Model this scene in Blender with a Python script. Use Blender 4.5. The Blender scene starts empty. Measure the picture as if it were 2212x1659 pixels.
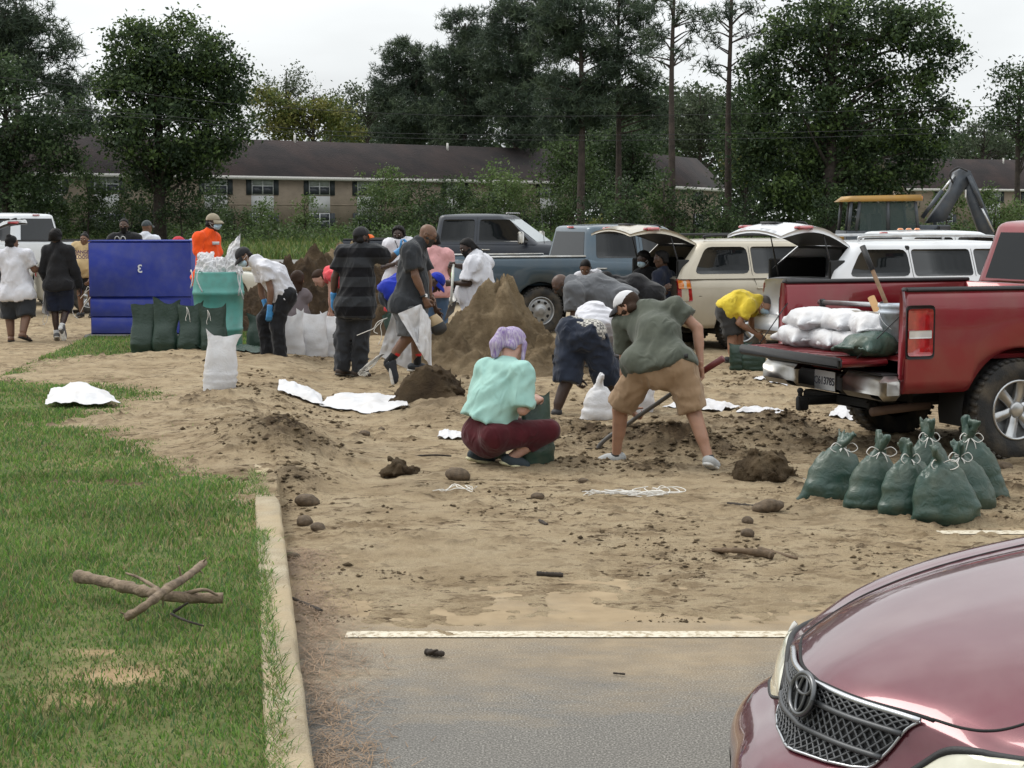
import bpy, bmesh, math, random
import numpy as np
from mathutils import Vector, Matrix
from mathutils.geometry import tessellate_polygon
PI = math.pi
random.seed(7); RNG = np.random.default_rng(11)
SC = bpy.context.scene
COL = SC.collection
# ------------------------------------------------------------------ camera
FPX = 3700.0; CW, CH = 2212.0, 1659.0; HORZ = 472.0; CAMH = 1.89
PITCH = math.atan((CH/2-HORZ)/FPX)
_cd = bpy.data.cameras.new('camera'); CAM = bpy.data.objects.new('camera', _cd); COL.objects.link(CAM)
_cd.sensor_width = 36.0; _cd.lens = 36.0*FPX/CW; _cd.clip_start = 0.05; _cd.clip_end = 3000
CAM.location = (0, 0, CAMH); CAM.rotation_euler = (PI/2-PITCH, 0, 0); SC.camera = CAM
# ------------------------------------------------------------------ overcast sky
WORLD = bpy.data.worlds.new('World'); SC.world = WORLD; WORLD.use_nodes = True
def build_world():
    nt = WORLD.node_tree; nt.nodes.clear(); N = nt.nodes.new; L = nt.links.new
    out = N('ShaderNodeOutputWorld'); bg = N('ShaderNodeBackground'); L(bg.outputs[0], out.inputs[0])
    sky = N('ShaderNodeTexSky'); sky.sky_type = 'NISHITA'; sky.sun_disc = False
    sky.sun_elevation = math.radians(52); sky.sun_rotation = math.radians(-62)
    sky.air_density = 1.5; sky.dust_density = 4.0
    hs = N('ShaderNodeHueSaturation'); hs.inputs['Saturation'].default_value = 0.25; L(sky.outputs[0], hs.inputs['Color'])
    m1 = N('ShaderNodeMix'); m1.data_type = 'RGBA'; m1.blend_type = 'MULTIPLY'; m1.inputs[0].default_value = 1
    L(hs.outputs[0], m1.inputs[6]); m1.inputs[7].default_value = (.10, .10, .10, 1)
    # cloud layer: brightness rises with altitude (overcast), broken by soft cloud noise
    tc = N('ShaderNodeTexCoord'); sp = N('ShaderNodeSeparateXYZ'); L(tc.outputs['Generated'], sp.inputs[0])
    ab = N('ShaderNodeMath'); ab.operation = 'MAXIMUM'; ab.inputs[1].default_value = 0; L(sp.outputs[2], ab.inputs[0])
    mr = N('ShaderNodeMapRange'); L(ab.outputs[0], mr.inputs[0]); mr.inputs[3].default_value = 0.92; mr.inputs[4].default_value = 1.75
    mp = N('ShaderNodeMapping'); mp.inputs['Scale'].default_value = (1.3, 1.3, 4.5); L(tc.outputs['Generated'], mp.inputs[0])
    nz = N('ShaderNodeTexNoise'); nz.inputs['Scale'].default_value = 2.2; nz.inputs['Detail'].default_value = 5; nz.inputs['Roughness'].default_value = .5
    L(mp.outputs[0], nz.inputs[0])
    nr = N('ShaderNodeMapRange'); L(nz.outputs[0], nr.inputs[0]); nr.inputs[1].default_value = .3; nr.inputs[2].default_value = .7
    nr.inputs[3].default_value = .80; nr.inputs[4].default_value = 1.14
    mm = N('ShaderNodeMath'); mm.operation = 'MULTIPLY'; L(mr.outputs[0], mm.inputs[0]); L(nr.outputs[0], mm.inputs[1])
    cm = N('ShaderNodeCombineColor')
    for i, k in enumerate((.965, 1.0, 1.015)):
        q = N('ShaderNodeMath'); q.operation = 'MULTIPLY'; q.inputs[1].default_value = k; L(mm.outputs[0], q.inputs[0]); L(q.outputs[0], cm.inputs[i])
    mx = N('ShaderNodeMix'); mx.data_type = 'RGBA'; mx.inputs[0].default_value = .88
    L(m1.outputs[2], mx.inputs[6]); L(cm.outputs[0], mx.inputs[7])
    L(mx.outputs[2], bg.inputs[0]); bg.inputs[1].default_value = 1.0
build_world()
_sd = bpy.data.lights.new('sun', 'SUN'); _sd.energy = 1.5; _sd.angle = math.radians(25); _sd.color = (1, .95, .88)
SUN = bpy.data.objects.new('sun', _sd); COL.objects.link(SUN)
_dir = Vector((-.55, .30, .78)).normalized()      # towards the sun: left, a little beyond the lot
SUN.rotation_euler = _dir.to_track_quat('Z', 'Y').to_euler(); SUN.location = (0, 0, 60)
SC.view_settings.view_transform = 'Standard'; SC.view_settings.look = 'None'
SC.view_settings.exposure = 0.12; SC.view_settings.gamma = 1.0; SC.view_settings.use_curve_mapping = False
SC.render.engine = 'CYCLES'
SC.cycles.max_bounces = 6; SC.cycles.transparent_max_bounces = 8
# ------------------------------------------------------------------ pixel <-> place
_cp, _sp = math.cos(PITCH), math.sin(PITCH)
def ray(px, py):
    a = (px-CW/2)/FPX; b = (CH/2-py)/FPX
    return np.array((a, _cp+b*_sp, -_sp+b*_cp))
def at(px, py, Y):                      # the point seen at (px,py) whose distance along the lot is Y
    r = ray(px, py); t = Y/r[1]
    return np.array((r[0]*t, Y, CAMH+r[2]*t))
def gnd(px, py, z=0.0):
    r = ray(px, py); t = (z-CAMH)/r[2]
    return np.array((r[0]*t, r[1]*t, z))
def proj(p):
    d = p[1]*_cp-(p[2]-CAMH)*_sp; v = p[1]*_sp+(p[2]-CAMH)*_cp
    return (CW/2+FPX*p[0]/d, CH/2-FPX*v/d)
# ------------------------------------------------------------------ objects
def tag(o, label=None, cat=None, group=None, kind=None):
    if label: o['label'] = label
    if cat: o['category'] = cat
    if group: o['group'] = group
    if kind: o['kind'] = kind
    return o
def empty(name, loc=(0, 0, 0), rz=0.0, label=None, cat=None, group=None):
    o = bpy.data.objects.new(name, None); COL.objects.link(o)
    o.location = tuple(float(v) for v in loc); o.rotation_euler = (0, 0, rz); o.empty_display_size = .1
    tag(o, label, cat, group); return o
def mesh_np(name, V, F, smooth=True):
    """V (n,3); F: array (m,3)/(m,4) or list of such arrays / python lists"""
    me = bpy.data.meshes.new(name); V = np.asarray(V, dtype=np.float32)
    if isinstance(F, np.ndarray): F = [F]
    idx = []; tot = []
    for f in F:
        if isinstance(f, np.ndarray) and f.ndim == 2:
            if len(f): idx.append(f.reshape(-1).astype(np.int32)); tot.append(np.full(len(f), f.shape[1], np.int32))
        else:
            idx.append(np.array(f, np.int32)); tot.append(np.array([len(f)], np.int32))
    if not idx: return me
    idx = np.concatenate(idx); tot = np.concatenate(tot); st = np.concatenate(([0], np.cumsum(tot)[:-1])).astype(np.int32)
    me.vertices.add(len(V)); me.vertices.foreach_set('co', V.reshape(-1))
    me.loops.add(len(idx)); me.loops.foreach_set('vertex_index', idx)
    me.polygons.add(len(tot)); me.polygons.foreach_set('loop_start', st); me.polygons.foreach_set('loop_total', tot)
    if smooth: me.polygons.foreach_set('use_smooth', np.ones(len(tot), bool))
    me.update(calc_edges=True); me.validate(); return me
def rootloc(o):
    while o.parent: o = o.parent
    return o
def mk(name, V, F, mat, parent=None, smooth=True, local=False, base=None, mats=None, midx=None):
    """one mesh object. parent given and local False: V are world coordinates, moved under the parent"""
    V = np.array(V, dtype=np.float64)
    if parent is not None and not local: V = V-np.array(rootloc(parent).location)
    if parent is None and base is not None: V = V-np.array(base, dtype=np.float64)
    me = mesh_np(name, V, F, smooth); o = bpy.data.objects.new(name, me); COL.objects.link(o)
    if mats:
        for m in mats: me.materials.append(m)
        if midx is not None: me.polygons.foreach_set('material_index', np.asarray(midx, np.int32))
    elif mat: me.materials.append(mat)
    if parent is not None: o.parent = parent
    elif base is not None: o.location = tuple(float(v) for v in base)
    return o
def dup(o, parent=None, name=None):
    c = o.copy(); COL.objects.link(c); c.parent = parent
    for ch in list(o.children): dup(ch, c)
    return c
class MB:                                # collects shapes into one mesh
    def __init__(s): s.V = []; s.F = []; s.n = 0
    def add(s, V, F):
        V = np.asarray(V, float).reshape(-1, 3); s.V.append(V)
        if isinstance(F, np.ndarray): F = [F]
        for f in F: s.F.append(f+s.n if isinstance(f, np.ndarray) else np.array([[i+s.n for i in f]]))
        s.n += len(V); return s
    def box(s, c, size, R=None, bev=0.0):
        if bev > 0:
            V, F = rbox(size, bev)
        else:
            V = np.array([[x, y, z] for x in (-.5, .5) for y in (-.5, .5) for z in (-.5, .5)])*np.array(size)
            F = [np.array([[0, 1, 3, 2], [4, 6, 7, 5], [0, 4, 5, 1], [2, 3, 7, 6], [0, 2, 6, 4], [1, 5, 7, 3]])]
        if R is not None: V = V@np.array(R).T
        return s.add(V+np.array(c), F)
    def tube(s, pts, r, n=8, cap=True):
        V, F = tube(pts, r, n, cap); return s.add(V, F)
    def out(s): return np.concatenate(s.V), s.F
    def build(s, name, mat, parent=None, **k): V, F = s.out(); return mk(name, V, F, mat, parent, **k)
def rbox(size, b):                       # chamfered box, 24 verts
    hx, hy, hz = np.array(size)/2; b = min(b, hx*.95, hy*.95, hz*.95)
    V = []; F = []
    for sx in (-1, 1):
        for sy in (-1, 1):
            for sz in (-1, 1):
                V += [(sx*hx, sy*(hy-b), sz*(hz-b)), (sx*(hx-b), sy*hy, sz*(hz-b)), (sx*(hx-b), sy*(hy-b), sz*hz)]
    i = lambda sx, sy, sz, k: ((sx*2+sy)*2+sz)*3+k
    for a in (0, 1):
        F.append([i(a, 0, 0, 0), i(a, 1, 0, 0), i(a, 1, 1, 0), i(a, 0, 1, 0)]); F.append([i(0, a, 0, 1), i(1, a, 0, 1), i(1, a, 1, 1), i(0, a, 1, 1)])
        F.append([i(0, 0, a, 2), i(1, 0, a, 2), i(1, 1, a, 2), i(0, 1, a, 2)])
    for a in (0, 1):
        for c in (0, 1):
            F.append([i(a, c, 0, 0), i(a, c, 1, 0), i(a, c, 1, 1), i(a, c, 0, 1)])
            F.append([i(a, 0, c, 0), i(a, 1, c, 0), i(a, 1, c, 2), i(a, 0, c, 2)])
            F.append([i(0, a, c, 1), i(1, a, c, 1), i(1, a, c, 2), i(0, a, c, 2)])
            for d in (0, 1): F.append([i(a, c, d, 0), i(a, c, d, 1), i(a, c, d, 2)])
    return np.array(V, float), F
def unit(v): v = np.array(v, float); return v/(np.linalg.norm(v)+1e-9)
def frame(d, up=(0, 0, 1)):
    d = np.array(d, float); d = d/(np.linalg.norm(d)+1e-9); u = np.array(up, float)
    if abs(d@u) > .97*np.linalg.norm(u): u = np.array((1., .2, 0))
    a = np.cross(d, u); a /= np.linalg.norm(a); b = np.cross(a, d)
    return a, b, d
def tube(pts, r, n=8, cap=True, squash=None):
    pts = np.array(pts, float); m = len(pts); r = np.broadcast_to(np.array(r, float), (m,))
    T = np.gradient(pts, axis=0); V = np.zeros((m, n, 3)); a, b, _ = frame(T[0])
    ang = np.arange(n)*2*PI/n
    for i in range(m):
        t = T[i]/(np.linalg.norm(T[i])+1e-9); a = a-(a@t)*t; a /= np.linalg.norm(a)+1e-9; b = np.cross(t, a)
        V[i] = pts[i]+r[i]*(np.cos(ang)[:, None]*a+np.sin(ang)[:, None]*b)
    F = gridfaces(m, n, wrapv=True); Fs = [F]
    if cap: Fs += [list(range(n))[::-1], [(m-1)*n+j for j in range(n)]]
    return V.reshape(-1, 3), Fs
def gridfaces(m, n, wrapv=False, wrapu=False):
    i = np.arange(m if wrapu else m-1); j = np.arange(n if wrapv else n-1); I, J = np.meshgrid(i, j, indexing='ij')
    I2 = (I+1) % m; J2 = (J+1) % n
    return np.stack([I*n+J, I*n+J2, I2*n+J2, I2*n+J], -1).reshape(-1, 4)
def lathe(prof, n=24, axis='z', c=(0, 0, 0)):
    prof = np.array(prof, float); a = np.arange(n)*2*PI/n; m = len(prof)
    V = np.zeros((m, n, 3)); V[..., 0] = prof[:, :1]*np.cos(a); V[..., 1] = prof[:, :1]*np.sin(a); V[..., 2] = prof[:, 1:2]
    V = V.reshape(-1, 3)
    if axis == 'y': V = V[:, [0, 2, 1]]*np.array((1, 1, -1))
    if axis == 'x': V = V[:, [2, 0, 1]]
    return V+np.array(c), [gridfaces(m, n, wrapv=True)]
def smooth_curve(pts, n=20):             # Catmull-Rom
    P = np.array(pts, float); P = np.vstack([2*P[0]-P[1], P, 2*P[-1]-P[-2]]); m = len(P)-3; out = []
    for i in range(m):
        for t in np.linspace(0, 1, max(2, n//m), endpoint=(i == m-1)):
            a, b, c, d = P[i:i+4]
            out.append(.5*((2*b)+(-a+c)*t+(2*a-5*b+4*c-d)*t*t+(-a+3*b-3*c+d)*t**3))
    return np.array(out)
def R3(rx=0, ry=0, rz=0): return np.array(Matrix.Rotation(rz, 3, 'Z')@Matrix.Rotation(ry, 3, 'Y')@Matrix.Rotation(rx, 3, 'X'))
# ------------------------------------------------------------------ noise
def vnoise(P, seed=0):
    P = np.asarray(P, float); I = np.floor(P).astype(np.int64); f = P-I; f = f*f*(3-2*f)
    def h(x, y, z):
        n = (x*374761393+y*668265263+z*1274126177+seed*974634721) & 0xffffffff
        n = ((n ^ (n >> 13))*1274126177) & 0xffffffff; n = (n ^ (n >> 16)) & 0xffff
        return n/32767.5-1
    x, y, z = I[..., 0], I[..., 1], I[..., 2]; u, v, w = f[..., 0], f[..., 1], f[..., 2]
    a = h(x, y, z)*(1-u)+h(x+1, y, z)*u; b = h(x, y+1, z)*(1-u)+h(x+1, y+1, z)*u
    c = h(x, y, z+1)*(1-u)+h(x+1, y, z+1)*u; d = h(x, y+1, z+1)*(1-u)+h(x+1, y+1, z+1)*u
    return (a*(1-v)+b*v)*(1-w)+(c*(1-v)+d*v)*w
def fbm(P, oct=4, seed=0, rough=.5, ridged=False):
    s = 0; a = 1.0; t = 0; P = np.asarray(P, float)
    for o in range(oct):
        n = vnoise(P*2**o+o*17.3, seed+o)
        if ridged: n = 1-2*np.abs(n)
        s = s+a*n; t += a; a *= rough
    return s/t
def n2(x, y, f, oct=4, seed=0, ridged=False, rough=.5):
    P = np.stack([x*f, y*f, np.full_like(x, seed*3.7)], -1); return fbm(P, oct, seed, rough, ridged)
def sstep(a, b, x): t = np.clip((x-a)/(b-a), 0, 1); return t*t*(3-2*t)
# ------------------------------------------------------------------ implicit surfaces -> one continuous mesh
class SDF:
    def __init__(s): s.pr = []
    def cone(s, a, b, ra, rb=None, k=.03, cuts=(), flat=None, op='add'):
        s.pr.append(('c', np.array(a, float), np.array(b, float), ra, ra if rb is None else rb, k, cuts, flat, op)); return s
    def ell(s, c, r, R=None, k=.02, cuts=(), op='add'):
        s.pr.append(('e', np.array(c, float), np.array(r, float)*np.ones(3), None if R is None else np.array(R, float), 0, k, cuts, None, op)); return s
    def box(s, c, hs, R=None, rad=.01, k=.02, cuts=(), op='add'):
        s.pr.append(('b', np.array(c, float), np.array(hs, float), None if R is None else np.array(R, float), rad, k, cuts, None, op)); return s
    def bounds(s):
        lo = np.full(3, 1e9); hi = -lo
        for p in s.pr:
            if p[8] != 'add': continue
            l, h = s.pb(p); lo = np.minimum(lo, l); hi = np.maximum(hi, h)
        return lo, hi
    def pb(s, p):
        if p[0] == 'c':
            r = max(p[3], p[4])*(max(1, p[7][1]) if p[7] else 1); return np.minimum(p[1], p[2])-r, np.maximum(p[1], p[2])+r
        r = np.linalg.norm(p[2]) if p[3] is not None else p[2]
        return p[1]-r, p[1]+r
    def ev(s, p, X):
        if p[0] == 'c':
            _, a, b, ra, rb, k, cuts, flat, op = p
            Q = X-a; ba = b-a
            if flat is not None:
                ax = np.array(flat[0], float); ax = ax/np.linalg.norm(ax); f = 1/flat[1]-1
                Q = Q+(Q@ax)[..., None]*f*ax; ba = ba+(ba@ax)*f*ax
            t = np.clip((Q@ba)/(ba@ba+1e-12), 0, 1); d = np.linalg.norm(Q-t[..., None]*ba, axis=-1)-(ra+(rb-ra)*t)
            if flat is not None: d = d*min(1, .5+.5*flat[1])
        elif p[0] == 'e':
            _, c, r, R, _, k, cuts, _, op = p
            Q = X-c
            if R is not None: Q = Q@R.T
            k0 = np.linalg.norm(Q/r, axis=-1); k1 = np.linalg.norm(Q/(r*r), axis=-1)+1e-9; d = k0*(k0-1)/k1
        else:
            _, c, hs, R, rad, k, cuts, _, op = p
            Q = X-c
            if R is not None: Q = Q@R.T
            q = np.abs(Q)-(hs-rad); d = np.linalg.norm(np.maximum(q, 0), axis=-1)+np.minimum(q.max(-1), 0)-rad
        for (cp, cn) in cuts:
            cn = np.array(cn, float); cn /= np.linalg.norm(cn); d = np.maximum(d, (X-np.array(cp))@cn)
        return d
    def mesh(s, h, noise=None, pad=.03, post=None):
        lo, hi = s.bounds(); lo = lo-pad-h; hi = hi+pad+h
        n = np.ceil((hi-lo)/h).astype(int)+1; ax = [lo[i]+h*np.arange(n[i]) for i in range(3)]
        D = np.full(n, .25)
        for p in s.pr:
            l, hh = s.pb(p); m = p[5]+2.5*h+.01
            i0 = np.clip(np.floor((l-m-lo)/h).astype(int), 0, n-1); i1 = np.clip(np.ceil((hh+m-lo)/h).astype(int)+1, 1, n)
            if (i1 <= i0).any(): continue
            X = np.stack(np.meshgrid(*[ax[i][i0[i]:i1[i]] for i in range(3)], indexing='ij'), -1)
            d = s.ev(p, X); sl = tuple(slice(i0[i], i1[i]) for i in range(3)); o = D[sl]; k = max(p[5], 1e-5)
            if p[8] == 'add':
                g = np.clip(.5+.5*(o-d)/k, 0, 1); D[sl] = o*(1-g)+d*g-k*g*(1-g)
            else:
                d = -d; g = np.clip(.5-.5*(o-d)/k, 0, 1); D[sl] = o*(1-g)+d*g+k*g*(1-g)
        if noise is not None or post is not None:
            act = np.abs(D) < 3*h+.06; X = np.stack(np.meshgrid(*ax, indexing='ij'), -1)[act]
            if noise is not None: D[act] += noise(X)
            if post is not None: D[act] = np.maximum(D[act], post(X))
        return surface_nets(D, lo, h)
_CO = np.array([(i, j, k) for i in (0, 1) for j in (0, 1) for k in (0, 1)])
_ED = [(a, b) for a in range(8) for b in range(a+1, 8) if np.abs(_CO[a]-_CO[b]).sum() == 1]
def surface_nets(D, lo, h):
    ins = D < 0; nx, ny, nz = D.shape
    cnt = np.zeros((nx-1, ny-1, nz-1), np.int8)
    for (i, j, k) in _CO: cnt += ins[i:nx-1+i, j:ny-1+j, k:nz-1+k]
    act = (cnt > 0) & (cnt < 8); C = np.argwhere(act)
    if not len(C): return np.zeros((0, 3)), np.zeros((0, 4), int)
    vid = np.full(act.shape, -1, np.int64); vid[act] = np.arange(len(C))
    val = np.stack([D[C[:, 0]+i, C[:, 1]+j, C[:, 2]+k] for (i, j, k) in _CO], 1)
    acc = np.zeros((len(C), 3)); w = np.zeros(len(C))
    for a, b in _ED:
        va, vb = val[:, a], val[:, b]; m = (va < 0) != (vb < 0)
        if not m.any(): continue
        t = va[m]/(va[m]-vb[m]); acc[m] += _CO[a]+t[:, None]*(_CO[b]-_CO[a]); w[m] += 1
    V = lo+h*(C+acc/w[:, None]); F = []
    for ax in range(3):
        s0 = [slice(1, -1)]*3; s0[ax] = slice(0, -1); s1 = list(s0); s1[ax] = slice(1, None)
        A = ins[tuple(s0)]; B = ins[tuple(s1)]; E = np.argwhere(A != B)
        if not len(E): continue
        up = A[tuple(E.T)]; off = np.ones(3, int); off[ax] = 0; E = E+off
        u, v = [(1, 2), (2, 0), (0, 1)][ax]; eu = np.zeros(3, int); eu[u] = 1; ev = np.zeros(3, int); ev[v] = 1
        q = [vid[tuple((E-d).T)] for d in (eu+ev, ev, 0*eu, eu)]
        q = np.stack(q, 1); q[~up] = q[~up][:, ::-1]; F.append(q)
    F = np.concatenate(F); return V, F[(F >= 0).all(1)]
# ------------------------------------------------------------------ materials
_MC = {}
def _nt(name):
    m = bpy.data.materials.new(name); m.use_nodes = True; nt = m.node_tree
    return m, nt, nt.nodes['Principled BSDF']
def c4(c): return (c[0], c[1], c[2], 1)
def mat(name, col, rough=.7, metal=0.0, var=.12, scale=8.0, bump=0.0, bscale=60.0, coat=0.0, spec=.5, sheen=0.0, sss=0.0, trans=0.0, col2=None, detail=4, stretch=None, coords='Object', bdist=.01, dirt=None):
    """principled surface whose colour drifts with noise; optional fine relief, clear coat and dust"""
    if name in _MC: return _MC[name]
    if name[:4] in ('hair', 'bear'): spec = .12
    m, nt, p = _nt(name); N = nt.nodes.new; L = nt.links.new
    tc = N('ShaderNodeTexCoord'); src = tc.outputs[coords]
    if stretch:
        mp = N('ShaderNodeMapping'); mp.inputs['Scale'].default_value = stretch; L(src, mp.inputs[0]); src = mp.outputs[0]
    nz = N('ShaderNodeTexNoise'); nz.inputs['Scale'].default_value = scale; nz.inputs['Detail'].default_value = detail; L(src, nz.inputs[0])
    cr = N('ShaderNodeValToRGB'); L(nz.outputs[0], cr.inputs[0])
    a = col2 if col2 else tuple(max(0, v*(1-var)) for v in col); b = col if col2 else tuple(v*(1+var) for v in col)
    cr.color_ramp.elements[0].position = .32; cr.color_ramp.elements[0].color = c4(a)
    cr.color_ramp.elements[1].position = .68; cr.color_ramp.elements[1].color = c4(b)
    cout = cr.outputs[0]
    if dirt:                              # (colour, amount, scale)
        dn = N('ShaderNodeTexNoise'); dn.inputs['Scale'].default_value = dirt[2]; dn.inputs['Detail'].default_value = 6; L(tc.outputs[coords], dn.inputs[0])
        dr = N('ShaderNodeMapRange'); L(dn.outputs[0], dr.inputs[0]); dr.inputs[1].default_value = .42; dr.inputs[2].default_value = .72; dr.inputs[3].default_value = 0; dr.inputs[4].default_value = dirt[1]
        mx = N('ShaderNodeMix'); mx.data_type = 'RGBA'; L(dr.outputs[0], mx.inputs[0]); L(cout, mx.inputs[6]); mx.inputs[7].default_value = c4(dirt[0]); cout = mx.outputs[2]
    L(cout, p.inputs['Base Color'])
    p.inputs['Roughness'].default_value = rough; p.inputs['Metallic'].default_value = metal
    p.inputs['Coat Weight'].default_value = coat; p.inputs['Coat Roughness'].default_value = .04
    p.inputs['Specular IOR Level'].default_value = spec; p.inputs['Sheen Weight'].default_value = sheen
    if sss: p.inputs['Subsurface Weight'].default_value = sss; p.inputs['Subsurface Radius'].default_value = (.02, .008, .004); p.inputs['Subsurface Scale'].default_value = .5
    if trans: p.inputs['Transmission Weight'].default_value = trans
    if bump:
        bn = N('ShaderNodeTexNoise'); bn.inputs['Scale'].default_value = bscale; bn.inputs['Detail'].default_value = 5; L(src, bn.inputs[0])
        bp = N('ShaderNodeBump'); bp.inputs['Strength'].default_value = bump; bp.inputs['Distance'].default_value = bdist; L(bn.outputs[0], bp.inputs['Height']); L(bp.outputs[0], p.inputs['Normal'])
    _MC[name] = m; return m
def glass(name, col=(.02, .025, .03), rough=.03, alpha=1.0):
    if name in _MC: return _MC[name]
    m, nt, p = _nt(name)
    p.inputs['Base Color'].default_value = c4(col); p.inputs['Roughness'].default_value = rough; p.inputs['IOR'].default_value = 1.5
    p.inputs['Specular IOR Level'].default_value = .28; p.inputs['Alpha'].default_value = alpha
    _MC[name] = m; return m
def text_mesh(name, body, size, M, mat_, parent, ext=.001, bold=False):
    """writing as flat mesh, placed by 4x4 matrix M in the parent's frame"""
    cu = bpy.data.curves.new(name, 'FONT'); cu.body = body; cu.size = size; cu.align_x = 'CENTER'; cu.align_y = 'CENTER'; cu.extrude = ext
    if bold: cu.offset = size*.02
    t = bpy.data.objects.new('tmp', cu); COL.objects.link(t); dg = bpy.context.evaluated_depsgraph_get()
    me = bpy.data.meshes.new_from_object(t.evaluated_get(dg)); bpy.data.objects.remove(t); bpy.data.curves.remove(cu)
    me.transform(M); me.name = name; me.materials.clear(); me.materials.append(mat_)
    o = bpy.data.objects.new(name, me); COL.objects.link(o); o.parent = parent; return o
# ================================================================== ground
SC.cycles.use_denoising = True
def attr(o, name, vals):
    a = o.data.attributes.new(name, 'FLOAT', 'POINT'); a.data.foreach_set('value', np.asarray(vals, np.float32))
def ground_mat(name, kind):
    if name in _MC: return _MC[name]
    m, nt, p = _nt(name); N = nt.nodes.new; L = nt.links.new
    geo = N('ShaderNodeNewGeometry'); P = geo.outputs['Position']
    def noise(sc, det=6, rough=.6, src=P, stretch=None):
        if stretch:
            mp = N('ShaderNodeMapping'); mp.inputs['Scale'].default_value = stretch; L(src, mp.inputs[0]); src = mp.outputs[0]
        n = N('ShaderNodeTexNoise'); n.inputs['Scale'].default_value = sc; n.inputs['Detail'].default_value = det; n.inputs['Roughness'].default_value = rough; L(src, n.inputs[0]); return n.outputs[0]
    def ramp(f, *st):
        r = N('ShaderNodeValToRGB'); e = r.color_ramp.elements
        while len(e) < len(st): e.new(.5)
        for i, (q, c) in enumerate(st): e[i].position = q; e[i].color = c4(c)
        L(f, r.inputs[0]); return r.outputs[0]
    def mix(f, a, b, mode='MIX'):
        x = N('ShaderNodeMix'); x.data_type = 'RGBA'; x.blend_type = mode
        for sck, v in ((0, f), (6, a), (7, b)):
            if hasattr(v, 'links'): L(v, x.inputs[sck])
            elif isinstance(v, tuple): x.inputs[sck].default_value = c4(v)
            else: x.inputs[sck].default_value = v
        return x.outputs[2]
    def mapr(f, a, b, c=0, d=1):
        r = N('ShaderNodeMapRange'); L(f, r.inputs[0])
        for i, v in enumerate((a, b, c, d)): r.inputs[i+1].default_value = v
        return r.outputs[0]
    def att(n):
        a = N('ShaderNodeAttribute'); a.attribute_name = n; return a.outputs['Fac']
    def bump(h, st, dist):
        b = N('ShaderNodeBump'); b.inputs['Strength'].default_value = st; b.inputs['Distance'].default_value = dist; L(h, b.inputs['Height']); L(b.outputs[0], p.inputs['Normal'])
    p.inputs['Roughness'].default_value = .95; p.inputs['Specular IOR Level'].default_value = .2
    if kind == 'sand':
        base = ramp(noise(2.2, 8), (.3, (.395, .30, .185)), (.5, (.475, .372, .24)), (.72, (.53, .43, .29)))
        grain = ramp(noise(150, 3), (.35, (.72, .70, .66)), (.65, (1.1, 1.1, 1.1)))
        base = mix(.8, base, grain, 'MULTIPLY')
        pm = mapr(noise(.9, 5, .6, stretch=(.7, 1, 1)), .34, .54, .1, 1)
        def mul(a, b):
            q = N('ShaderNodeMath'); q.operation = 'MULTIPLY'; L(a, q.inputs[0]); L(b, q.inputs[1]); return q.outputs[0]
        base = mix(mul(pm, mapr(noise(5, 9, .75, stretch=(.6, 1, 1)), .50, .58, 0, .75)), base, (.22, .155, .088))
        base = mix(mul(pm, mapr(noise(13, 8, .75, stretch=(.6, 1, 1)), .545, .60, 0, .95)), base, (.10, .066, .036))
        base = mix(att('dark'), base, ramp(noise(14, 6), (.3, (.052, .034, .019)), (.7, (.115, .078, .044))))
        L(base, p.inputs['Base Color']); bump(noise(30, 9, .72), 1.0, .05)
    elif kind == 'pile':
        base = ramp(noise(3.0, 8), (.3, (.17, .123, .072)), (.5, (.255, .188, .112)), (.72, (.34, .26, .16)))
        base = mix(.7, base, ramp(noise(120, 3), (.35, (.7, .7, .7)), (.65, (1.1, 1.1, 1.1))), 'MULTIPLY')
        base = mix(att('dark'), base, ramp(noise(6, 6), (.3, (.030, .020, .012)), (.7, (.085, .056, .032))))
        L(base, p.inputs['Base Color']); bump(noise(18, 9, .75), 1.0, .07)
    elif kind == 'asphalt':
        agg = ramp(noise(120, 4, .7), (.36, (.058, .055, .050)), (.52, (.155, .148, .135)), (.66, (.42, .40, .36)))
        agg = mix(mapr(noise(1.1, 5), .4, .65, 0, .45), agg, (.115, .113, .11))
        sp_ = N('ShaderNodeSeparateXYZ'); L(P, sp_.inputs[0])
        dust = N('ShaderNodeMath'); dust.operation = 'ADD'; L(mapr(sp_.outputs[1], 5.6, 8.8, -.36, .45), dust.inputs[0]); L(noise(1.5, 9, .72, stretch=(.6, 1.3, 1)), dust.inputs[1])
        sand = ramp(noise(5, 8), (.3, (.25, .185, .11)), (.7, (.36, .275, .17)))
        c = mix(mapr(dust.outputs[0], .33, .82, .04, .95), agg, sand)
        far = mix(mapr(noise(.35, 6, .6), .35, .62), (.235, .215, .18), (.38, .30, .19))
        c = mix(mapr(sp_.outputs[1], 24, 40, 0, .85), c, far)
        L(c, p.inputs['Base Color']); bump(noise(120, 4, .7), .15, .005)
    elif kind == 'soil':
        c = ramp(noise(6, 7), (.3, (.085, .105, .036)), (.55, (.13, .145, .052)), (.75, (.24, .20, .11)))
        c = mix(att('bare'), c, ramp(noise(9, 7), (.3, (.27, .185, .10)), (.7, (.40, .295, .17))))
        L(c, p.inputs['Base Color']); bump(noise(45, 6), .8, .02)
    elif kind == 'field':
        c = ramp(noise(.16, 7, .6, stretch=(.5, 1, 1)), (.3, (.055, .085, .022)), (.5, (.10, .13, .035)), (.7, (.17, .165, .06)))
        c = mix(.7, c, ramp(noise(3.0, 5), (.3, (.5, .5, .5)), (.7, (1.15, 1.15, 1.15))), 'MULTIPLY')
        L(c, p.inputs['Base Color']); bump(noise(5, 6), 1, .3)
    elif kind == 'road':
        c = ramp(noise(1.2, 6), (.3, (.17, .168, .16)), (.7, (.24, .235, .225))); L(c, p.inputs['Base Color']); bump(noise(60, 4), .4, .01)
    elif kind == 'concrete':
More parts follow.
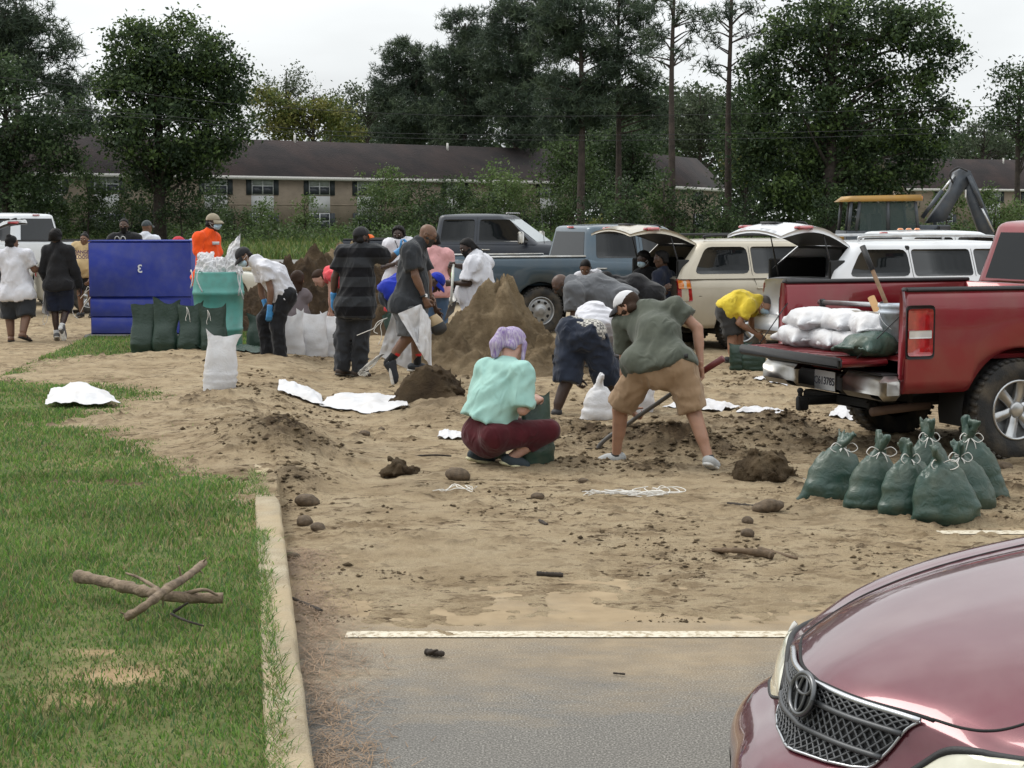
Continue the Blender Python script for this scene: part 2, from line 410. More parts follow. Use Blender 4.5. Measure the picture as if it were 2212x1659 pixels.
        c = ramp(noise(4, 8), (.3, (.33, .275, .19)), (.7, (.47, .41, .31)))
        c = mix(.8, c, ramp(noise(120, 4), (.33, (.6, .58, .52)), (.6, (1.08, 1.08, 1.08))), 'MULTIPLY')
        c = mix(mapr(noise(3, 7), .50, .70, 0, .6), c, (.20, .15, .095)); c = mix(mapr(noise(1.3, 7, .65), .45, .6, 0, .8), c, (.40, .315, .20)); L(c, p.inputs['Base Color']); bump(noise(85, 6), .8, .008)
    elif kind == 'paint':
        c = ramp(noise(30, 7, .7), (.40, (.32, .26, .175)), (.5, (.56, .505, .40)), (.7, (.66, .61, .51))); L(c, p.inputs['Base Color']); bump(noise(90, 5), .5, .004)
    _MC[name] = m; return m
def kerb_x(y): return -.71-.156*(y-5.87)
def isle_l(y): return -5.84-.094*(y-19.5)
ISLE_END = 28.5; KZ = .125
def isle(x, y): return (x < kerb_x(y)-.0) & (x > isle_l(y)) & (y < ISLE_END)
_bd = np.array([(10.9, -1.45), (11.7, -1.75), (12.4, -2.1), (13.2, -2.55), (14.0, -3.0), (14.9, -3.35), (16.3, -3.45), (17.6, -3.5), (18.4, -4.2), (19, -5.25), (20, -5.6), (21.3, -5.65), (22.4, -5.0), (23.0, -3.6), (23.6, -3.2), (24.2, -2.6)])
def isle_sand(x, y):                      # >0 where sand lies on the lawn
    b = np.interp(y, _bd[:, 0], _bd[:, 1]); e = np.minimum(x-b, np.minimum((y-11.0)*1.2, (23.9-y)*1.2))
    e = e+.34*n2(x, y, 1.4, 4, 5)+.12*n2(x, y, 6, 2, 8)
    return np.where(isle(x, y), e, 0)
MOUNDS = []                               # (x, y, radius, height, dark)
def mound(px, py, r, h, dk, sy=1.0): g = gnd(px, py); MOUNDS.append((g[0], g[1], r, h, dk, sy))
for a in [(612, 985, .32, .13, .9, 1.6), (640, 1005, .3, .10, .9, 1.3), (575, 960, .5, .10, .25, 1.5), (560, 1000, .45, .07, .1, 1.5), (640, 1065, .2, .05, .8, 1.4),
          (1235, 945, .34, .14, .5, 1.2), (1300, 960, .35, .10, .85, 1.0), (1380, 975, .4, .16, .9, 1.1), (1450, 985, .36, .14, .9, 1.2), (1520, 985, .3, .12, .9, 1.0),
          (1600, 960, .4, .10, .5, 1.2), (1660, 930, .35, .10, .5, 1.5), (1700, 935, .3, .09, .6, 1.5), (1210, 985, .25, .12, .5, 1.2), (1160, 930, .35, .10, .25, 1.2), (1400, 1020, .25, .04, .85, 1),
          (1590, 1000, .25, .07, .8, 1), (1245, 1010, .2, .06, .7, 1), (1010, 905, .5, .12, .35, 1.5), (940, 900, .5, .10, .4, 1.5), (760, 1000, .3, .03, .2, 1.2), (900, 1060, .3, .03, .4, 1), (690, 880, .4, .06, .2, 1.4), (500, 900, .5, .05, .1, 2),
          (620, 800, .5, .05, .2, 1.6), (700, 790, .5, .08, .3, 1.6), (870, 800, .5, .08, .25, 1.6), (150, 700, .5, .06, .3, 1.6), (590, 870, .45, .05, .25, 1.8), (1500, 930, .5, .06, .3, 1.5), (1420, 930, .4, .07, .3, 1.5), (1740, 980, .4, .05, .6, 1.2)]:
    mound(*a[:5], a[5])
def sand_z(x, y):
    """height of the sand sheet and how dark (moist, churned) it is"""
    kx = kerb_x(y)
    on = sstep(.42, -.20, x-kx)*sstep(isle_l(y)-.4, isle_l(y)+.3, x)*sstep(ISLE_END+.5, ISLE_END-.3, y)
    e = isle_sand(x, y); T = np.where(isle(x, y), np.clip(e*.07, -.06, .045), .0)
    lot = ~isle(x, y)
    near = (y-8.5)*.016+.030*n2(x, y, .8, 5, 21)+.020*n2(x, y, 3.5, 4, 22)+.014*n2(x, y, 14, 3, 24)
    far = (33-y)*.012+.03*n2(x, y, .4, 4, 25)
    tl = np.minimum(np.minimum(near, far), .022)
    tl = tl-.05*sstep(2.4, 3.0, x)*sstep(.25, .12, np.abs(y-10.2))*sstep(-.2, .25, n2(x, y, 2.5, 4, 27)+.25)
    kerbgap = sstep(11.9, 11.2, y+.3*n2(x, y, 1.2, 3, 31)); tl = np.where((x-kx < .5) & lot, tl-.02*kerbgap*sstep(.35, .0, x-kx), tl)
    T = np.where(lot, tl, T)
    base = np.where(isle(x, y), KZ, 0.0); wk = x-kx+.16*n2(x, y, 1.3, 3, 34)+.05*n2(x, y, 5, 2, 35); ramp = (KZ-.005)*sstep(.75, -.05, wk)*sstep(ISLE_END+.5, ISLE_END-.3, y)*sstep(-.05, 0, x-kx)
    use = sstep(11.3, 12.2, y+.5*n2(x, y, 1.1, 3, 33))
    z = np.where(lot, use*ramp, base)+T
    z = np.where(isle(x, y) & (e > 0), np.maximum(z, KZ+T), z); z = np.where(isle(x, y) & (e > 0) & (kx-x < .4), z-(.028*sstep(.4, 0, kx-x)*use), z)
    amp = sstep(7.6, 10.8, y)*sstep(46, 24, y)
    rough = .35+.65*sstep(-.15, .4, n2(x, y, .7, 3, 41))
    rl = n2(x, y, 3.0, 4, 43, True); lump = np.clip(n2(x, y, 9, 4, 44), 0, 1); lump2 = np.clip(n2(x, y, 24, 2, 45)-.05, 0, 1)
    z = z+amp*rough*(.020*n2(x, y, 1.2, 3, 42)+.020*rl+.085*lump**1.3+.045*lump2)
    foot = np.clip(n2(x*1.0, y*.6, 4.2, 2, 48), .2, 1)-.2; z = z-amp*.05*foot
    tread = sstep(.1, .45, n2(x, y, .55, 2, 51))*amp; z = z-.010*tread*(np.sin((y*1.0+.35*x+.3*n2(x, y, .8, 2, 52))*48) > .3)*sstep(.05, .3, n2(x, y, .9, 2, 53))
    dark = np.clip(3.2*(lump-.24), 0, .85)*rough*amp+np.clip(2.6*(lump2-.28), 0, .7)*rough*amp+.35*np.clip(foot*2.2, 0, .6)*amp*rough
    dark = dark+.22*sstep(.12, .5, n2(x, y, 1.1, 5, 55))*sstep(9, 12, y)*sstep(20, 14, y)
    hsum = np.zeros_like(z); dsum = np.zeros_like(z)
    for (mx, my, r, h, dk, sy) in MOUNDS:
        q = ((x-mx)/r)**2+((y-my)/(r*sy))**2; k = q < 5
        if not k.any(): continue
        g = np.exp(-q[k]*1.2); hsum[k] += g*h; dsum[k] += g*dk
    k = hsum > .002
    if k.any():
        xk, yk = x[k], y[k]; h = hsum[k]
        z[k] += h*(.7+.25*n2(xk, yk, 5, 3, 61, True)+.45*np.clip(n2(xk, yk, 9, 3, 62), -.3, 1)); dark[k] += dsum[k]*(.75+.5*n2(xk, yk, 9, 2, 63))
    return z, np.clip(dark, 0, 1)
def build_ground():
    G = ground_mat
    # terrain that runs on to the horizon
    ys = np.concatenate([np.linspace(79, 180, 60), np.linspace(200, 1400, 14)]); xs = np.linspace(-1, 1, 41)
    Y, T = np.meshgrid(ys, xs, indexing='ij'); X = T*(90+Y*.9); Z = .45*sstep(79, 150, Y)-.01+.12*n2(X, Y, .12, 3, 3)*sstep(82, 100, Y)
    o = mk('grass_field', np.stack([X, Y, Z], -1).reshape(-1, 3), gridfaces(*X.shape)[:, ::-1], G('field', 'field')); tag(o, kind='structure')
    o = mk('ground', [(-300, -40, -.06), (300, -40, -.06), (300, 80, -.06), (-300, 80, -.06)], [[0, 1, 2, 3]], G('field', 'field')); tag(o, kind='structure')
    o = mk('road', [(-300, 64.5, .0), (300, 64.5, .0), (300, 79.2, .0), (-300, 79.2, .0)], [[0, 1, 2, 3]], G('road', 'road')); tag(o, kind='structure')
    o = mk('parking_lot', [(-70, -12, 0), (70, -12, 0), (70, 61.5, 0), (-70, 61.5, 0)], [[0, 1, 2, 3]], G('asphalt', 'asphalt')); tag(o, kind='structure')
    b = MB(); b.box((0, 61.9, .06), (150, .35, .14), bev=.02); o = b.build('far_kerb', G('concrete', 'concrete'), smooth=False); tag(o, kind='structure')
    V = [(-300, 62.1, .05), (300, 62.1, .05), (300, 64.4, .05), (-300, 64.4, .05)]; o = mk('grass_verge', V, [[0, 1, 2, 3]], G('field', 'field')); tag(o, kind='structure')
    # lawn island
    ys = np.concatenate([np.arange(2.5, 14, .05), np.arange(14, ISLE_END, .12)]); u = np.linspace(0, 1, 90)
    Y, U = np.meshgrid(ys, u, indexing='ij'); X = isle_l(Y)+(kerb_x(Y)-.155-isle_l(Y))*U
    Z = KZ-.03+.02*n2(X, Y, .8, 3, 2)+.008*n2(X, Y, 6, 3, 4)
    Z = np.where((U < .02) | (Y > ISLE_END-.15), -.02, Z)
    bare = np.exp(-(((X+1.55)/.22)**2+((Y-6.62)/.16)**2))+.6*np.exp(-(((X+1.33)/.12)**2+((Y-7.0)/.1)**2))+.55*np.exp(-(((X+1.62)/.25)**2+((Y-6.25)/.12)**2))+.8*np.exp(-(((X+1.72)/.12)**2+((Y-6.98)/.06)**2))
    bare = np.clip(bare*1.4+sstep(-.25, .1, isle_sand(X, Y))+.5*sstep(.25, .5, n2(X, Y, 1.2, 4, 9)), 0, 1)
    o = mk('lawn', np.stack([X, Y, Z], -1).reshape(-1, 3), gridfaces(*X.shape), G('soil', 'soil')); attr(o, 'bare', bare.reshape(-1)); tag(o, kind='structure')
    # kerb, chipped along its edge
    ys = np.arange(2.5, 21.5, .04); prof = [(-.16, -.05), (-.16, KZ-.012), (-.15, KZ), (-.02, KZ), (-.004, KZ-.016), (.006, 0.0), (.01, -.05)]
    V = np.zeros((len(ys), len(prof), 3)); chip = np.clip(n2(ys, ys*0, 2.2, 4, 14)-.15, 0, 1)*.05
    for j, (dx, z) in enumerate(prof):
        V[:, j, 0] = kerb_x(ys)+dx-(chip if j in (3, 4) else 0)+.004*n2(ys, ys*0+j, 9, 3, 15); V[:, j, 1] = ys
        V[:, j, 2] = z+(.004*n2(ys, ys*0+j, 6, 3, 16)-(chip*.5 if j == 4 else 0))
    o = mk('kerb', V.reshape(-1, 3), gridfaces(*V.shape[:2])[:, ::-1], G('concrete', 'concrete'), smooth=False); tag(o, kind='structure')
    # the sheet of sand that has been trodden over lot, kerb and lawn
    ys = [7.6]
    while ys[-1] < 44: ys.append(ys[-1]+max(.015, ys[-1]**2/3500))
    ys = np.array(ys); t = np.linspace(-.35, .38, 560); Y, T = np.meshgrid(ys, t, indexing='ij'); X = T*Y
    Z, D = sand_z(X, Y)
    o = mk('sand', np.stack([X, Y, Z], -1).reshape(-1, 3), gridfaces(*X.shape)[:, ::-1], G('sand', 'sand')); attr(o, 'dark', D.reshape(-1)); tag(o, kind='structure')
    # painted lines
    def stripe(y, x0, x1, w, nm):
        xs = np.arange(x0, x1, .03); n = len(xs); e = .006*n2(xs, xs*0+y, 8, 3, 71); V = np.zeros((2, n, 3)); V[:, :, 0] = xs
        V[0, :, 1] = y-w/2+e+.002*xs; V[1, :, 1] = y+w/2+.006*n2(xs, xs*0+y+3, 8, 3, 72)+.002*xs; V[..., 2] = .005
        o = mk(nm, V.reshape(-1, 3), gridfaces(2, n), G('paint', 'paint')); tag(o, kind='structure')
    stripe(7.66, gnd(745, 1378)[0], 4.2, .115, 'parking_stripe'); stripe(10.2, 1.2, 5.2, .12, 'parking_stripe')
def grass_blades(name, X, Y, Z, hgt, wid, colmats, seed=1, lean=.55):
    r = np.random.default_rng(seed); n = len(X); a = r.uniform(0, 2*PI, n); b = r.uniform(0, 2*PI, n)
    h = hgt*r.uniform(.45, 1.25, n); w = wid*r.uniform(.6, 1.3, n); l = lean*h*r.uniform(.3, 1.5, n)
    P = np.stack([X, Y, Z], -1); s = np.stack([np.cos(a), np.sin(a), 0*a], -1)*w[:, None]/2; d = np.stack([np.cos(b), np.sin(b), 0*a], -1)*l[:, None]; up = np.array((0, 0, 1.))
    V = np.stack([P-s, P+s, P+d*.4+up*(h*.6)[:, None]+s*.8, P+d*.4+up*(h*.6)[:, None]-s*.8, P+d*1.05+up*(h*.92)[:, None]], 1).reshape(-1, 3)
    i = np.arange(n)[:, None]*5; F4 = i+np.array([[0, 1, 2, 3]]); F3 = i+np.array([[3, 2, 4]])
    o = mk(name, V, [F4, F3], None, smooth=False)
    for m in colmats: o.data.materials.append(m)
    k = r.integers(0, len(colmats), n); o.data.polygons.foreach_set('material_index', np.concatenate([k, k]).astype(np.int32)); return o
def leaf_mat(name, col, tr=.35, rough=.55):
    if name in _MC: return _MC[name]
    m, nt, p = _nt(name); N = nt.nodes.new; L = nt.links.new
    geo = N('ShaderNodeNewGeometry'); nz = N('ShaderNodeTexNoise'); nz.inputs['Scale'].default_value = .7; nz.inputs['Detail'].default_value = 3; L(geo.outputs['Position'], nz.inputs[0])
    ad = N('ShaderNodeMath'); ad.operation = 'ADD'; L(nz.outputs[0], ad.inputs[0]); q = N('ShaderNodeMath'); q.operation = 'MULTIPLY'; q.inputs[1].default_value = .5; L(geo.outputs['Random Per Island'], q.inputs[0]); L(q.outputs[0], ad.inputs[1])
    cr = N('ShaderNodeValToRGB'); L(ad.outputs[0], cr.inputs[0]); e = cr.color_ramp.elements
    e[0].position = .4; e[0].color = c4(tuple(v*.62 for v in col)); e[1].position = 1.0; e[1].color = c4(tuple(v*1.35 for v in col))
    L(cr.outputs[0], p.inputs['Base Color']); p.inputs['Roughness'].default_value = rough; p.inputs['Specular IOR Level'].default_value = .25
    if tr:
        t = N('ShaderNodeBsdfTranslucent'); L(cr.outputs[0], t.inputs[0]); mx = N('ShaderNodeMixShader'); mx.inputs[0].default_value = tr
        out = nt.nodes['Material Output']; L(p.outputs[0], mx.inputs[1]); L(t.outputs[0], mx.inputs[2]); L(mx.outputs[0], out.inputs[0])
    _MC[name] = m; return m
def build_grass():
    r = np.random.default_rng(5)
    ms = [leaf_mat('grass_a', (.105, .212, .040), .45), leaf_mat('grass_b', (.145, .258, .052), .45), leaf_mat('grass_c', (.085, .155, .038), .45), leaf_mat('grass_d', (.22, .29, .095), .45), leaf_mat('grass_e', (.095, .175, .065), .45), leaf_mat('grass_f', (.30, .25, .13), .3)]
    XS = []; YS = []
    for (y0, y1, dens) in ((4.9, 6.5, 6400), (6.5, 9, 5000), (9, 12, 3400), (12, 16, 2400), (16, 21, 1300), (21, 28.4, 800)):
        n = int((y1-y0)*5.4*dens); y = r.uniform(y0, y1, n); x = r.uniform(-.33*y1-.2, kerb_x(y)-.10+.05*n2(y*0, y, 1.3, 3, 18), n) if y1 < 17 else r.uniform(-7, kerb_x(y)-.10, n)
        frac = (.33*y1+.2+kerb_x((y0+y1)/2))/5.4 if y1 < 17 else .9; keep = r.uniform(0, 1, n) < max(.1, min(1, frac)); x = x[keep]; y = y[keep]
        k = isle(x, y) & (isle_sand(x, y) < -.03+.22*r.uniform(-1, .6, len(x)))
        bare = np.exp(-(((x+1.55)/.20)**2+((y-6.62)/.13)**2))+.8*np.exp(-(((x+1.62)/.2)**2+((y-6.25)/.1)**2))+.9*np.exp(-(((x+1.72)/.1)**2+((y-6.98)/.05)**2))
        k &= bare < r.uniform(.25, 1.2, len(x)); k &= n2(x, y, 2.2, 3, 19) > r.uniform(-1.6, -.05, len(x))
        XS.append(x[k]); YS.append(y[k])
    X = np.concatenate(XS); Y = np.concatenate(YS); Z = KZ-.035+.02*n2(X, Y, .8, 3, 2); hh = .042*(1+.8*n2(X, Y, 1.6, 3, 17)); ww = .0060*np.clip(Y/8, 1, 2.2)
    o = grass_blades('lawn_grass', X, Y, Z, hh, ww, ms, 3); tag(o, kind='stuff')
    # straggling tufts along the kerb edge and in the sand
    n = 7000; y = r.uniform(5, 16, n); x = kerb_x(y)-.125+.06*n2(y*0, y, 1.8, 3, 26)+r.normal(0, .028, n); k = (n2(x*0, y, 1.5, 3, 23) > -.3) & (isle_sand(x, y) < .05)
    x = x[k]; y = y[k]; o = grass_blades('kerb_grass', x, y, 0*x+KZ-.02, .055, .005, ms, 4, 1.0); tag(o, kind='stuff')
    n = 900; y = r.uniform(12, 23.5, n); x = r.uniform(-5.5, -1.6, n); k = isle(x, y) & (isle_sand(x, y) > 0) & (n2(x, y, 1.8, 2, 77) > .25); x = x[k]; y = y[k]
    o = grass_blades('sand_grass', x, y, 0*x+KZ, .06, .008, ms, 5, 1.0); tag(o, kind='stuff')
    # fallen pine straw raked against the kerb
    n = 5200; y = r.uniform(5.2, 9.6, n); off = np.abs(r.normal(0, .13, n))*(1+.5*n2(y*0, y, 1.1, 2, 81)); x = kerb_x(y)+.015+off
    k = n2(x, y, 2.4, 3, 82) > r.uniform(-.7, .45, n); x = x[k]; y = y[k]; n = len(x); a = r.uniform(0, PI, n); L_ = r.uniform(.03, .09, n); z = r.uniform(.006, .03, n)*np.exp(-(x-kerb_x(y))*3)+.004
    d = np.stack([np.cos(a), np.sin(a), r.normal(0, .12, n)], -1)*L_[:, None]/2; s = np.stack([-np.sin(a), np.cos(a), 0*a], -1)*.0022; P = np.stack([x, y, z], -1)
    V = np.stack([P-d-s, P-d+s, P+d+s*.4+np.array((0, 0, .004)), P+d-s*.4+np.array((0, 0, .004))], 1).reshape(-1, 3)
    o = mk('pine_straw', V, np.arange(4*n).reshape(-1, 4), leaf_mat('straw', (.21, .14, .085), 0), smooth=False); tag(o, kind='stuff')
    # tall grass of the field
    n = 18000; y = 79.5+70*r.uniform(0, 1, n)**1.5; x = r.uniform(-.34, .34, n)*y; z = .45*sstep(79, 150, y)
    o = grass_blades('field_grass', x, y, z, .42*(1+.7*n2(x, y, .15, 3, 29)), .10, [leaf_mat('field_a', (.10, .15, .04)), leaf_mat('field_b', (.15, .17, .055)), leaf_mat('field_c', (.065, .11, .03))], 6, .5); tag(o, kind='stuff')
def scatter_clods():
    """crumbs of soil lying all over the sand: too many and too small to count"""
    r = np.random.default_rng(9); n = 40000; y = 7.9+15*r.uniform(0, 1, n)**1.5; x = r.uniform(-.2, .32, n)*y
    k = (x > kerb_x(y)+.02) | (isle_sand(x, y) > .25); k &= sstep(-.1, .55, n2(x, y, 1.1, 4, 91)+.5*n2(x, y, 5, 2, 92)) > r.uniform(.05, 1, n); x = x[k]; y = y[k]; n = len(x)
    mx = [(m, r.normal(0, 1, (int(560*m[2]*m[4]), 2))) for m in MOUNDS if m[4] > .45]; ex = np.concatenate([m[0]+q[:, 0]*m[2]*.75 for m, q in mx]); ey = np.concatenate([m[1]+q[:, 1]*m[2]*m[5]*.75 for m, q in mx]); n0 = n; x = np.append(x, ex); y = np.append(y, ey); n = len(x)
    z, d = sand_z(x, y); s = (.003+.015*r.uniform(0, 1, n)**5)*np.clip(y/11, .8, 1.8); s[n0:] = .005+.024*r.uniform(0, 1, n-n0)**3
    B = np.array([(1, 0, 0), (0, 1, 0), (-1, 0, 0), (0, -1, 0), (0, 0, 1), (0, 0, -.6)], float)*1.1
    J = r.uniform(.6, 1.4, (n, 6, 1)); a = r.uniform(0, 2*PI, n); ca, sa = np.cos(a), np.sin(a); Q = B[None]*J*s[:, None, None]*np.stack([r.uniform(1, 1.9, n), np.ones(n), r.uniform(.45, .85, n)], -1)[:, None, :]
    V = np.stack([Q[..., 0]*ca[:, None]-Q[..., 1]*sa[:, None]+x[:, None], Q[..., 0]*sa[:, None]+Q[..., 1]*ca[:, None]+y[:, None], Q[..., 2]+np.maximum(z, 0)[:, None]+s[:, None]*.2], -1).reshape(-1, 3)
    T = np.array([(0, 1, 4), (1, 2, 4), (2, 3, 4), (3, 0, 4), (1, 0, 5), (2, 1, 5), (3, 2, 5), (0, 3, 5)]); F = (np.arange(n)[:, None, None]*6+T).reshape(-1, 3)
    o = mk('soil_crumbs', V, F, ground_mat('pile', 'pile')); attr(o, 'dark', np.repeat(np.clip(r.uniform(-.8, .8, n)+(np.arange(n) >= n0)*.15, 0, 1), 6)); tag(o, kind='stuff')
build_ground(); build_grass(); scatter_clods()
# ================================================================== vehicles (local frame: x forward, y left, z up, origin under the rear axle)
def paint(name, col, metal=.35, rough=.38, coat=.7, dirt=.18): return mat(name, col, rough, metal, var=.05, scale=2, coat=coat, dirt=((.20, .16, .11), dirt, 3.2))
GLS = glass('car_glass', (.010, .012, .014), .04); GLS2 = glass('car_glass_pale', (.30, .34, .36), .08)
RUB = mat('tyre_rubber', (.018, .018, .018), .82, bump=.6, bscale=70, dirt=((.22, .17, .11), .35, 6)); TRIM = mat('black_trim', (.018, .018, .019), .6, bump=.2, bscale=200); CHROME = mat('chrome', (.50, .49, .47), .34, .9, var=.10, dirt=((.26, .22, .15), .7, 5))
ALLOY = mat('alloy', (.50, .51, .52), .30, .9, var=.08, dirt=((.18, .14, .10), .3, 9)); STEELW = mat('steel_wheel', (.38, .39, .40), .4, .7, var=.1, dirt=((.12, .10, .07), .35, 9)); SEAM = mat('seam', (.008, .008, .008), .8); LRED = mat('lamp_red', (.35, .012, .014), .12, coat=1, var=.25, scale=20); LCLR = mat('lamp_clear', (.62, .60, .58), .12, coat=1); LAMB = mat('lamp_amber', (.65, .19, .02), .15, coat=1); UND = mat('underbody', (.012, .012, .012), .9)
def wheel(root, x, y, R, wd, rimR, style, side):
    """tyre with treaded shoulders; rim a child. side -1 faces -y"""
    s = side; w = wd/2; prof = [(rimR*.97, -w*.8), (rimR*1.02, -w*.95), (R*.80, -w), (R*.93, -w*.94), (R*.985, -w*.78), (R, -w*.6), (R, w*.6), (R*.985, w*.78), (R*.93, w*.94), (R*.80, w), (rimR*1.02, w*.95), (rimR*.97, w*.8)]
    V, F = lathe(prof, 56, 'y'); b = MB(); b.add(V, F); n = 44
    for i in range(n):
        a = 2*PI*i/n; c = np.array((math.cos(a), 0, math.sin(a))); t = np.array((-math.sin(a), 0, math.cos(a)))
        for q in (-1, 1):
            Rm = np.stack([c, np.array((0, 1., 0)), t], 1); b.box(c*(R*.985)+np.array((0, q*w*.62, 0)), (R*.045, w*.62, R*2*PI/n*.55), Rm)
    V, F = b.out(); o = mk('wheel', V+np.array((x, y, R)), F, RUB, root, local=True)
    b = MB(); f = s*w
    V, F = lathe([(rimR, f*.9), (rimR*.985, f*.98), (rimR*.93, f*.98), (rimR*.90, f*.80), (rimR*.86, f*.35), (rimR*.3, f*.25), (0, f*.25)], 40, 'y')
    b.add(V, F)
    if style == 'steel8':
        V, F = lathe([(rimR*.90, f*.62), (rimR*.80, f*.80), (rimR*.55, f*.70), (rimR*.34, f*.78), (rimR*.28, f*.98), (rimR*.20, f*1.02), (0, f*1.02)], 40, 'y'); b.add(V, F)
        V, F = b.out(); ro = mk('rim', V+np.array((x, y, R)), F, STEELW, o, local=True); h = MB()
        for i in range(8): a = 2*PI*i/8+.2; c = np.array((math.cos(a), 0, math.sin(a)))*rimR*.67; V, F = lathe([(rimR*.125, 0), (rimR*.115, f*.02), (0, f*.02)], 14, 'y', c+np.array((0, f*.775, 0))); V[:, 1] = f*.755+np.abs(V[:, 1]-f*.775)*s; h.add(V, F)
        V, F = h.out(); mk('rim_holes', V+np.array((x, y, R)), F, SEAM, o, local=True)
    else:
        k = {'spoke6': 6, 'spoke5': 5}.get(style, 6)
        for i in range(k):
            a = 2*PI*i/k+.3; c = np.array((math.cos(a), 0, math.sin(a))); t = np.array((-math.sin(a), 0, math.cos(a))); P = []
            for rr, hw, dp in ((.16, .15, .72), (.45, .135, .84), (.80, .17, .80), (.93, .22, .86)): P += [c*rr*rimR+t*hw*rimR+np.array((0, f*dp, 0)), c*rr*rimR-t*hw*rimR+np.array((0, f*dp, 0)), c*rr*rimR-t*hw*rimR*1.1+np.array((0, f*.45, 0)), c*rr*rimR+t*hw*rimR*1.1+np.array((0, f*.45, 0))]
            b.add(np.array(P), gridfaces(4, 4, wrapv=True))
        V, F = lathe([(rimR*.26, f*.5), (rimR*.26, f*.84), (rimR*.20, f*.90), (0, f*.90)], 24, 'y'); b.add(V, F); V, F = b.out(); mk('rim', V+np.array((x, y, R)), F, ALLOY, o, local=True)
    return o
def interp(keys): k = np.array(keys, float); return lambda x: np.interp(x, k[:, 0], k[:, 1])
class Shell:
    """lower body: lofted sections with wheel arches; side(x,z) gives the skin for panels laid on it"""
    SEC = np.array([(.80, 0), (.95, .004), (.975, .10), (.99, .35), (1.0, .60), (.992, .78), (.975, .90), (.95, .965), (.90, .995), (.55, 1.015), (0, 1.02)])
    def __init__(s, W, zt, zb, arches, x0, x1, step=.035): s.W, s.zt, s.zb, s.ar = interp(W), interp(zt), interp(zb), arches; s.x0, s.x1, s.step = x0, x1, step
    def bot(s, x):
        z = s.zb(x)
        for (xc, zc, R) in s.ar:
            d = R*R-(x-xc)**2; z = np.where(d > 0, np.maximum(z, zc+np.sqrt(np.maximum(d, 0))), z)
        return z
    def y(s, x, z): zb, zt = s.zb(x), s.zt(x); f = np.clip((z-zb)/(zt-zb+1e-6), 0, 1); return s.W(x)*np.interp(f, s.SEC[1:9, 1], s.SEC[1:9, 0])
    def build(s, name, m, root, caps=True):
        xs = np.unique(np.concatenate([np.arange(s.x0, s.x1, s.step), [s.x1], *[[xc-R*.999, xc+R*.999] for xc, zc, R in s.ar if s.x0 < xc-R and xc+R < s.x1]])); n = len(s.SEC); V = np.zeros((len(xs), 2*n-1, 3)); zb0 = s.zb(xs); zb = s.bot(xs); zt = s.zt(xs); W = s.W(xs)
        for j, (a, b) in enumerate(s.SEC):
            z = zb+(zt-zb)*b if b > 1 else np.maximum(zb0+(zt-zb0)*b, zb)
            z = np.maximum(z, zb+.0008*j); yy = W*a
            V[:, j, 0] = xs; V[:, j, 1] = yy; V[:, j, 2] = z; V[:, 2*n-2-j] = V[:, j]*np.array((1, -1, 1))
        F = [gridfaces(len(xs), 2*n-1)]
        if caps: F += [list(range(2*n-1)), [(len(xs)-1)*(2*n-1)+j for j in range(2*n-2, -1, -1)]]
        return mk(name, V.reshape(-1, 3), F, m, root, local=True)
class Cab:
    """greenhouse: rounded rectangles stacked from belt to roof"""
    def __init__(s, xf, xr, wy, z0, z1, crown=.03, rad=.13): s.xf, s.xr, s.wy = interp(xf), interp(xr), interp(wy); s.z0, s.z1, s.crown, s.rad = z0, z1, crown, rad
    def ring(s, z, inset=0.0):
        a, b, w = s.xf(z)-inset, s.xr(z)+inset, s.wy(z)-inset; r = s.rad; P = []
        for cx, cy, t0 in ((a-r, w-r, 0), (b+r, w-r, PI/2), (b+r, -w+r, PI), (a-r, -w+r, 1.5*PI)):
            for t in np.linspace(t0, t0+PI/2, 6): P.append((cx+r*math.cos(t), cy+r*math.sin(t)))
        return P
    def build(s, name, m, root):
        rings = []
        for z in np.linspace(s.z0, s.z1-.055, 7): rings.append([(x, y, z) for x, y in s.ring(z)])
        for dz, i in ((-.028, .014), (-.010, .045), (0, .10)): rings.append([(x, y, s.z1+dz) for x, y in s.ring(s.z1-.03, i)])
        top = np.array(rings[-1]); c = top.mean(0)
        for k in (.35, .7): q = top*(1-k)+c*k; q[:, 2] = s.z1+s.crown*(1-(1-k)**2); rings.append([tuple(v) for v in q])
        V = np.array(rings).reshape(-1, 3); n = len(rings[0]); F = [gridfaces(len(rings), n, wrapv=True), [(len(rings)-1)*n+j for j in range(n)]]; return mk(name, V, F, m, root, local=True)
def panel(name, pts, yfun, off, m, parent, side, thick=.006, sub=6):
    """plate lying on a side skin: pts (x,z); side +1 left, -1 right"""
    P = []
    for i in range(len(pts)):
        a, b = np.array(pts[i], float), np.array(pts[(i+1) % len(pts)], float)
        for t in np.arange(sub)/sub: P.append(a+(b-a)*t)
    P = np.array(P); y = np.array([float(yfun(x, z)) for x, z in P]); A = np.c_[P[:, 0], (y+off)*side, P[:, 1]]; B = np.c_[P[:, 0], (y-thick)*side, P[:, 1]]; n = len(P)
    tri = tessellate_polygon([[Vector((q[0], q[1], 0)) for q in P]]); F = [np.array(tri), np.array([[j, (j+1) % n, n+(j+1) % n, n+j] for j in range(n)])]; return mk(name, np.vstack([A, B]), F, m, parent, smooth=False, local=True)
def rpoly(x0, z0, x1, z1, r=.05, sl=(0, 0, 0, 0)):
    """rounded quad; sl shifts the x of (bottom-left, bottom-right, top-right, top-left)"""
    C = [(x0+sl[0], z0), (x1+sl[1], z0), (x1+sl[2], z1), (x0+sl[3], z1)]; out = []
    for i in range(4):
        p, a, b = np.array(C[i]), np.array(C[i-1]), np.array(C[(i+1) % 4]); u = unit(a-p)*r; v = unit(b-p)*r
        for t in (0, .33, .67, 1): out.append(p+u*(1-t)**2+v*t*t)
    return out
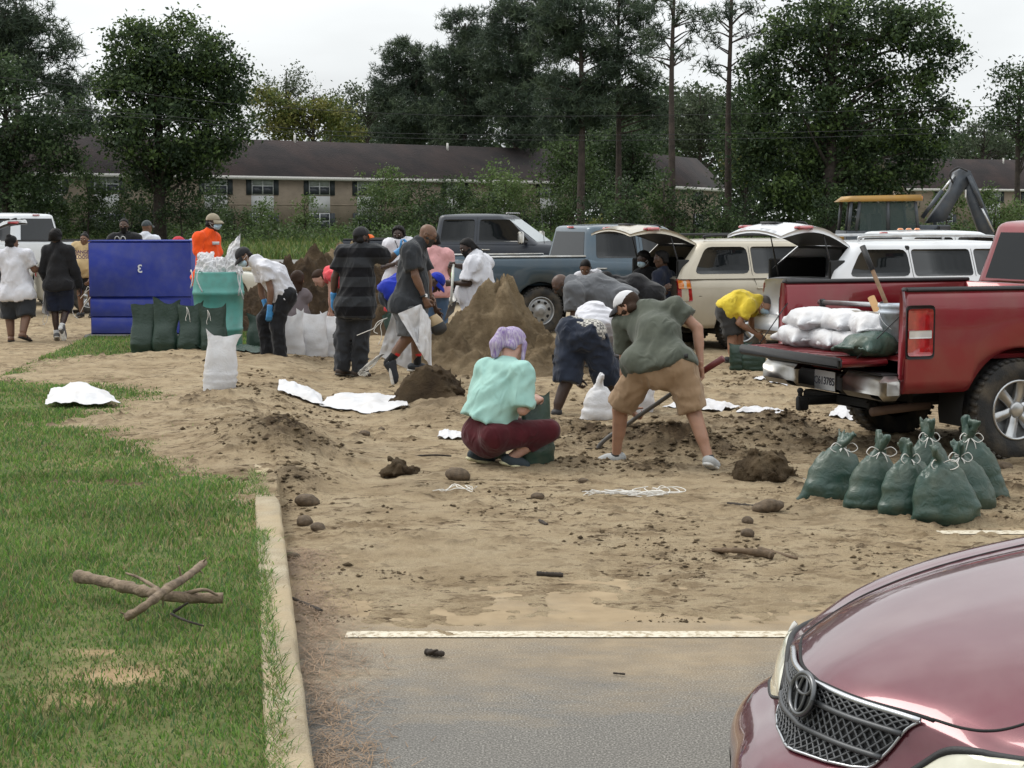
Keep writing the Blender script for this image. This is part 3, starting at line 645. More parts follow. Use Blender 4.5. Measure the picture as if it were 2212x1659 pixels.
def seam(pts, yfun, parent, side, r=.0035, name='seam', m=None):
    P = [(x, (float(yfun(x, z))+.001)*side, z) for x, z in pts]; V, F = tube(P, r, 5); return mk(name, V, F, m or SEAM, parent, local=True)
def liner(root, xc, zc, R, y0, y1):
    a = np.linspace(-.25, PI+.25, 16); V = np.array([[(xc+R*1.0*math.cos(t), y, zc+R*1.0*math.sin(t)) for t in a] for y in (y0, y1)]).reshape(-1, 3); mk('wheel_arch_liner', V, gridfaces(2, 16), UND, root, local=True)
    V = np.vstack([V[16:], [[xc, y1, zc]]]); mk('wheel_arch_back', V, np.array([[j, j+1, 16] for j in range(15)]), UND, root, local=True)
def handle(shell_y, x, z, m, parent, side, L=.17):
    y = float(shell_y(x, z)); b = MB(); b.tube(smooth_curve([(x-L/2, y*side, z), (x-L*.35, (y+.03)*side, z), (x+L*.35, (y+.03)*side, z), (x+L/2, y*side, z)], 10), .012, 7); b.build('door_handle', m, parent, local=True)
def flatbox(name, c, size, m, parent, bev=.01, R=None, smooth=False): b = MB(); b.box(c, size, R, bev); return b.build(name, m, parent, local=True, smooth=smooth)
def pickup(label, loc, yaw, pt, crew=True, bed=2.0, wb=3.6, R=.39, H=1.86, rail=1.34, tailgate_open=False, style='spoke6', W=1.0, wside=(-1, 1), rear=True, lights='f', window_pale=False, cabl=None, belt=1.22, front_over=.95, ro=1.2, capm=None):
    root = empty('pickup_truck', loc, yaw, label, 'pickup truck'); zf = .84; xr = -ro; xb = xr+bed; RA = R*1.22; cl = cabl or (1.95 if crew else 1.25); xcf = xb+.04+cl; xn = wb+front_over
    zb = rail-.78
    # cab + nose
    S = Shell([(xb+.03, W*.97), (xb+.08, W*.985), (xn-.55, W*.985), (xn-.2, W*.95), (xn-.05, W*.88), (xn, W*.78)], [(xb+.03, belt+.02), (xcf-.1, belt), (xcf+.05, belt+.01), (xcf+.4, belt-.01), (xn-.25, belt-.07), (xn-.06, belt-.14), (xn, belt-.25)], [(xb, .46), (wb-.6, .46), (xn-.1, .48), (xn, .52)], [(wb, R, RA)], xb+.03, xn); S.build('body', pt, root)
    C = Cab([(belt-.03, xcf+.42), (belt+.1, xcf+.22), (H-.05, xcf-.42)], [(belt-.03, xb+.04), (H-.05, xb+.13)], [(belt-.03, W*.945), (H-.05, W*.76)], belt-.03, H-.03); C.build('cab', pt, root); wy = lambda x, z: C.wy(z)
    zw0, zw1 = belt+.03, H-.13; k = (zw1-zw0)/(H-.05-belt)
    for s in (-1, 1):
        if crew:
            m_ = xb+.04+cl*.50; panel('window', rpoly(xb+.20, zw0, m_-.06, zw1, .06, (0, 0, 0, .05)), wy, .004, GLS, root, s); panel('window', rpoly(m_+.05, zw0, xcf+.20, zw1, .06, (0, .0, -.50*k-.06, 0)), wy, .004, GLS, root, s)
            seam([(m_, .5), (m_, zw0), (m_-.01, zw1+.05)], lambda x, z: max(S.y(x, min(z, belt)), 0) if z < belt else C.wy(z), root, s); handle(S.y, m_+.22, belt-.14, CHROME, root, s); handle(S.y, xb+.28, belt-.14, CHROME, root, s)
        else: panel('window', rpoly(xb+.22, zw0, xcf+.18, zw1, .06, (0, 0, -.50*k-.05, .05)), wy, .004, GLS, root, s); handle(S.y, xb+.32, belt-.14, CHROME, root, s)
        seam([(xcf+.22, belt-.02), (xcf+.20, .8), (xcf+.12, .5)], S.y, root, s); seam([(xb+.14, zw0), (xb+.12, .55)], S.y, root, s)
        liner(root, wb, R, RA*.99, (W*.97)*s, (W*.62)*s); wheel(root, wb, s*(W-.14), R, .27, R*.60, style, s); wheel(root, 0, s*(W-.14), R, .27, R*.60, style, s); liner(root, 0, R, RA*.99, (W*.93)*s, (W*.60)*s)
        b = MB(); b.box((xcf+.05, s*(W+.14), belt+.12), (.11, .20, .26), bev=.03); mo = b.build('side_mirror', CHROME if lights == 'tow' else TRIM, root, local=True, smooth=False); b = MB(); b.box((xcf+.12, s*(W+.02), belt+.03), (.06, .2, .05), bev=.01); b.build('mirror_arm', TRIM, mo, local=True, smooth=False)
    # glass front and back
    gx = lambda z: float(C.xf(z)); V = [(gx(zw0)+.004, -W*.80, zw0), (gx(zw0)+.004, W*.80, zw0), (gx(zw1)+.004, W*.66, zw1), (gx(zw1)+.004, -W*.66, zw1)]; mk('windshield', V, [[0, 1, 2, 3]], GLS2 if window_pale else GLS, root, smooth=False, local=True)
    gr = lambda z: float(C.xr(z)); V = [(gr(zw0+.02)-.004, -W*.74, zw0+.02), (gr(zw0+.02)-.004, W*.74, zw0+.02), (gr(zw1)-.004, W*.62, zw1), (gr(zw1)-.004, -W*.62, zw1)]; mk('rear_window', V, [[3, 2, 1, 0]], GLS, root, smooth=False, local=True); flatbox('brake_lamp', (gr(zw1+.06)-.008, 0, zw1+.075), (.02, .26, .035), LRED, root, .005)
    # nose
    flatbox('grille', (xn-.02, 0, belt-.42), (.06, W*1.25, .26), CHROME, root, .02); flatbox('front_bumper', (xn+.04, 0, .60), (.22, W*1.86, .24), CHROME, root, .05)
    for s in (-1, 1): flatbox('headlight', (xn-.05, s*W*.72, belt-.40), (.12, .30, .20), LCLR, root, .03)
    # bed: two walls with arches, headboard, floor
    xs = np.unique(np.concatenate([np.arange(xr, xb, .035), [xb]])); zlow = np.maximum(zb, np.where(RA**2-xs**2 > 0, R+np.sqrt(np.maximum(RA**2-xs**2, 0)), 0))
    for s in (-1, 1):
        prof = [(.965, 0.0), (.985, .12), (1.0, .45), (.995, .75), (.982, .93), (.965, 1.0), (.915, 1.0), (.90, .96), (.895, .15), (.90, 0)]; V = np.zeros((len(xs), len(prof), 3))
        for j, (a, b_) in enumerate(prof): V[:, j, 0] = xs; V[:, j, 1] = s*W*a; V[:, j, 2] = np.maximum(zb+(rail-zb)*b_, zlow+.0005*j)
        bo = mk('bed_side', V.reshape(-1, 3), [gridfaces(len(xs), len(prof), wrapv=True), list(range(len(prof))), [(len(xs)-1)*len(prof)+j for j in range(len(prof))][::-1]], pt, root, local=True)
        flatbox('rail_cap', ((xr+xb)/2+.005, s*W*.938, rail+.012), (bed-.01, W*.085, .035), capm or TRIM, bo, .012)
        V, F = rbox((.12, .10, .40) if not tailgate_open else (.05, .09, .36), .02); lc = (xr+.035, s*(W*.955), rail-.34); lo = mk('tail_light', V+np.array(lc), F, LRED, root, smooth=False, local=True); tailgate_open or (flatbox('reverse_lamp', (lc[0]-.005, lc[1]+s*.004, lc[2]-.02), (.122, .102, .075), LCLR, lo, .015), flatbox('lamp_bezel', (lc[0]+.004, lc[1]-s*.004, lc[2]), (.125, .10, .44), TRIM, lo, .02))
        lz = rail-.30; so = panel('side_lamp', rpoly(xr+.012, lz-.19, xr+.235, lz+.17, .03), lambda x, z: W*.998, .012, LRED, root, s, .02) if tailgate_open else None
        if so: panel('side_lamp_clear', rpoly(xr+.02, lz-.055, xr+.22, lz+.005, .008), lambda x, z: W*.998, .016, LCLR, so, s, .006); panel('side_lamp_bezel', rpoly(xr-.0, lz-.215, xr+.255, lz+.195, .04), lambda x, z: W*.998, .004, TRIM, so, s, .006)
        b = MB(); b.box((0, s*W*.72, zf+.10), (RA*1.7, W*.30, .22), bev=.05); b.build('wheel_tub', pt, root, local=True, smooth=False)
    flatbox('bed_floor', ((xr+xb)/2, 0, zf-.02), (bed-.03, W*1.80, .04), pt, root, .005); flatbox('bed_headboard', (xb-.03, 0, (rail+zf)/2), (.05, W*1.80, rail-zf), pt, root, .01)
    b = MB()
    for i in range(13): b.box(((xr+xb)/2, (i-6)*W*.135, zf+.006), (bed-.1, W*.07, .014), bev=.004)
    b.build('floor_ribs', pt, root, local=True, smooth=False)
    th = rail-zf-.06
    if tailgate_open:
        t = flatbox('tailgate', (xr-th/2-.02, 0, zf-.045), (th, W*1.62, .065), pt, root, .02); b = MB()
        for i in range(11): b.box((xr-th/2-.03, (i-5)*W*.14, zf-.009), (th*.86, W*.07, .012), bev=.004)
        b.build('tailgate_ribs', pt, t, local=True, smooth=False); flatbox('tailgate_edge', (xr-th-.015, 0, zf-.045), (.05, W*1.64, .085), TRIM, t, .02)
        for s in (-1, 1): V, F = tube([(xr-.30, s*W*.79, zf-.01), (xr+.03, s*W*.90, zf+.33)], .005, 6); mk('tailgate_cable', V, F, TRIM, t, local=True)
    else:
        t = flatbox('tailgate', (xr+.02, 0, (rail+zf)/2-.03), (.07, W*1.62, th+.05), pt, root, .025); flatbox('tailgate_handle', (xr-.018, 0, rail-.13), (.02, .24, .10), TRIM, t, .01)
    # rear bumper with step pad, plate, hitch
    b = MB(); b.box((xr-.09, 0, .59), (.17, W*.72, .16), bev=.03); bu = b.build('rear_bumper', TRIM, root, local=True, smooth=False)
    for s in (-1, 1): b = MB(); b.box((xr-.085, s*W*.66, .60), (.20, W*.62, .19), bev=.045); b.build('bumper_end', CHROME, bu, local=True, smooth=False); b = MB(); b.box((xr-.075, s*W*.66, .702), (.16, W*.5, .02), bev=.008); b.build('bumper_step', TRIM, bu, local=True, smooth=False)
    flatbox('underbody', ((xr+wb)/2+.2, 0, .50), (wb+ro-.2, W*1.2, .16), UND, root, .03); V, F = tube([(0, -W*.8, R), (0, W*.8, R)], .06, 10); mk('axle', V, F, UND, root, local=True)
    return root, S, C
def suv(label, loc, yaw, pt, L=(.95, 2.75, .95), R=.36, W=.92, H=1.62, belt=1.05, zb=.34, gate=None, tail='tall', style='spoke5', rails=True, name='suv', hatch_open=True, cladding=None, cat='car', gate_m=None):
    root = empty(name, loc, yaw, label, cat); ro, wb, fo = L; xr, xn = -ro, wb+fo; RA = R*1.2; xcf = wb-.55
    S = Shell([(xr, W*.90), (xr+.10, W*.97), (xr+.4, W), (wb, W), (xn-.35, W*.96), (xn-.1, W*.86), (xn, W*.70)], [(xr, belt-.02), (xr+.1, belt), (xcf, belt-.03), (xcf+.55, belt-.06), (xn-.3, belt-.16), (xn-.06, belt-.28), (xn, belt-.40)], [(xr, zb+.08), (xr+.2, zb), (xn-.15, zb-.02), (xn, zb+.06)], [(0, R, RA), (wb, R, RA)], xr, xn); S.build('body', pt, root)
    if cladding:
        for s in (-1, 1): panel('cladding', rpoly(RA+.04, zb+.01, wb-RA-.04, zb+.16, .02), S.y, .012, cladding, root, s)
    z0 = belt-.02; rr = .42
    C = Cab([(z0, xcf+.52), (belt+.08, xcf+.36), (H-.05, xcf-.35)], [(z0, xr+.03), (belt+.12, xr+.07), (H-.05, xr+rr)], [(z0, W*.965), (H-.05, W*.77)], z0, H-.025); wy = lambda x, z: C.wy(z); zw0, zw1 = belt+.05, H-.11
    if hatch_open:                       # pillars, roof and sides only: the back is open
        ys = []; rings = []
        for z in np.linspace(C.z0, C.z1-.055, 7): rings.append([(x, y, z) for x, y in C.ring(z)])
        for dz, i in ((-.028, .014), (-.010, .045), (0, .10)): rings.append([(x, y, C.z1+dz) for x, y in C.ring(C.z1-.03, i)])
        top = np.array(rings[-1]); c = top.mean(0)
        for k in (.35, .7): q = top*(1-k)+c*k; q[:, 2] = C.z1+C.crown*(1-(1-k)**2); rings.append([tuple(v) for v in q])
        V = np.array(rings).reshape(-1, 3); n = len(rings[0]); F = gridfaces(len(rings), n, wrapv=True); cen = V[F].mean(1); open_ = (cen[:, 2] < H-.085) & (np.abs(cen[:, 1]) < np.interp(cen[:, 2], [z0, H], [W*.80, W*.62])) & (cen[:, 0] < xr+rr+.12); F = F[~open_]; mk('cab', V, [F, [(len(rings)-1)*n+j for j in range(n)]], pt, root, local=True)
        flatbox('load_floor', (xr+.55, 0, belt-.33), (1.0, W*1.5, .05), UND, root, .01); flatbox('cargo_lining', (xr+1.15, 0, belt+.05), (.08, W*1.6, .75), UND, root, .02)
        for s in (-1, 1): flatbox('pillar_trim', (xr+.45, s*W*.80, belt-.05), (.85, .05, .60), UND, root, .02)
        flatbox('headliner', (xr+1.0, 0, H-.10), (1.2, W*1.4, .03), UND, root, .01)
    else:
        C.build('cab', pt, root); gr = lambda z: float(C.xr(z)); V = [(gr(zw0+.02)-.005, -W*.76, zw0+.02), (gr(zw0+.02)-.005, W*.76, zw0+.02), (gr(zw1)-.005, W*.62, zw1), (gr(zw1)-.005, -W*.62, zw1)]; mk('rear_window', V, [[3, 2, 1, 0]], GLS, root, smooth=False, local=True)
    gx = lambda z: float(C.xf(z)); V = [(gx(zw0)+.004, -W*.80, zw0), (gx(zw0)+.004, W*.80, zw0), (gx(zw1)+.004, W*.66, zw1), (gx(zw1)+.004, -W*.66, zw1)]; mk('windshield', V, [[0, 1, 2, 3]], GLS, root, smooth=False, local=True)
    x1 = xr+.36; x2 = xr+1.16; x3 = x2+.92
    for s in (-1, 1):
        panel('window', rpoly(x1-.10, zw0, x2-.03, zw1, .10, (-.02, 0, 0, .22)), wy, .004, GLS, root, s); panel('window', rpoly(x2+.03, zw0, x3-.03, zw1, .05), wy, .004, GLS, root, s); panel('window', rpoly(x3+.03, zw0, xcf+.30, zw1, .05, (0, 0, -.42, 0)), wy, .004, GLS, root, s)
        full = lambda x, z: S.y(x, z) if z < belt else float(C.wy(z))
        seam([(x2, zw1), (x2, zw0), (x2+.05, belt-.1), (x2+.02, zb+.1)], full, root, s); seam([(x3, zw1), (x3, zw0), (x3, zb+.08)], full, root, s); handle(S.y, x2+.15, belt-.16, pt, root, s); handle(S.y, x3+.15, belt-.16, pt, root, s)
        seam([(xr+.3, belt-.26), (wb-.5, belt-.28)], S.y, root, s, .004, 'crease')
        for xc in (0, wb): liner(root, xc, R, RA*.99, W*.95*s, W*.60*s); wheel(root, xc, s*(W-.12), R, .23, R*.64, style, s)
        if tail == 'tall': lo = panel('tail_light', rpoly(xr+.0, belt-.33, xr+.20, belt-.02, .02, (0, 0, -.03, 0)), S.y, .014, LRED, root, s, .03); panel('turn_lamp', rpoly(xr+.01, belt-.15, xr+.18, belt-.03, .015, (0, 0, -.02, 0)), S.y, .018, LAMB, lo, s, .01)
        else: panel('tail_light', rpoly(xr+.0, belt-.22, xr+.30, belt-.05, .03, (0, -.1, 0, 0)), S.y, .012, LRED, root, s, .03)
        if rails: V, F = tube(smooth_curve([(xr+.55, s*W*.60, H-.0), (xr+.72, s*W*.63, H+.05), (xcf-.75, s*W*.63, H+.05), (xcf-.55, s*W*.60, H+.0)], 24), .018, 7); mk('roof_rail', V, F, TRIM if tail == 'tall' else ALLOY, root, local=True)
        b = MB(); b.box((xcf+.22, s*(W+.08), belt+.09), (.10, .17, .15), bev=.03); b.build('side_mirror', pt, root, local=True, smooth=False)
    b = MB(); b.box((xr-.03, 0, zb+.19), (.22, W*1.86, .26), bev=.06); b.build('rear_bumper', pt, root, local=True, smooth=False); b = MB(); b.box((xn-.05, 0, zb+.20), (.25, W*1.6, .30), bev=.08); b.build('front_bumper', pt, root, local=True, smooth=False); flatbox('underbody', ((xr+xn)/2, 0, zb), (xn-xr-.3, W*1.5, .14), UND, root, .03)
    for s in (-1, 1): flatbox('headlight', (xn-.12, s*W*.66, belt-.40), (.18, .30, .15), LCLR, root, .05)
    if hatch_open and gate is not None:
        gl, ang, droop = gate; hx, hz = xr+rr-.02, H-.035; n = 13; ww = 9; V = np.zeros((n, ww, 3))
        for i in range(n):
            t = i/(n-1); cur = droop*math.sin(t*PI*.9); x = hx-gl*t*math.cos(ang)+cur*math.sin(ang)*.6-0; z = hz+gl*t*math.sin(ang)+cur; w = W*np.interp(t, [0, .4, .75, 1], [.66, .74, .80, .74])
            for j in range(ww): u = j/(ww-1)*2-1; V[i, j] = (x-.04*(1-u*u)*math.sin(ang), u*w, z-.07*u*u*(.4+.6*t))
        A = V.reshape(-1, 3); B = A-np.array((0, 0, .07))*np.concatenate([np.full(ww, .5+.5*math.sin(i/(n-1)*PI)) for i in range(n)])[:, None]; f = gridfaces(n, ww); m_ = n*ww; rim = []
        for i in range(n-1): rim += [[i*ww, (i+1)*ww, m_+(i+1)*ww, m_+i*ww], [(i+1)*ww+ww-1, i*ww+ww-1, m_+i*ww+ww-1, m_+(i+1)*ww+ww-1]]
        for j in range(ww-1): rim += [[(n-1)*ww+j, (n-1)*ww+j+1, m_+(n-1)*ww+j+1, m_+(n-1)*ww+j], [j+1, j, m_+j, m_+j+1]]
        go = mk('tailgate', np.vstack([A, B]), [f[:, ::-1], f, np.array(rim)], None, root, local=True, mats=[pt, TRIM], midx=np.concatenate([np.zeros(len(f)), np.ones(len(f)), np.zeros(len(rim))])); go.data.polygons.foreach_get
        me = go.data; k = len(f); me.polygons.foreach_set('vertices', []) if False else None
        # lower face indices
        g_ = np.vstack([f[:, ::-1], f+m_]); bpy.data.meshes.remove(me) if False else None
        go.data = mesh_np('tailgate', np.vstack([A, B]), [f[:, ::-1], f+m_, np.array(rim)]); go.data.materials.append(pt); go.data.materials.append(TRIM); go.data.polygons.foreach_set('material_index', np.concatenate([np.zeros(k), np.ones(k), np.zeros(len(rim))]).astype(np.int32))
        # glass of the raised gate, on its upper (outer) skin near the hinge
        i0, i1 = 1, 5; P = [V[i0, 1], V[i0, ww-2], V[i1, ww-2], V[i1, 1]]; G = [[V[i, j]+np.array((0, 0, .004)) for j in range(1, ww-1)] for i in range(i0, i1+1)]; G = np.array(G).reshape(-1, 3); mk('gate_window', G, gridfaces(i1-i0+1, ww-2)[:, ::-1], GLS, go, local=True)
        for s in (-1, 1):
            j = ww-1 if s > 0 else 0; L0 = (V[8, j]+V[9, j])/2; flatbox('gate_lamp', (L0[0], L0[1]*.96, L0[2]+.0), (.22, .14, .05), LRED, go, .02); p1 = V[5, j]+np.array((0, -s*.03, -.05)); p0 = np.array((xr+.14, s*W*.74, belt+.02)); Vt, Ft = tube([p0, (p0+p1)/2, p1], [.012, .012, .006], 7); mk('gas_strut', Vt, Ft, TRIM, go, local=True)
        pl = V[9, ww//2]; flatbox('plate_recess', (pl[0], 0, pl[2]+.0), (.13, .40, .03), TRIM, go, .012, R3(0, ang, 0)); Vt, Ft = tube(smooth_curve([V[6, 3]+np.array((0, 0, .02)), V[4, 3]+np.array((0, .05, .05)), V[2, 4]+np.array((0, .1, .03))], 10), .012, 6); mk('rear_wiper', Vt, Ft, TRIM, go, local=True)
    return root, S, C
YAW = math.radians(20.6); HD = np.array((math.cos(YAW), math.sin(YAW), 0)); LF = np.array((-math.sin(YAW), math.cos(YAW), 0))
def build_vehicles():
    RED = paint('paint_red', (.22, .010, .018), .3, .34, .8, .22)
    root, S, C = pickup('red pickup truck with its tailgate down, loaded with sandbags', (3.62, 14.2, 0), YAW, RED, crew=True, tailgate_open=True, R=.40, H=1.90, belt=1.32, rail=1.34, style='spoke6', ro=1.05, bed=1.88, W=.97); out = {'red': root}
    xr = -1.05
    # plate, hitch, tail details
    pl = flatbox('license_plate', (xr-.185, -.12, .60), (.012, .31, .155), mat('plate_white', (.62, .64, .66), .5), root, .004); text_mesh('plate_number', 'C613785', .085, Matrix.Translation((xr-.193, -.12, .595))@Matrix.Rotation(-PI/2, 4, 'Z')@Matrix.Rotation(PI/2, 4, 'X'), mat('plate_ink', (.02, .025, .05), .6), pl, bold=True)
    b = MB(); b.box((xr-.12, .0, .43), (.34, .07, .07), bev=.01); b.box((xr-.32, 0, .41), (.10, .06, .12), bev=.015); V, F = lathe([(0, 0), (.018, 0), (.018, .02), (.026, .035), (.026, .05), (.012, .065), (0, .065)], 14); b.add(V+np.array((xr-.34, 0, .47)), F); b.box((xr+.02, 0, .43), (.10, 1.0, .08), bev=.02); b.build('tow_hitch', UND, root, local=True, smooth=False)
    V, F = tube([(xr+.5, -.55, .42), (xr+.1, -.58, .40), (xr-.05, -.60, .39)], .035, 10); mk('exhaust', V, F, mat('rust', (.10, .06, .04), .8), root, local=True)
    M = np.array(Matrix.Translation((3.62, 14.2, 0))@Matrix.Rotation(YAW, 4, 'Z')); zf = .84
    # load in the bed and on the tailgate
    bags = [((xr-0.06, .46, zf+.0), (.55, .34, .16), 1.35, 'white sandbag at the left end of the bottom layer on the tailgate'), ((xr+0.00, .10, zf+.0), (.55, .34, .15), 1.5, 'middle white sandbag of the bottom layer on the tailgate'), ((xr+0.02, -.24, zf+.0), (.52, .33, .15), 1.65, 'right white sandbag of the bottom layer on the tailgate'),
            ((xr+0.00, .40, zf+.14), (.58, .36, .17), 1.25, 'white sandbag on top at the left, knotted end outward'), ((xr+0.08, .05, zf+.14), (.58, .36, .17), 1.45, 'white sandbag on top in the middle'), ((xr+0.12, -.34, zf+.12), (.60, .38, .18), 1.2, 'white sandbag on top at the right')]
    for i, (c, sz, yw, l) in enumerate(bags): bag_lying(c, sz, yw, l, 200+i, frameM=M, group='white bags in the red truck')
    bag_lying((xr-.02, -.62, zf), (.66, .34, .17), .35, 'green sandbag lying on the near corner of the tailgate', 210, m=G_BAG, frameM=M)
    def inbed(p): return (M@np.append(np.array(p, float), 1))[:3]
    def bucket(p, r, h, label, m):
        g = inbed(p); root = empty('bucket', g, label=label, cat='bucket'); V, F = lathe([(0, .0), (r*.86, 0), (r*.98, h*.80), (r*1.05, h*.81), (r*1.05, h*.86), (r*.99, h*.87), (r*1.0, h*.93), (r*1.06, h*.94), (r*1.06, h), (r*1.0, h), (r*.95, h*.5), (0, h*.45)], 32); mk('pail', V, F, m, root, local=True); a = np.linspace(0, PI, 14); V, F = tube([(r*1.05*math.cos(t), -r*.9*math.sin(t)*.8-.02, h*.85-r*1.0*math.sin(t)) for t in a], .004, 6); mk('bail', V, F, ALLOY, root, local=True)
    WB_ = mat('bucket_white', (.50, .55, .62), .5, var=.15, scale=9, dirt=((.12, .10, .07), .6, 14)); bucket((xr+.14, -.66, zf+.02), .155, .37, 'grey-white plastic bucket in the red truck bed', WB_)
    g = inbed((xr+.28, -.28, zf+.02)); tub = empty('plastic_tub', g, YAW, 'dirty translucent tub of tools in the red truck bed', 'tub'); TUBM = mat('tub_plastic', (.36, .34, .31), .6, var=.2, scale=10, dirt=((.14, .10, .07), .7, 9))
    for nm, c, sz in (('tub_side', (0, -.24, .14), (.36, .015, .28)), ('tub_side', (0, .24, .14), (.36, .015, .28)), ('tub_end', (-.18, 0, .14), (.015, .48, .28)), ('tub_end', (.18, 0, .14), (.015, .48, .28)), ('tub_base', (0, 0, .01), (.36, .48, .015)), ('tub_rim', (-.19, 0, .285), (.03, .52, .02))): flatbox(nm, c, sz, TUBM, tub, .004)
    def stick(p0, p1, r, m, label, nm, cat, extra=None):
        a, b_ = inbed(p0), inbed(p1); root = empty(nm, a, label=label, cat=cat); V, F = tube([a, (a+b_)/2, b_], r, 9); mk('shaft', V, F, m, root)
        if extra: extra(root, a, b_)
        return root
    WOOD = mat('wood_handle', (.20, .12, .065), .7, var=.25, scale=12); stick((xr+.22, -.58, zf+.1), (xr+.10, -.18, zf+.83), .017, WOOD, 'long shovel handle with black grip leaning out of the bucket', 'shovel', 'shovel', lambda rt, a, b_: mk('grip', *tube([b_-(b_-a)*.26, b_], [.022, .024], 9), TRIM, rt))
    stick((xr+.30, -.28, zf+.1), (xr+.24, -.10, zf+.42), .03, mat('wood_raw', (.45, .27, .12), .8), 'paint-stained wooden float sticking out of the tub', 'wooden_float', 'tool'); stick((xr+.26, -.36, zf+.1), (xr+.22, -.33, zf+.33), .018, LCLR, 'white pipe end sticking out of the tub', 'pipe', 'pipe'); stick((xr+.22, -.22, zf+.2), (xr+.05, -.36, zf+.12), .010, ALLOY, 'thin steel bar laid over the tub', 'steel_bar', 'bar')
    a, b_ = inbed((xr+.25, .72, zf+.34)), inbed((xr+.42, -.80, zf+.36)); cb = empty('cargo_bar', a, label='aluminium cargo bar across the red truck bed', cat='cargo bar'); mk('tube', *tube([a, (a+b_)/2, b_], .022, 10), ALLOY, cb)
    for t in (.03, .55): c = a+(b_-a)*t; B = MB(); B.box(c-np.array((0, 0, .12)), (.05, .05, .30), bev=.01); B.build('bracket', TRIM, cb, smooth=False)
    # --- white suv with raised gate
    WH = paint('paint_white', (.66, .67, .69), .0, .35, .7, .10)
    out['wsuv'] = suv('white SUV with its liftgate raised, parked behind the red pickup', (4.50, 22.0, 0), YAW, WH, L=(.98, 2.7, .95), H=1.62, belt=1.13, W=.93, gate=(1.02, .10, .20), tail='low', style='spoke5')[0]
    BE = paint('paint_beige', (.47, .42, .33), .25, .38, .6, .15)
    out['bsuv'] = suv('beige SUV with raised liftgate, beside the bending men', (2.97, 25.25, 0), YAW, BE, L=(1.0, 2.85, .95), H=1.60, belt=1.06, W=.93, gate=(1.08, .12, .16), tail='tall', style='spoke6')[0]
    BG = paint('paint_bluegrey', (.052, .085, .115), .4, .36, .6, .10)
    out['bgt'] = pickup('blue-grey pickup truck with steel wheels behind the sand pile', (.43-.86*math.sin(YAW), 28.0+.86*math.cos(YAW), 0), YAW, BG, R=.39, H=1.80, belt=1.21, rail=1.26, style='steel8', capm=CHROME)[0]
    NV = paint('paint_navy', (.006, .011, .022), .0, .42, .18, .04); loc = at(880, 600, 38.5); yw = math.radians(-12)
    r2, S2, C2 = pickup('dark navy crew-cab pickup with roof clearance lamps, facing right', (loc[0], 38.5, 0), yw, NV, R=.42, H=2.00, belt=1.36, rail=1.42, style='spoke6', lights='tow', window_pale=True, W=1.02); out['navy'] = r2
    for i in range(5): V, F = lathe([(0, .03), (.03, .028), (.045, .01), (.05, 0)], 12); mk('clearance_lamp', V*np.array((1.3, 1, 1))+np.array((2.42, (i-2)*.24, 1.995)), F, mat('lamp_smoke', (.03, .025, .025), .2, coat=1), r2, local=True)
    sy = lambda x, z: -1.025; text_mesh('decal', 'Z71', .17, Matrix.Translation((-.95, -1.027, 1.22))@Matrix.Rotation(PI/2, 4, 'X'), mat('decal_white', (.6, .6, .6), .5), r2, bold=True); text_mesh('decal_small', '4X4', .07, Matrix.Translation((-.88, -1.027, 1.10))@Matrix.Rotation(PI/2, 4, 'X'), mat('decal_white', (.6, .6, .6)), r2); panel('decal_red', [(-1.17, 1.14), (-1.06, 1.14), (-1.0, 1.30), (-1.11, 1.30)], lambda x, z: 1.021, .004, mat('decal_red', (.55, .03, .03), .5), r2, -1)
    V, F = tube([(3.25, -.6, 1.30), (3.18, -.6, 2.0)], .006, 5); mk('antenna', V, F, TRIM, r2, local=True)
    W2 = paint('paint_white2', (.66, .68, .70), .0, .35, .7, .08); loc = at(160, 600, 38); out['wtruck'] = pickup('white crew-cab pickup parked at the left, facing left', (loc[0], 38.0, 0), math.radians(163), W2, R=.41, H=2.02, belt=1.36, rail=1.40, style='spoke6')[0]
    loc = at(1990, 600, 31.5); r3 = pickup('white pickup behind the white SUV, amber lamps on its roof', (loc[0], 31.5, 0), YAW, paint('paint_white3', (.62, .64, .66), 0, .35, .7, .08), R=.41, H=1.68, belt=1.15, rail=1.2, style='steel8', cabl=2.2)[0]; out['wt2'] = r3; r3.location.x -= 1.5
    for i in range(3): V, F = lathe([(0, .03), (.03, .028), (.045, .01), (.05, 0)], 12); mk('clearance_lamp', V*np.array((1.3, 1, 1))+np.array((1.05+.18*i, -.35, 1.685)), F, LAMB, r3, local=True)
    CR = paint('paint_cream', (.50, .48, .41), .1, .36, .7, .1); loc = at(173, 600, 34.6)
    out['cream'] = sedan('cream sedan behind the walking people at the left', (loc[0]+.1, 35.0, 0), math.radians(12), CR)
    out['hatch'] = suv('dark hatchback with open rear door at the left edge of the lot', (at(-115, 600, 33)[0], 33.5, 0), math.radians(200), paint('paint_black', (.02, .02, .022), .3, .3, .8, .1), L=(.9, 2.6, .9), H=1.55, belt=1.05, gate=(.9, .35, .15), style='spoke5', tail='low')[0]
    return out
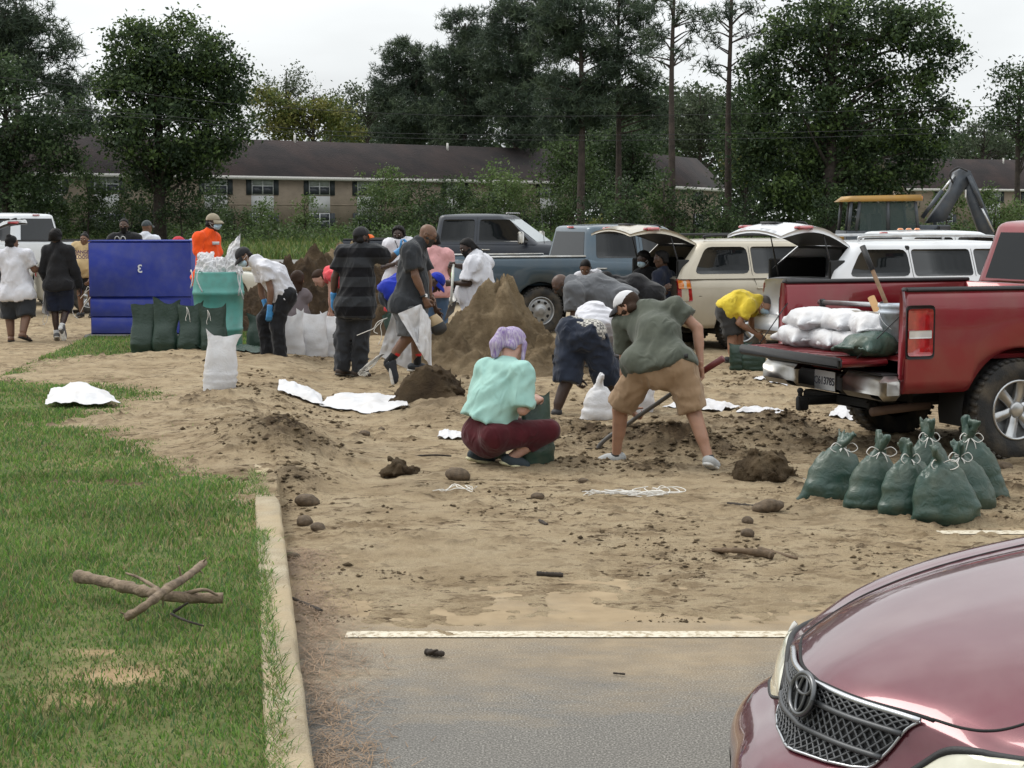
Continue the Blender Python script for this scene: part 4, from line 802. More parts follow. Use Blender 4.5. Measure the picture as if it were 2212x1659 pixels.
def sedan(label, loc, yaw, pt):
    root = empty('sedan', loc, yaw, label, 'car'); W = .88; xr, xn, wb, R = -1.05, 3.65, 2.75, .33; RA = .40; S = Shell([(xr, W*.86), (xr+.1, W*.95), (xr+.5, W), (wb, W), (xn-.3, W*.94), (xn, W*.66)], [(xr, .92), (xr+.1, 1.04), (xr+.8, 1.04), (2.0, .96), (xn-.3, .76), (xn, .60)], [(xr, .34), (xr+.2, .24), (xn-.1, .24), (xn, .32)], [(0, R, RA), (wb, R, RA)], xr, xn); S.build('body', pt, root)
    C = Cab([(.94, 2.2), (1.38, 1.25)], [(.94, -.45), (1.38, .25)], [(.94, W*.95), (1.38, W*.72)], .94, 1.42); C.build('cab', pt, root); wy = lambda x, z: C.wy(z)
    for s in (-1, 1):
        panel('window', rpoly(-.18, 1.05, .72, 1.32, .05, (0, 0, 0, .35)), wy, .004, GLS, root, s); panel('window', rpoly(.80, 1.05, 1.85, 1.32, .05, (0, 0, -.5, 0)), wy, .004, GLS, root, s); seam([(.76, 1.3), (.76, .3)], lambda x, z: S.y(x, z) if z < .98 else float(C.wy(z)), root, s)
        for xc in (0, wb): liner(root, xc, R, RA*.99, W*.95*s, W*.6*s); wheel(root, xc, s*(W-.11), R, .21, R*.66, 'spoke5', s)
        panel('tail_light', rpoly(xr+.02, .74, xr+.32, .94, .03), S.y, .012, LRED, root, s, .03)
    b = MB(); b.box((xr-.02, 0, .52), (.2, W*1.8, .26), bev=.06); b.build('rear_bumper', pt, root, local=True, smooth=False); flatbox('underbody', (1.3, 0, .26), (4.0, W*1.5, .12), UND, root, .03); g = lambda z: float(C.xr(z)); mk('rear_window', [(g(1.02)-.005, -.62, 1.02), (g(1.02)-.005, .62, 1.02), (g(1.33)-.005, .5, 1.33), (g(1.33)-.005, -.5, 1.33)], [[3, 2, 1, 0]], GLS, root, smooth=False, local=True); return root
# ================================================================== piles, bags and loose things
def woven(name, col, rough=.5, tr=0.0, dirt=None):
    if name in _MC: return _MC[name]
    m = mat(name, col, rough, var=.07, scale=5, spec=.45, dirt=dirt); nt = m.node_tree; p = nt.nodes['Principled BSDF']; N = nt.nodes.new; L = nt.links.new
    tc = N('ShaderNodeTexCoord'); h = None
    for rot in ((0, 0, .6), (0, 0, 2.17)):
        mp = N('ShaderNodeMapping'); mp.inputs['Rotation'].default_value = rot; L(tc.outputs['Object'], mp.inputs[0]); w = N('ShaderNodeTexWave'); w.inputs['Scale'].default_value = 60; w.inputs['Distortion'].default_value = .6; L(mp.outputs[0], w.inputs[0])
        if h is None: h = w.outputs[1]
        else: a = N('ShaderNodeMath'); L(h, a.inputs[0]); L(w.outputs[1], a.inputs[1]); h = a.outputs[0]
    nz = N('ShaderNodeTexNoise'); nz.inputs['Scale'].default_value = 16; nz.inputs['Detail'].default_value = 4; nz.inputs['Distortion'].default_value = 1.5; L(tc.outputs['Object'], nz.inputs[0])
    b1 = N('ShaderNodeBump'); b1.inputs['Strength'].default_value = .55; b1.inputs['Distance'].default_value = .012; L(nz.outputs[0], b1.inputs['Height'])
    b2 = N('ShaderNodeBump'); b2.inputs['Strength'].default_value = .10; b2.inputs['Distance'].default_value = .001; L(h, b2.inputs['Height']); L(b1.outputs[0], b2.inputs['Normal']); L(b2.outputs[0], p.inputs['Normal'])
    if tr:
        t = N('ShaderNodeBsdfTranslucent'); t.inputs[0].default_value = c4(col); mx = N('ShaderNodeMixShader'); mx.inputs[0].default_value = tr; out = nt.nodes['Material Output']; L(p.outputs[0], mx.inputs[1]); L(t.outputs[0], mx.inputs[2]); L(mx.outputs[0], out.inputs[0])
    return m
SANDC = (.36, .27, .16)
W_BAG = woven('bag_white', (.69, .69, .71), .5, .12, dirt=(SANDC, .25, 6)); G_BAG = woven('bag_green', (.030, .066, .052), .36, 0, dirt=(SANDC, .12, 7)); DG_BAG = woven('bag_dark_green', (.016, .038, .026), .42)
STRING = mat('white_string', (.72, .70, .66), .8)
def pile_obj(name, label, cx, cy, ext, fz, res, cat='sand pile', dark=None):
    xs = np.arange(-ext[0], ext[0], res); ys = np.arange(-ext[1], ext[1], res*1.2); Y, X = np.meshgrid(ys, xs, indexing='ij'); Z = fz(X, Y); keep = Z > -.06
    D = np.clip(dark(X, Y, Z), 0, 1); V = np.stack([X+cx, Y+cy, np.maximum(Z, -.06)], -1).reshape(-1, 3); F = gridfaces(*X.shape)[:, ::-1]; F = F[keep.reshape(-1)[F].any(1)]
    used = np.unique(F); rm = np.full(len(V), -1); rm[used] = np.arange(len(used)); o = mk(name, V[used], rm[F], ground_mat('pile', 'pile'), base=(cx, cy, 0)); attr(o, 'dark', D.reshape(-1)[used]); tag(o, label, cat); return o
def pz(*lobes):                          # lobes: (x, y, rx, ry, h, power)
    def f(X, Y):
        Z = np.full_like(X, -.2)
        for (x, y, rx, ry, h, p) in lobes:
            q = np.sqrt(((X-x)/rx)**2+((Y-y)/ry)**2); Z = np.maximum(Z, h*(1-q**p)) if p else Z
        return Z
    return f
def build_piles():
    # main heap: steep cut peak with a lumpy skirt
    c = gnd(1075, 795)
    def f(X, Y):
        wx = X+.10*n2(X, Y, 2.2, 3, 101); wy = Y+.12*n2(X, Y, 2.2, 3, 102)
        q = np.sqrt(((wx-.02)/.86)**2+(wy/.9)**2); ang = np.arctan2(wy, wx)
        peak = 1.16*np.clip(1-q, 0, 1)**.92*(1+.10*np.sin(ang*5+1.0)); sk = np.maximum(np.maximum(.40*(1-np.sqrt(((wx+.45)/.95)**2+((wy+.25)/1.15)**2)**1.6), .30*(1-np.sqrt(((wx-.40)/.90)**2+((wy+.45)/1.1)**2)**1.6)), .62*(1-np.sqrt(((wx+.46)/.55)**2+((wy-.05)/.7)**2)**1.4))
        Z = np.maximum(peak, sk); m = sstep(-.05, .3, Z)
        Z = Z+m*(.11*n2(wx, wy, 3.2, 3, 103, True)+.15*np.clip(n2(wx, wy, 7, 2, 104), -.15, 1)+.09*np.clip(n2(wx, wy, 15, 2, 105), -.1, 1)+.05*np.clip(n2(wx, wy, 30, 1, 107), -.1, 1))
        return np.where(Z < 0, Z-.02, Z)
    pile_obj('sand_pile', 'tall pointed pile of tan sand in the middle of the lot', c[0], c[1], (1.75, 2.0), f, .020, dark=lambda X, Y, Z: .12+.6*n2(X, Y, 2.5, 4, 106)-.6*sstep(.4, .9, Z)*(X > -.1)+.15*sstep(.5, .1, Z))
    c = gnd(715, 716)
    def f2(X, Y):
        wx = X+.15*n2(X, Y, 1.5, 3, 111); wy = Y+.15*n2(X, Y, 1.5, 3, 112); Z = np.full_like(X, -.2)
        for (x, y, rx, ry, h, p) in ((-.25, 0, .95, 1.3, 1.22, 1.5), (.55, .2, .95, 1.3, 1.05, 1.6), (-.65, .0, .5, .8, 1.18, 1.5), (-1.1, -.3, .9, 1.1, .70, 1.6), (.2, 1.0, 1.2, 1.2, 1.35, 1.5), (1.05, -.4, .8, 1, .6, 1.6), (-1.55, -.9, .8, .9, .42, 1.7)): Z = np.maximum(Z, h*(1-np.sqrt(((wx-x)/rx)**2+((wy-y)/ry)**2)**p))
        m = sstep(-.05, .3, Z); return Z+m*(.13*n2(wx, wy, 3.0, 3, 113, True)+.20*np.clip(n2(wx, wy, 6, 2, 114), -.15, 1)+.13*np.clip(n2(wx, wy, 13, 2, 115), -.1, 1)+.05*np.clip(n2(wx, wy, 26, 1, 117), -.1, 1))
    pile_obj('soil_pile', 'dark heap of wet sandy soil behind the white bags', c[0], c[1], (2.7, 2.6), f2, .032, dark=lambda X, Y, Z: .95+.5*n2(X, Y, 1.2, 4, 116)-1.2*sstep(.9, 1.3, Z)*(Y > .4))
    # cut clod, and the small crumbly heaps
    def clod(px, py, sz, label, seed, cutn=None, dk=.9):
        g = gnd(px, py); S = SDF(); r = random.Random(seed); S.ell(g+np.array((0, sz[1]*.5, sz[2]*.25)), (sz[0]*.5, sz[1]*.5, sz[2]*.80), k=.05)
        for i in range(16): a = r.uniform(0, 2*PI); q = r.uniform(.4, 1.0); S.ell(g+np.array((math.cos(a)*q*sz[0]*.52, sz[1]*.5+math.sin(a)*q*sz[1]*.5, r.uniform(0, .5)*sz[2]*(1.1-q*.6))), np.array((1.2, 1.2, .9))*r.uniform(.14, .27)*sz[2], k=.02)
        fn = lambda X: -.05*fbm(X*8, 3, seed)-.055*np.clip(fbm(X*20, 2, seed+3), -.1, 1)-.02*vnoise(X*45, seed); V, F = S.mesh(.016, noise=fn, pad=.06, post=(lambda X: (X-(g+np.array(cutn[0])))@unit(cutn[1])) if cutn else None)
        o = mk('sand_clod', V, F, ground_mat('pile', 'pile'), base=g); attr(o, 'dark', np.clip(dk+.4*fbm(V*5, 3, 7), 0, 1)); tag(o, label, 'soil clod')
    clod(925, 893, (.64, .5, .42), 'big dark slab of packed sand with a smooth cut face', 3, ((-.02, .04, .0), (-.35, -1, .25)), .85)
    clod(1660, 1050, (.42, .4, .20), 'crumbling dark mound of dug sand by the digger, nearest the green bags', 4, None, .7)
    clod(862, 1035, (.20, .18, .13), 'fist-shaped lump of dark soil on the trampled sand', 5, None, .7)
    clod(890, 1030, (.09, .09, .06), 'small soil lump touching the fist-shaped one', 6, None, .6)
    def rock(px, py, sz, label, seed, col='rock', z=None):
        g = gnd(px, py)
        if z is None: z = max(0, float(sand_z(np.array([g[0]]), np.array([g[1]]))[0][0]))
        g[2] = z-.006; sz = tuple(np.array(sz)*np.array((.9, .9, .82))); S = SDF(); r = random.Random(seed); R = R3(r.uniform(-.2, .2), r.uniform(-.2, .2), r.uniform(-.7, .7)).T; S.ell(g+np.array((0, sz[1]*.5, sz[2]*.42)), np.array(sz)*.5, R, k=.01); S.ell(g+np.array((sz[0]*.15, sz[1]*.5, sz[2]*.38)), np.array(sz)*.42, R, k=.03)
        V, F = S.mesh(min(sz)/9, noise=lambda X: -.30*min(sz)*fbm(X*(.8/min(sz)), 4, seed, .6)); o = mk('stone', V, F, mat('stone', (.105, .075, .048), .9, var=.3, scale=30, bump=.5, bscale=90), base=g); tag(o, label, 'stone')
    for a in [(985, 1048, (.19, .15, .115), 'largest smooth round stone, left of the squatting woman'), (660, 1100, (.17, .13, .10), 'long oval stone by the end of the kerb'), (657, 1140, (.10, .09, .08), 'grey stone among crumbs beside the kerb'), (683, 1156, (.10, .08, .065), 'low stone just right of the grey stone by the kerb'), (622, 1215, (.10, .09, .075), 'square brown stone touching the kerb face'),
              (1160, 1086, (.085, .07, .045), 'flat stone left of the heap of string'), (1660, 1118, (.22, .14, .10), 'sandy rounded stone in front of the leftmost tied bag'), (1615, 1170, (.085, .08, .075), 'small dark stone above the broken branch'), (1615, 1142, (.07, .06, .05), 'tiny sandy stone near the branch'), (2172, 1020, (.13, .09, .055), 'lone stone in front of the red pickup wheel'), (785, 952, (.10, .09, .05), 'pale stone on the sand beyond the kerb end'), (1260, 1052, (.08, .07, .04), 'thin stone in front of the squatting woman'), (823, 940, (.05, .05, .04), 'pebble near the pale stone')]: rock(*a, seed=int(a[0]))
build_piles()
# ------------------------------------------------------------------ sandbags
def neck_ruffle(S, p, d, w, h, seed, n=7):
    r = random.Random(seed); a, b, d = frame(d)
    for i in range(n):
        t = (i/(n-1)-.5)*2; q = p+a*t*w*.16; S.cone(q, p+d*h*r.uniform(.75, 1.1)+a*t*w*.5+b*r.uniform(-.02, .02), .014, .010, k=.012)
def bag_tied(px, py, h, w, label, yaw=0., lean=(0, 0), seed=1, m=None, dpt=.62, z=0.0, group=None, spread=.0, name='sandbag', tie=True, vox=.0135):
    g = gnd(px, py, z); g[1] += w*dpt*.45; top = g+np.array((lean[0], lean[1], h)); R = R3(0, 0, yaw); a = R[:, 0]; b = R[:, 1]; S = SDF(); root = empty(name, g, label=label, cat='sandbag', group=group)
    nk = g+(top-g)*.76; S.cone(g+np.array((0, 0, w*.33)), g+(top-g)*.40, w*.50, w*.46, k=.05, flat=(b, dpt)); S.cone(g+(top-g)*.40, nk, w*.46, w*.07, k=.05, flat=(b, dpt))
    for s in (-1, 1): S.cone(g+a*s*w*.32+np.array((0, 0, .06)), g+a*s*w*(.50+spread)+np.array((0, 0, .022)), .07, .022, k=.05)
    S.ell(g+np.array((0, 0, h*.16)), np.array((w*.53, w*dpt*.55, h*.17)), np.stack([a, b, np.array((0, 0, 1.))]), k=.05)
    S.cone(nk, nk+(top-g)*.05, w*.075, w*.08, k=.02); neck_ruffle(S, nk+(top-g)*.03, top-nk+np.array((.03*math.sin(seed), 0, 0)), w*.55, np.linalg.norm(top-nk)*.75, seed)
    def fn(X):
        zz = (X[:, 2]-g[2])/h; q = X*np.array((9, 9, 34)); v = X*np.array((34, 34, 6)); lo = sstep(.55, .2, zz); hi = sstep(.45, .72, zz)
        return -.010*lo*vnoise(q+seed, seed)-.014*hi*(1-2*np.abs(vnoise(v+seed, seed+1)))-.008*vnoise(X*9+seed*3, seed+2)
    V, F = S.mesh(vox, noise=fn, pad=.05, post=lambda X: g[2]+.001-X[:, 2]); o = mk('sack', V, F, m or G_BAG, root)
    if tie:
        t = unit(top-g); aa, bb, _ = frame(t); rr = w*.088; bt = MB(); an = np.linspace(0, 2*PI, 13)
        for k in range(2): bt.tube([nk+t*(.012*k)+rr*(np.cos(q)*aa+np.sin(q)*bb) for q in an], .0035, 5)
        r = random.Random(seed+3); f0 = nk+np.array((.0, -rr, 0))
        for s in (-1, 1):
            L = r.uniform(.04, .10); bt.tube(smooth_curve([f0, f0+np.array((s*L*.7, -.02, .03)), f0+np.array((s*L*1.1, -.03, -.005)), f0+np.array((s*L*.6, -.03, -.03)), f0], 16), .003, 5); bt.tube(smooth_curve([f0, f0+np.array((s*L*.3, -.03, -.03)), f0+np.array((s*L*.5, -.03, -.09))], 8), .003, 5)
        bt.build('tie', STRING, root)
    return root
def bag_open(px, py, h, w, label, yaw=0., lean=(0, 0), seed=1, m=None, dpt=.6, z=0.0, fill=.55, flare=.5, group=None, vox=.012, name='sandbag', cord=False):
    """bag standing part filled, its empty mouth held up by the stiff cloth"""
    g = gnd(px, py, z); g[1] += w*dpt*.45; root = empty(name, g, label=label, cat='sandbag', group=group); R = R3(0, 0, yaw); n = 40; rows = 26; V = np.zeros((rows, n, 3)); an = np.arange(n)*2*PI/n
    for i in range(rows):
        t = i/(rows-1); k = max(0, (t-fill)/(1-fill)); rx = w*.5*np.interp(t, [0, .04, .12, fill*.55, fill, min(.99, fill+.18), 1], [.70, .84, .95, 1.04, .93, .84+.06*flare, .90+.16*flare]); ry = w*.5*dpt*np.interp(t, [0, .04, .12, fill*.55, fill, min(.99, fill+.18), 1], [.62, .80, .98, 1.12, .90, .48, .16])
        c, sn = np.cos(an), np.sin(an); V[i, :, 0] = np.sign(c)*np.abs(c)**.85*rx; V[i, :, 1] = np.sign(sn)*np.abs(sn)**.95*ry; V[i, :, 2] = h*t*(1+.10*k*k*(np.abs(c)**1.5-.55+.5*math.sin(seed*2.3)*c))
    P = V.reshape(-1, 3).copy(); t = np.clip(P[:, 2]/h, 0, 1); lo = sstep(fill+.1, fill*.4, t); hi = sstep(fill-.05, 1, t)
    d = .013*lo*vnoise(P*np.array((8, 8, 40))+seed, seed)+.02*hi*vnoise(P*np.array((24, 24, 4))+seed, seed+1)+.018*vnoise(P*6+seed*5, seed+2); nr = P*np.array((1, 1, 0)); nr = nr/(np.linalg.norm(nr, axis=1)[:, None]+1e-6); P = P+nr*d[:, None]
    P[:, 2] += hi*.05*h*vnoise(P*np.array((9, 2, 0))+seed, seed+4)*sstep(.9, 1, t); P = P@R.T+np.array((lean[0], lean[1], 0))*(t**1.5)[:, None]; P[:, 2] = np.maximum(P[:, 2], .0)
    cb = len(P); P2 = np.vstack([P, [[0, 0, .0]]]); ci = int(fill*.95*rows)*n; tp = P[ci:ci+n].mean(0); inner = P[ci:ci+n]*.96+tp*.04
    F = [gridfaces(rows, n, wrapv=True), np.array([[(j+1) % n, j, cb] for j in range(n)])]; mk('sack', P2+g, F, m or W_BAG, root)
    mk('fill', np.vstack([inner, [tp+np.array((0, 0, .02))]])+g, np.array([[j, (j+1) % n, n] for j in range(n)]), ground_mat('sand', 'sand'), root)
    if cord:
        b = MB(); q = P[-n//4]+g if False else P[(rows-2)*n+int(n*.72)]+g; b.tube(smooth_curve([q, q+np.array((.01, -.02, -.08)), q+np.array((-.01, -.03, -.16)), q+np.array((.02, -.03, -.24))], 12), .004, 5); b.tube(smooth_curve([q, q+np.array((.03, -.02, -.06)), q+np.array((.05, -.03, -.20))], 10), .004, 5); b.build('cord', STRING, root)
    return root
def sheet(C, nx, ny, amp, f, seed, sag=0.0, gap=.006, nrm=None):
    """wrinkled empty bag: two plies of cloth between four corner points (a,b,c,d round the rim)"""
    a, b, c, d = [np.array(q, float) for q in C]; u, v = np.meshgrid(np.linspace(0, 1, nx), np.linspace(0, 1, ny), indexing='ij'); u = u[..., None]; v = v[..., None]; P = a*(1-u)*(1-v)+b*u*(1-v)+c*u*v+d*(1-u)*v
    n = unit(np.cross(b-a, d-a)) if nrm is None else unit(nrm); uu = u[..., 0]; vv = v[..., 0]; w = amp*fbm(np.stack([uu*f, vv*f, np.full_like(uu, seed*1.7)], -1), 3, seed, .5, True)+sag*np.sin(uu*PI)*np.sin(vv*PI); P = P+w[..., None]*n; e = np.minimum(np.minimum(uu, 1-uu), np.minimum(vv, 1-vv)); g = gap*np.clip(e*8, 0, 1)
    A = (P+n*g[..., None]/2+n*.001).reshape(-1, 3); B = (P-n*g[..., None]/2-n*.001).reshape(-1, 3); F = gridfaces(nx, ny); return np.vstack([A, B]), [F, F[:, ::-1]+nx*ny]
def flat_bag(pts, label, seed, m=None, amp=.02, z=.03, up=.03, lift=None):
    C = [gnd(x, y) for x, y in pts]
    z0_ = np.mean([max(0, float(sand_z(np.array([q[0]]), np.array([q[1]]))[0][0])) for q in C])
    for q in C: q[2] = z0_+z
    if lift: 
        for i, h in lift.items(): C[i][2] += h
    V, F = sheet(C, 34, 26, amp*.9, 4, seed, up, .012, (0, 0, 1)); zs = np.array([q[2]-z for q in C]).mean(); V[:, 2] += np.maximum(sand_z(V[:, 0].copy(), V[:, 1].copy())[0], KZ if isle(V[:, 0], V[:, 1]).all() else 0)-zs-z*.6; o = mk('empty_bag', V, F, m or W_BAG, base=np.mean(C, 0)*np.array((1, 1, 0))); tag(o, label, 'bag', 'empty bags dropped on the ground'); return o
def bag_lying(c, size, yaw, label, seed, m=None, name='sandbag', pitch=0.0, parent=None, group=None, frameM=None):
    """filled bag lying flat; c is the centre of its underside (world, or under frameM)"""
    R = R3(0, pitch, yaw); a, b, n = R[:, 0], R[:, 1], R[:, 2]; L, Wd, H = size; c = np.array(c, float); S = SDF(); up = n*H*.5
    S.box(c+up, (L*.42, Wd*.43, H*.40), R.T, H*.36, k=.04); S.ell(c+up, (L*.50, Wd*.50, H*.5), R.T, k=.06)
    for s in (-1, 1):
        for q in (-1, 1): S.cone(c+up*.8+a*s*L*.38+b*q*Wd*.34, c+up*.6+a*s*L*.52+b*q*Wd*.50, H*.25, .012, k=.04)
        S.cone(c+up*.8+a*s*L*.54-b*Wd*.42, c+up*.8+a*s*L*.54+b*Wd*.42, .012, k=.03)
    V, F = S.mesh(.016, noise=lambda X: -.012*vnoise(X*9+seed, seed)-.007*(1-2*np.abs(vnoise(X*20+seed, seed+1))), pad=.04)
    if frameM is not None: V = np.c_[V, np.ones(len(V))]@np.array(frameM).T[:, :3]; c = (np.array(frameM)@np.append(c, 1))[:3]
    o = mk(name, V, F, m or W_BAG, base=c); tag(o, label, 'sandbag', group); return o
def build_bags():
    # tied green bags, front right
    for a in [(1800, 1092, .55, .37, 'leftmost tied green sandbag, one corner splayed out on the sand', .1, (.10, .05), 2, .12), (1888, 1111, .58, .33, 'second tied green sandbag from the left, white bow at its neck', -.1, (.07, .04), 3, .0), (1972, 1125, .56, .38, 'third tied green sandbag, broad, its string looped to the next bag', .1, (.0, .04), 4, .0),
              (2053, 1139, .55, .40, 'nearest tied green sandbag with a long loose bow', .0, (-.06, .05), 5, .02), (2008, 1075, .60, .34, 'tied green sandbag hidden behind the third one', .2, (.0, .0), 6, .0), (2098, 1108, .52, .34, 'slim tied green sandbag squeezed behind the nearest one', .1, (-.08, .02), 7, .0), (2122, 1094, .66, .36, 'tallest tied green sandbag at the right end, by the wheel', .0, (-.10, .0), 8, .10)]:
        bag_tied(a[0], a[1], a[2]*.90, a[3]*.94, a[4], yaw=a[5], lean=a[6], seed=a[7], spread=a[8], group='tied green bags')
    # dark green open bags by the blue box
    for i, (x, y, h, w, l, c) in enumerate([(306, 769, .70, .36, 'leftmost dark green open bag leaning in front of the blue box', 0), (355, 770, .72, .34, 'second dark green open bag in front of the blue box', 0), (408, 771, .71, .36, 'third dark green open bag, cord hanging from its mouth', 1), (462, 773, .67, .38, 'rightmost dark green open bag, touching the teal barrel', 1)]):
        bag_open(x, y, h, w, l, z=KZ*.6, seed=20+i, m=DG_BAG, fill=.42, flare=.4, lean=(.03 if i < 3 else -.02, .04), group='dark green open bags', cord=bool(c), dpt=.55, vox=.014)
    flat_bag([(395, 782), (470, 786), (480, 773), (410, 770)], 'torn green bag lying flat at the foot of the dark green bags', 31, DG_BAG, .03, KZ*.3+.02)
    flat_bag([(500, 783), (560, 792), (575, 780), (520, 776)], 'green bag scrap on the sand by the stooping man', 32, DG_BAG, .02, .03)
    bag_open(470, 855, .62, .33, 'lone white bag standing on the sand near the lawn', z=KZ, seed=40, fill=.62, flare=.75, lean=(.05, 0), vox=.011)
    for i, (x, y, h, w, l) in enumerate([(632, 788, .66, .32, 'white bag at the left end of the row, against the black jeans'), (672, 786, .67, .42, 'widest white bag in the middle of the row'), (712, 784, .65, .36, 'white bag of the row just left of the striped man'), (762, 781, .66, .36, 'white bag half hidden behind the legs of the striped man')]):
        bag_open(x, y, h, w, l, seed=50+i, fill=.66, flare=.2, lean=(.02*(i-1), .03), group='row of white bags', vox=.013)
    bag_open(560, 777, .62, .36, 'dark green bag standing behind the legs of the stooping man', seed=58, m=DG_BAG, fill=.6)
    flat_bag([(98, 908), (262, 908), (225, 880), (112, 874)], 'white empty bag lying on the grass', 61, amp=.05, z=KZ*.2+.03, up=.11)
    flat_bag([(600, 884), (700, 893), (690, 872), (605, 864)], 'white empty bag on the sand, left one of the overlapping pair', 62, amp=.02, z=.05, up=.05)
    flat_bag([(690, 893), (885, 906), (870, 866), (740, 862)], 'white empty bag on the sand, right one of the overlapping pair', 63, amp=.035, z=.04, up=.06)
    flat_bag([(1430, 885), (1540, 896), (1600, 890), (1500, 874)], 'clear and white bag lying behind the right leg of the digging man', 64, amp=.04, z=.03, up=.05)
    flat_bag([(1590, 900), (1700, 906), (1700, 899), (1605, 892)], 'narrow white bag strip on the sand before the tow hitch', 65, amp=.02, z=.03, up=.02)
    flat_bag([(1625, 827), (1700, 838), (1715, 828), (1650, 822)], 'white folded bag on the ground behind the tailgate', 66, amp=.02, z=.02, up=.03)
    flat_bag([(1790, 905), (1850, 917), (1840, 893), (1810, 892)], 'white bag scrap under the rear bumper', 67, amp=.03, z=.02, up=.05)
    flat_bag([(945, 956), (1010, 958), (1000, 948), (950, 946)], 'crumpled clear wrapper on the sand behind the squatting woman', 68, amp=.03, z=.02, up=.03)
    # white bags at the bent men
    bag_tied(1296, 915, .46, .30, 'grey-white bag being tied by the man in denim shorts', seed=70, m=W_BAG, tie=False, spread=.05)
    bag_open(1385, 905, .45, .26, 'white bag standing between the legs of the digging man', seed=71, fill=.7, flare=.1)
    bag_open(1408, 840, .30, .20, 'small white bag with a peaked top on the sand', seed=72, fill=.7, flare=0); bag_open(1425, 838, .26, .18, 'small white bag right of the peaked one', seed=73, fill=.7, flare=0)
    bag_open(1232, 800, .55, .30, 'white bag seen between the legs of the man in denim', seed=74, fill=.6, flare=.2)
    # green bag of the squatting woman
    bag_open(1160, 1012, .56, .30, 'dark green bag held open by the squatting woman', seed=75, m=G_BAG, fill=.45, flare=.1, yaw=.5, lean=(-.02, .05)); bag_open(1065, 1000, .22, .20, 'green bag bottom seen between the feet of the squatting woman', seed=76, m=G_BAG, fill=.8, flare=0)
    # green bags at the yellow shirt
    for i, (x, y, w, l) in enumerate([(1600, 805, .28, 'dark green bag at the feet of the man in yellow, left one'), (1630, 806, .30, 'dark green bag at the feet of the man in yellow, right one')]): bag_open(x, y, .36, w, l, seed=80+i, m=DG_BAG, fill=.7, flare=.5)
build_bags()
def build_props():
    # ---- blue steel box
    BL = mat('blue_paint', (.008, .022, .215), .42, var=.10, scale=3, bump=.12, bscale=40, spec=.4, dirt=((.16, .15, .15), .14, 7)); g = gnd(306, 739); s = 1/ (FPX/g[1]); w = 218*s; root = empty('steel_box', (g[0], g[1], 0), label='large blue steel box with a mirrored 3 painted on it', cat='bin')
    W2 = w/2; bt = .10; h = 1.42
    b = MB(); b.box((0, .55, bt+.015+h/2), (w, 1.1, h), bev=.012); o = b.build('body', BL, root, local=True, smooth=False)
    b = MB(); b.box((0, .0, bt+1.01), (w+.02, .035, .83), bev=.008); b.build('front_panel', BL, root, local=True, smooth=False)
    b = MB(); b.box((0, .005, bt+.425), (w+.008, .03, .27), bev=.008); b.build('middle_panel', BL, root, local=True, smooth=False)
    b = MB(); b.box((0, -.008, bt+.155), (w-.02, .05, .245), bev=.010); b.build('bottom_panel', BL, root, local=True, smooth=False)
    b = MB(); b.box((0, .55, bt+.015+h+.012), (w+.03, 1.14, .02), bev=.006); b.build('lid', BL, root, local=True, smooth=False)
    b = MB(); b.box((-.3, .1, bt), (.5, .12, .03)); b.box((.35, .1, bt), (.5, .12, .03)); b.build('skid', mat('rubber', (.015, .015, .015), .8), root, local=True, smooth=False)
    o2 = MB(); o2.box((-.02, .5, .035), (w+.12, 1.3, .13), bev=.02); o2 = o2.build('concrete_pad', mat('pad', (.17, .165, .155), .95, var=.2, scale=6, bump=.5, bscale=60), smooth=False); o2.location = (g[0], g[1], .02); tag(o2, 'low concrete pad under the blue steel box', 'slab')
    text_mesh('numeral', '3', .17, Matrix.Translation((0.0, -.021, bt+1.02))@Matrix.Rotation(PI/2, 4, 'X')@Matrix.Scale(-1, 4, (1, 0, 0)), mat('stencil', (.62, .64, .68), .6), root, bold=True)
    # ---- teal barrel with its heap of empty bags
    TE = mat('teal_plastic', (.10, .335, .295), .38, var=.08, scale=4, spec=.5, dirt=((.10, .09, .07), .25, 9)); g = gnd(466, 772); g[1] += .3; root = empty('barrel', (g[0], g[1], KZ*.5), label='teal plastic barrel filled with empty white bags', cat='barrel'); sc = g[1]/FPX; R_ = 55*sc
    prof = [(0, 0), (R_*.86, 0), (R_*.90, .02), (R_*.915, .28), (R_*.94, .29), (R_*.94, .33), (R_*.92, .335), (R_*.95, .62), (R_*.985, .78), (R_*1.01, .785), (R_*1.01, .83), (R_*.99, .84), (R_*.985, .90), (R_*.92, 1.02), (R_*.90, 1.08), (R_*.90, 1.10), (R_*.86, 1.10), (R_*.86, .8), (0, .8)]
    V, F = lathe(prof, 48); mk('body', V, F, TE, root, local=True)
    r = random.Random(3)
    spec = [((-.30, -.05, .02), (-.02, -.1, .05), (-.06, .1, .30), (-.28, .1, .28), 'left crumpled white bag in the barrel'), ((-.05, -.16, .0), (.18, -.12, .02), (.10, .05, .22), (-.10, .0, .20), 'front crumpled white bag in the barrel'), ((.05, -.05, .05), (.30, -.02, .05), (.30, .1, .55), (.14, .1, .38), 'tall pointed white bag sticking up from the barrel'), ((.12, -.16, -.02), (.36, -.10, .0), (.30, .05, .20), (.12, .02, .24), 'right crumpled white bag in the barrel'), ((-.22, -.18, -.02), (.05, -.20, .0), (.02, -.02, .16), (-.2, 0, .15), 'lowest white bag drooping over the rim of the barrel')]
    for i, (a, b_, c, d, l) in enumerate(spec):
        T = np.array((g[0], g[1], KZ*.5+1.06)); V, F = sheet([T+np.array(a), T+np.array(b_), T+np.array(c), T+np.array(d)], 26, 26, .06, 4.5, 90+i, .08, .02); tag(mk('empty_bag', V, F, W_BAG, base=T), l, 'bag')
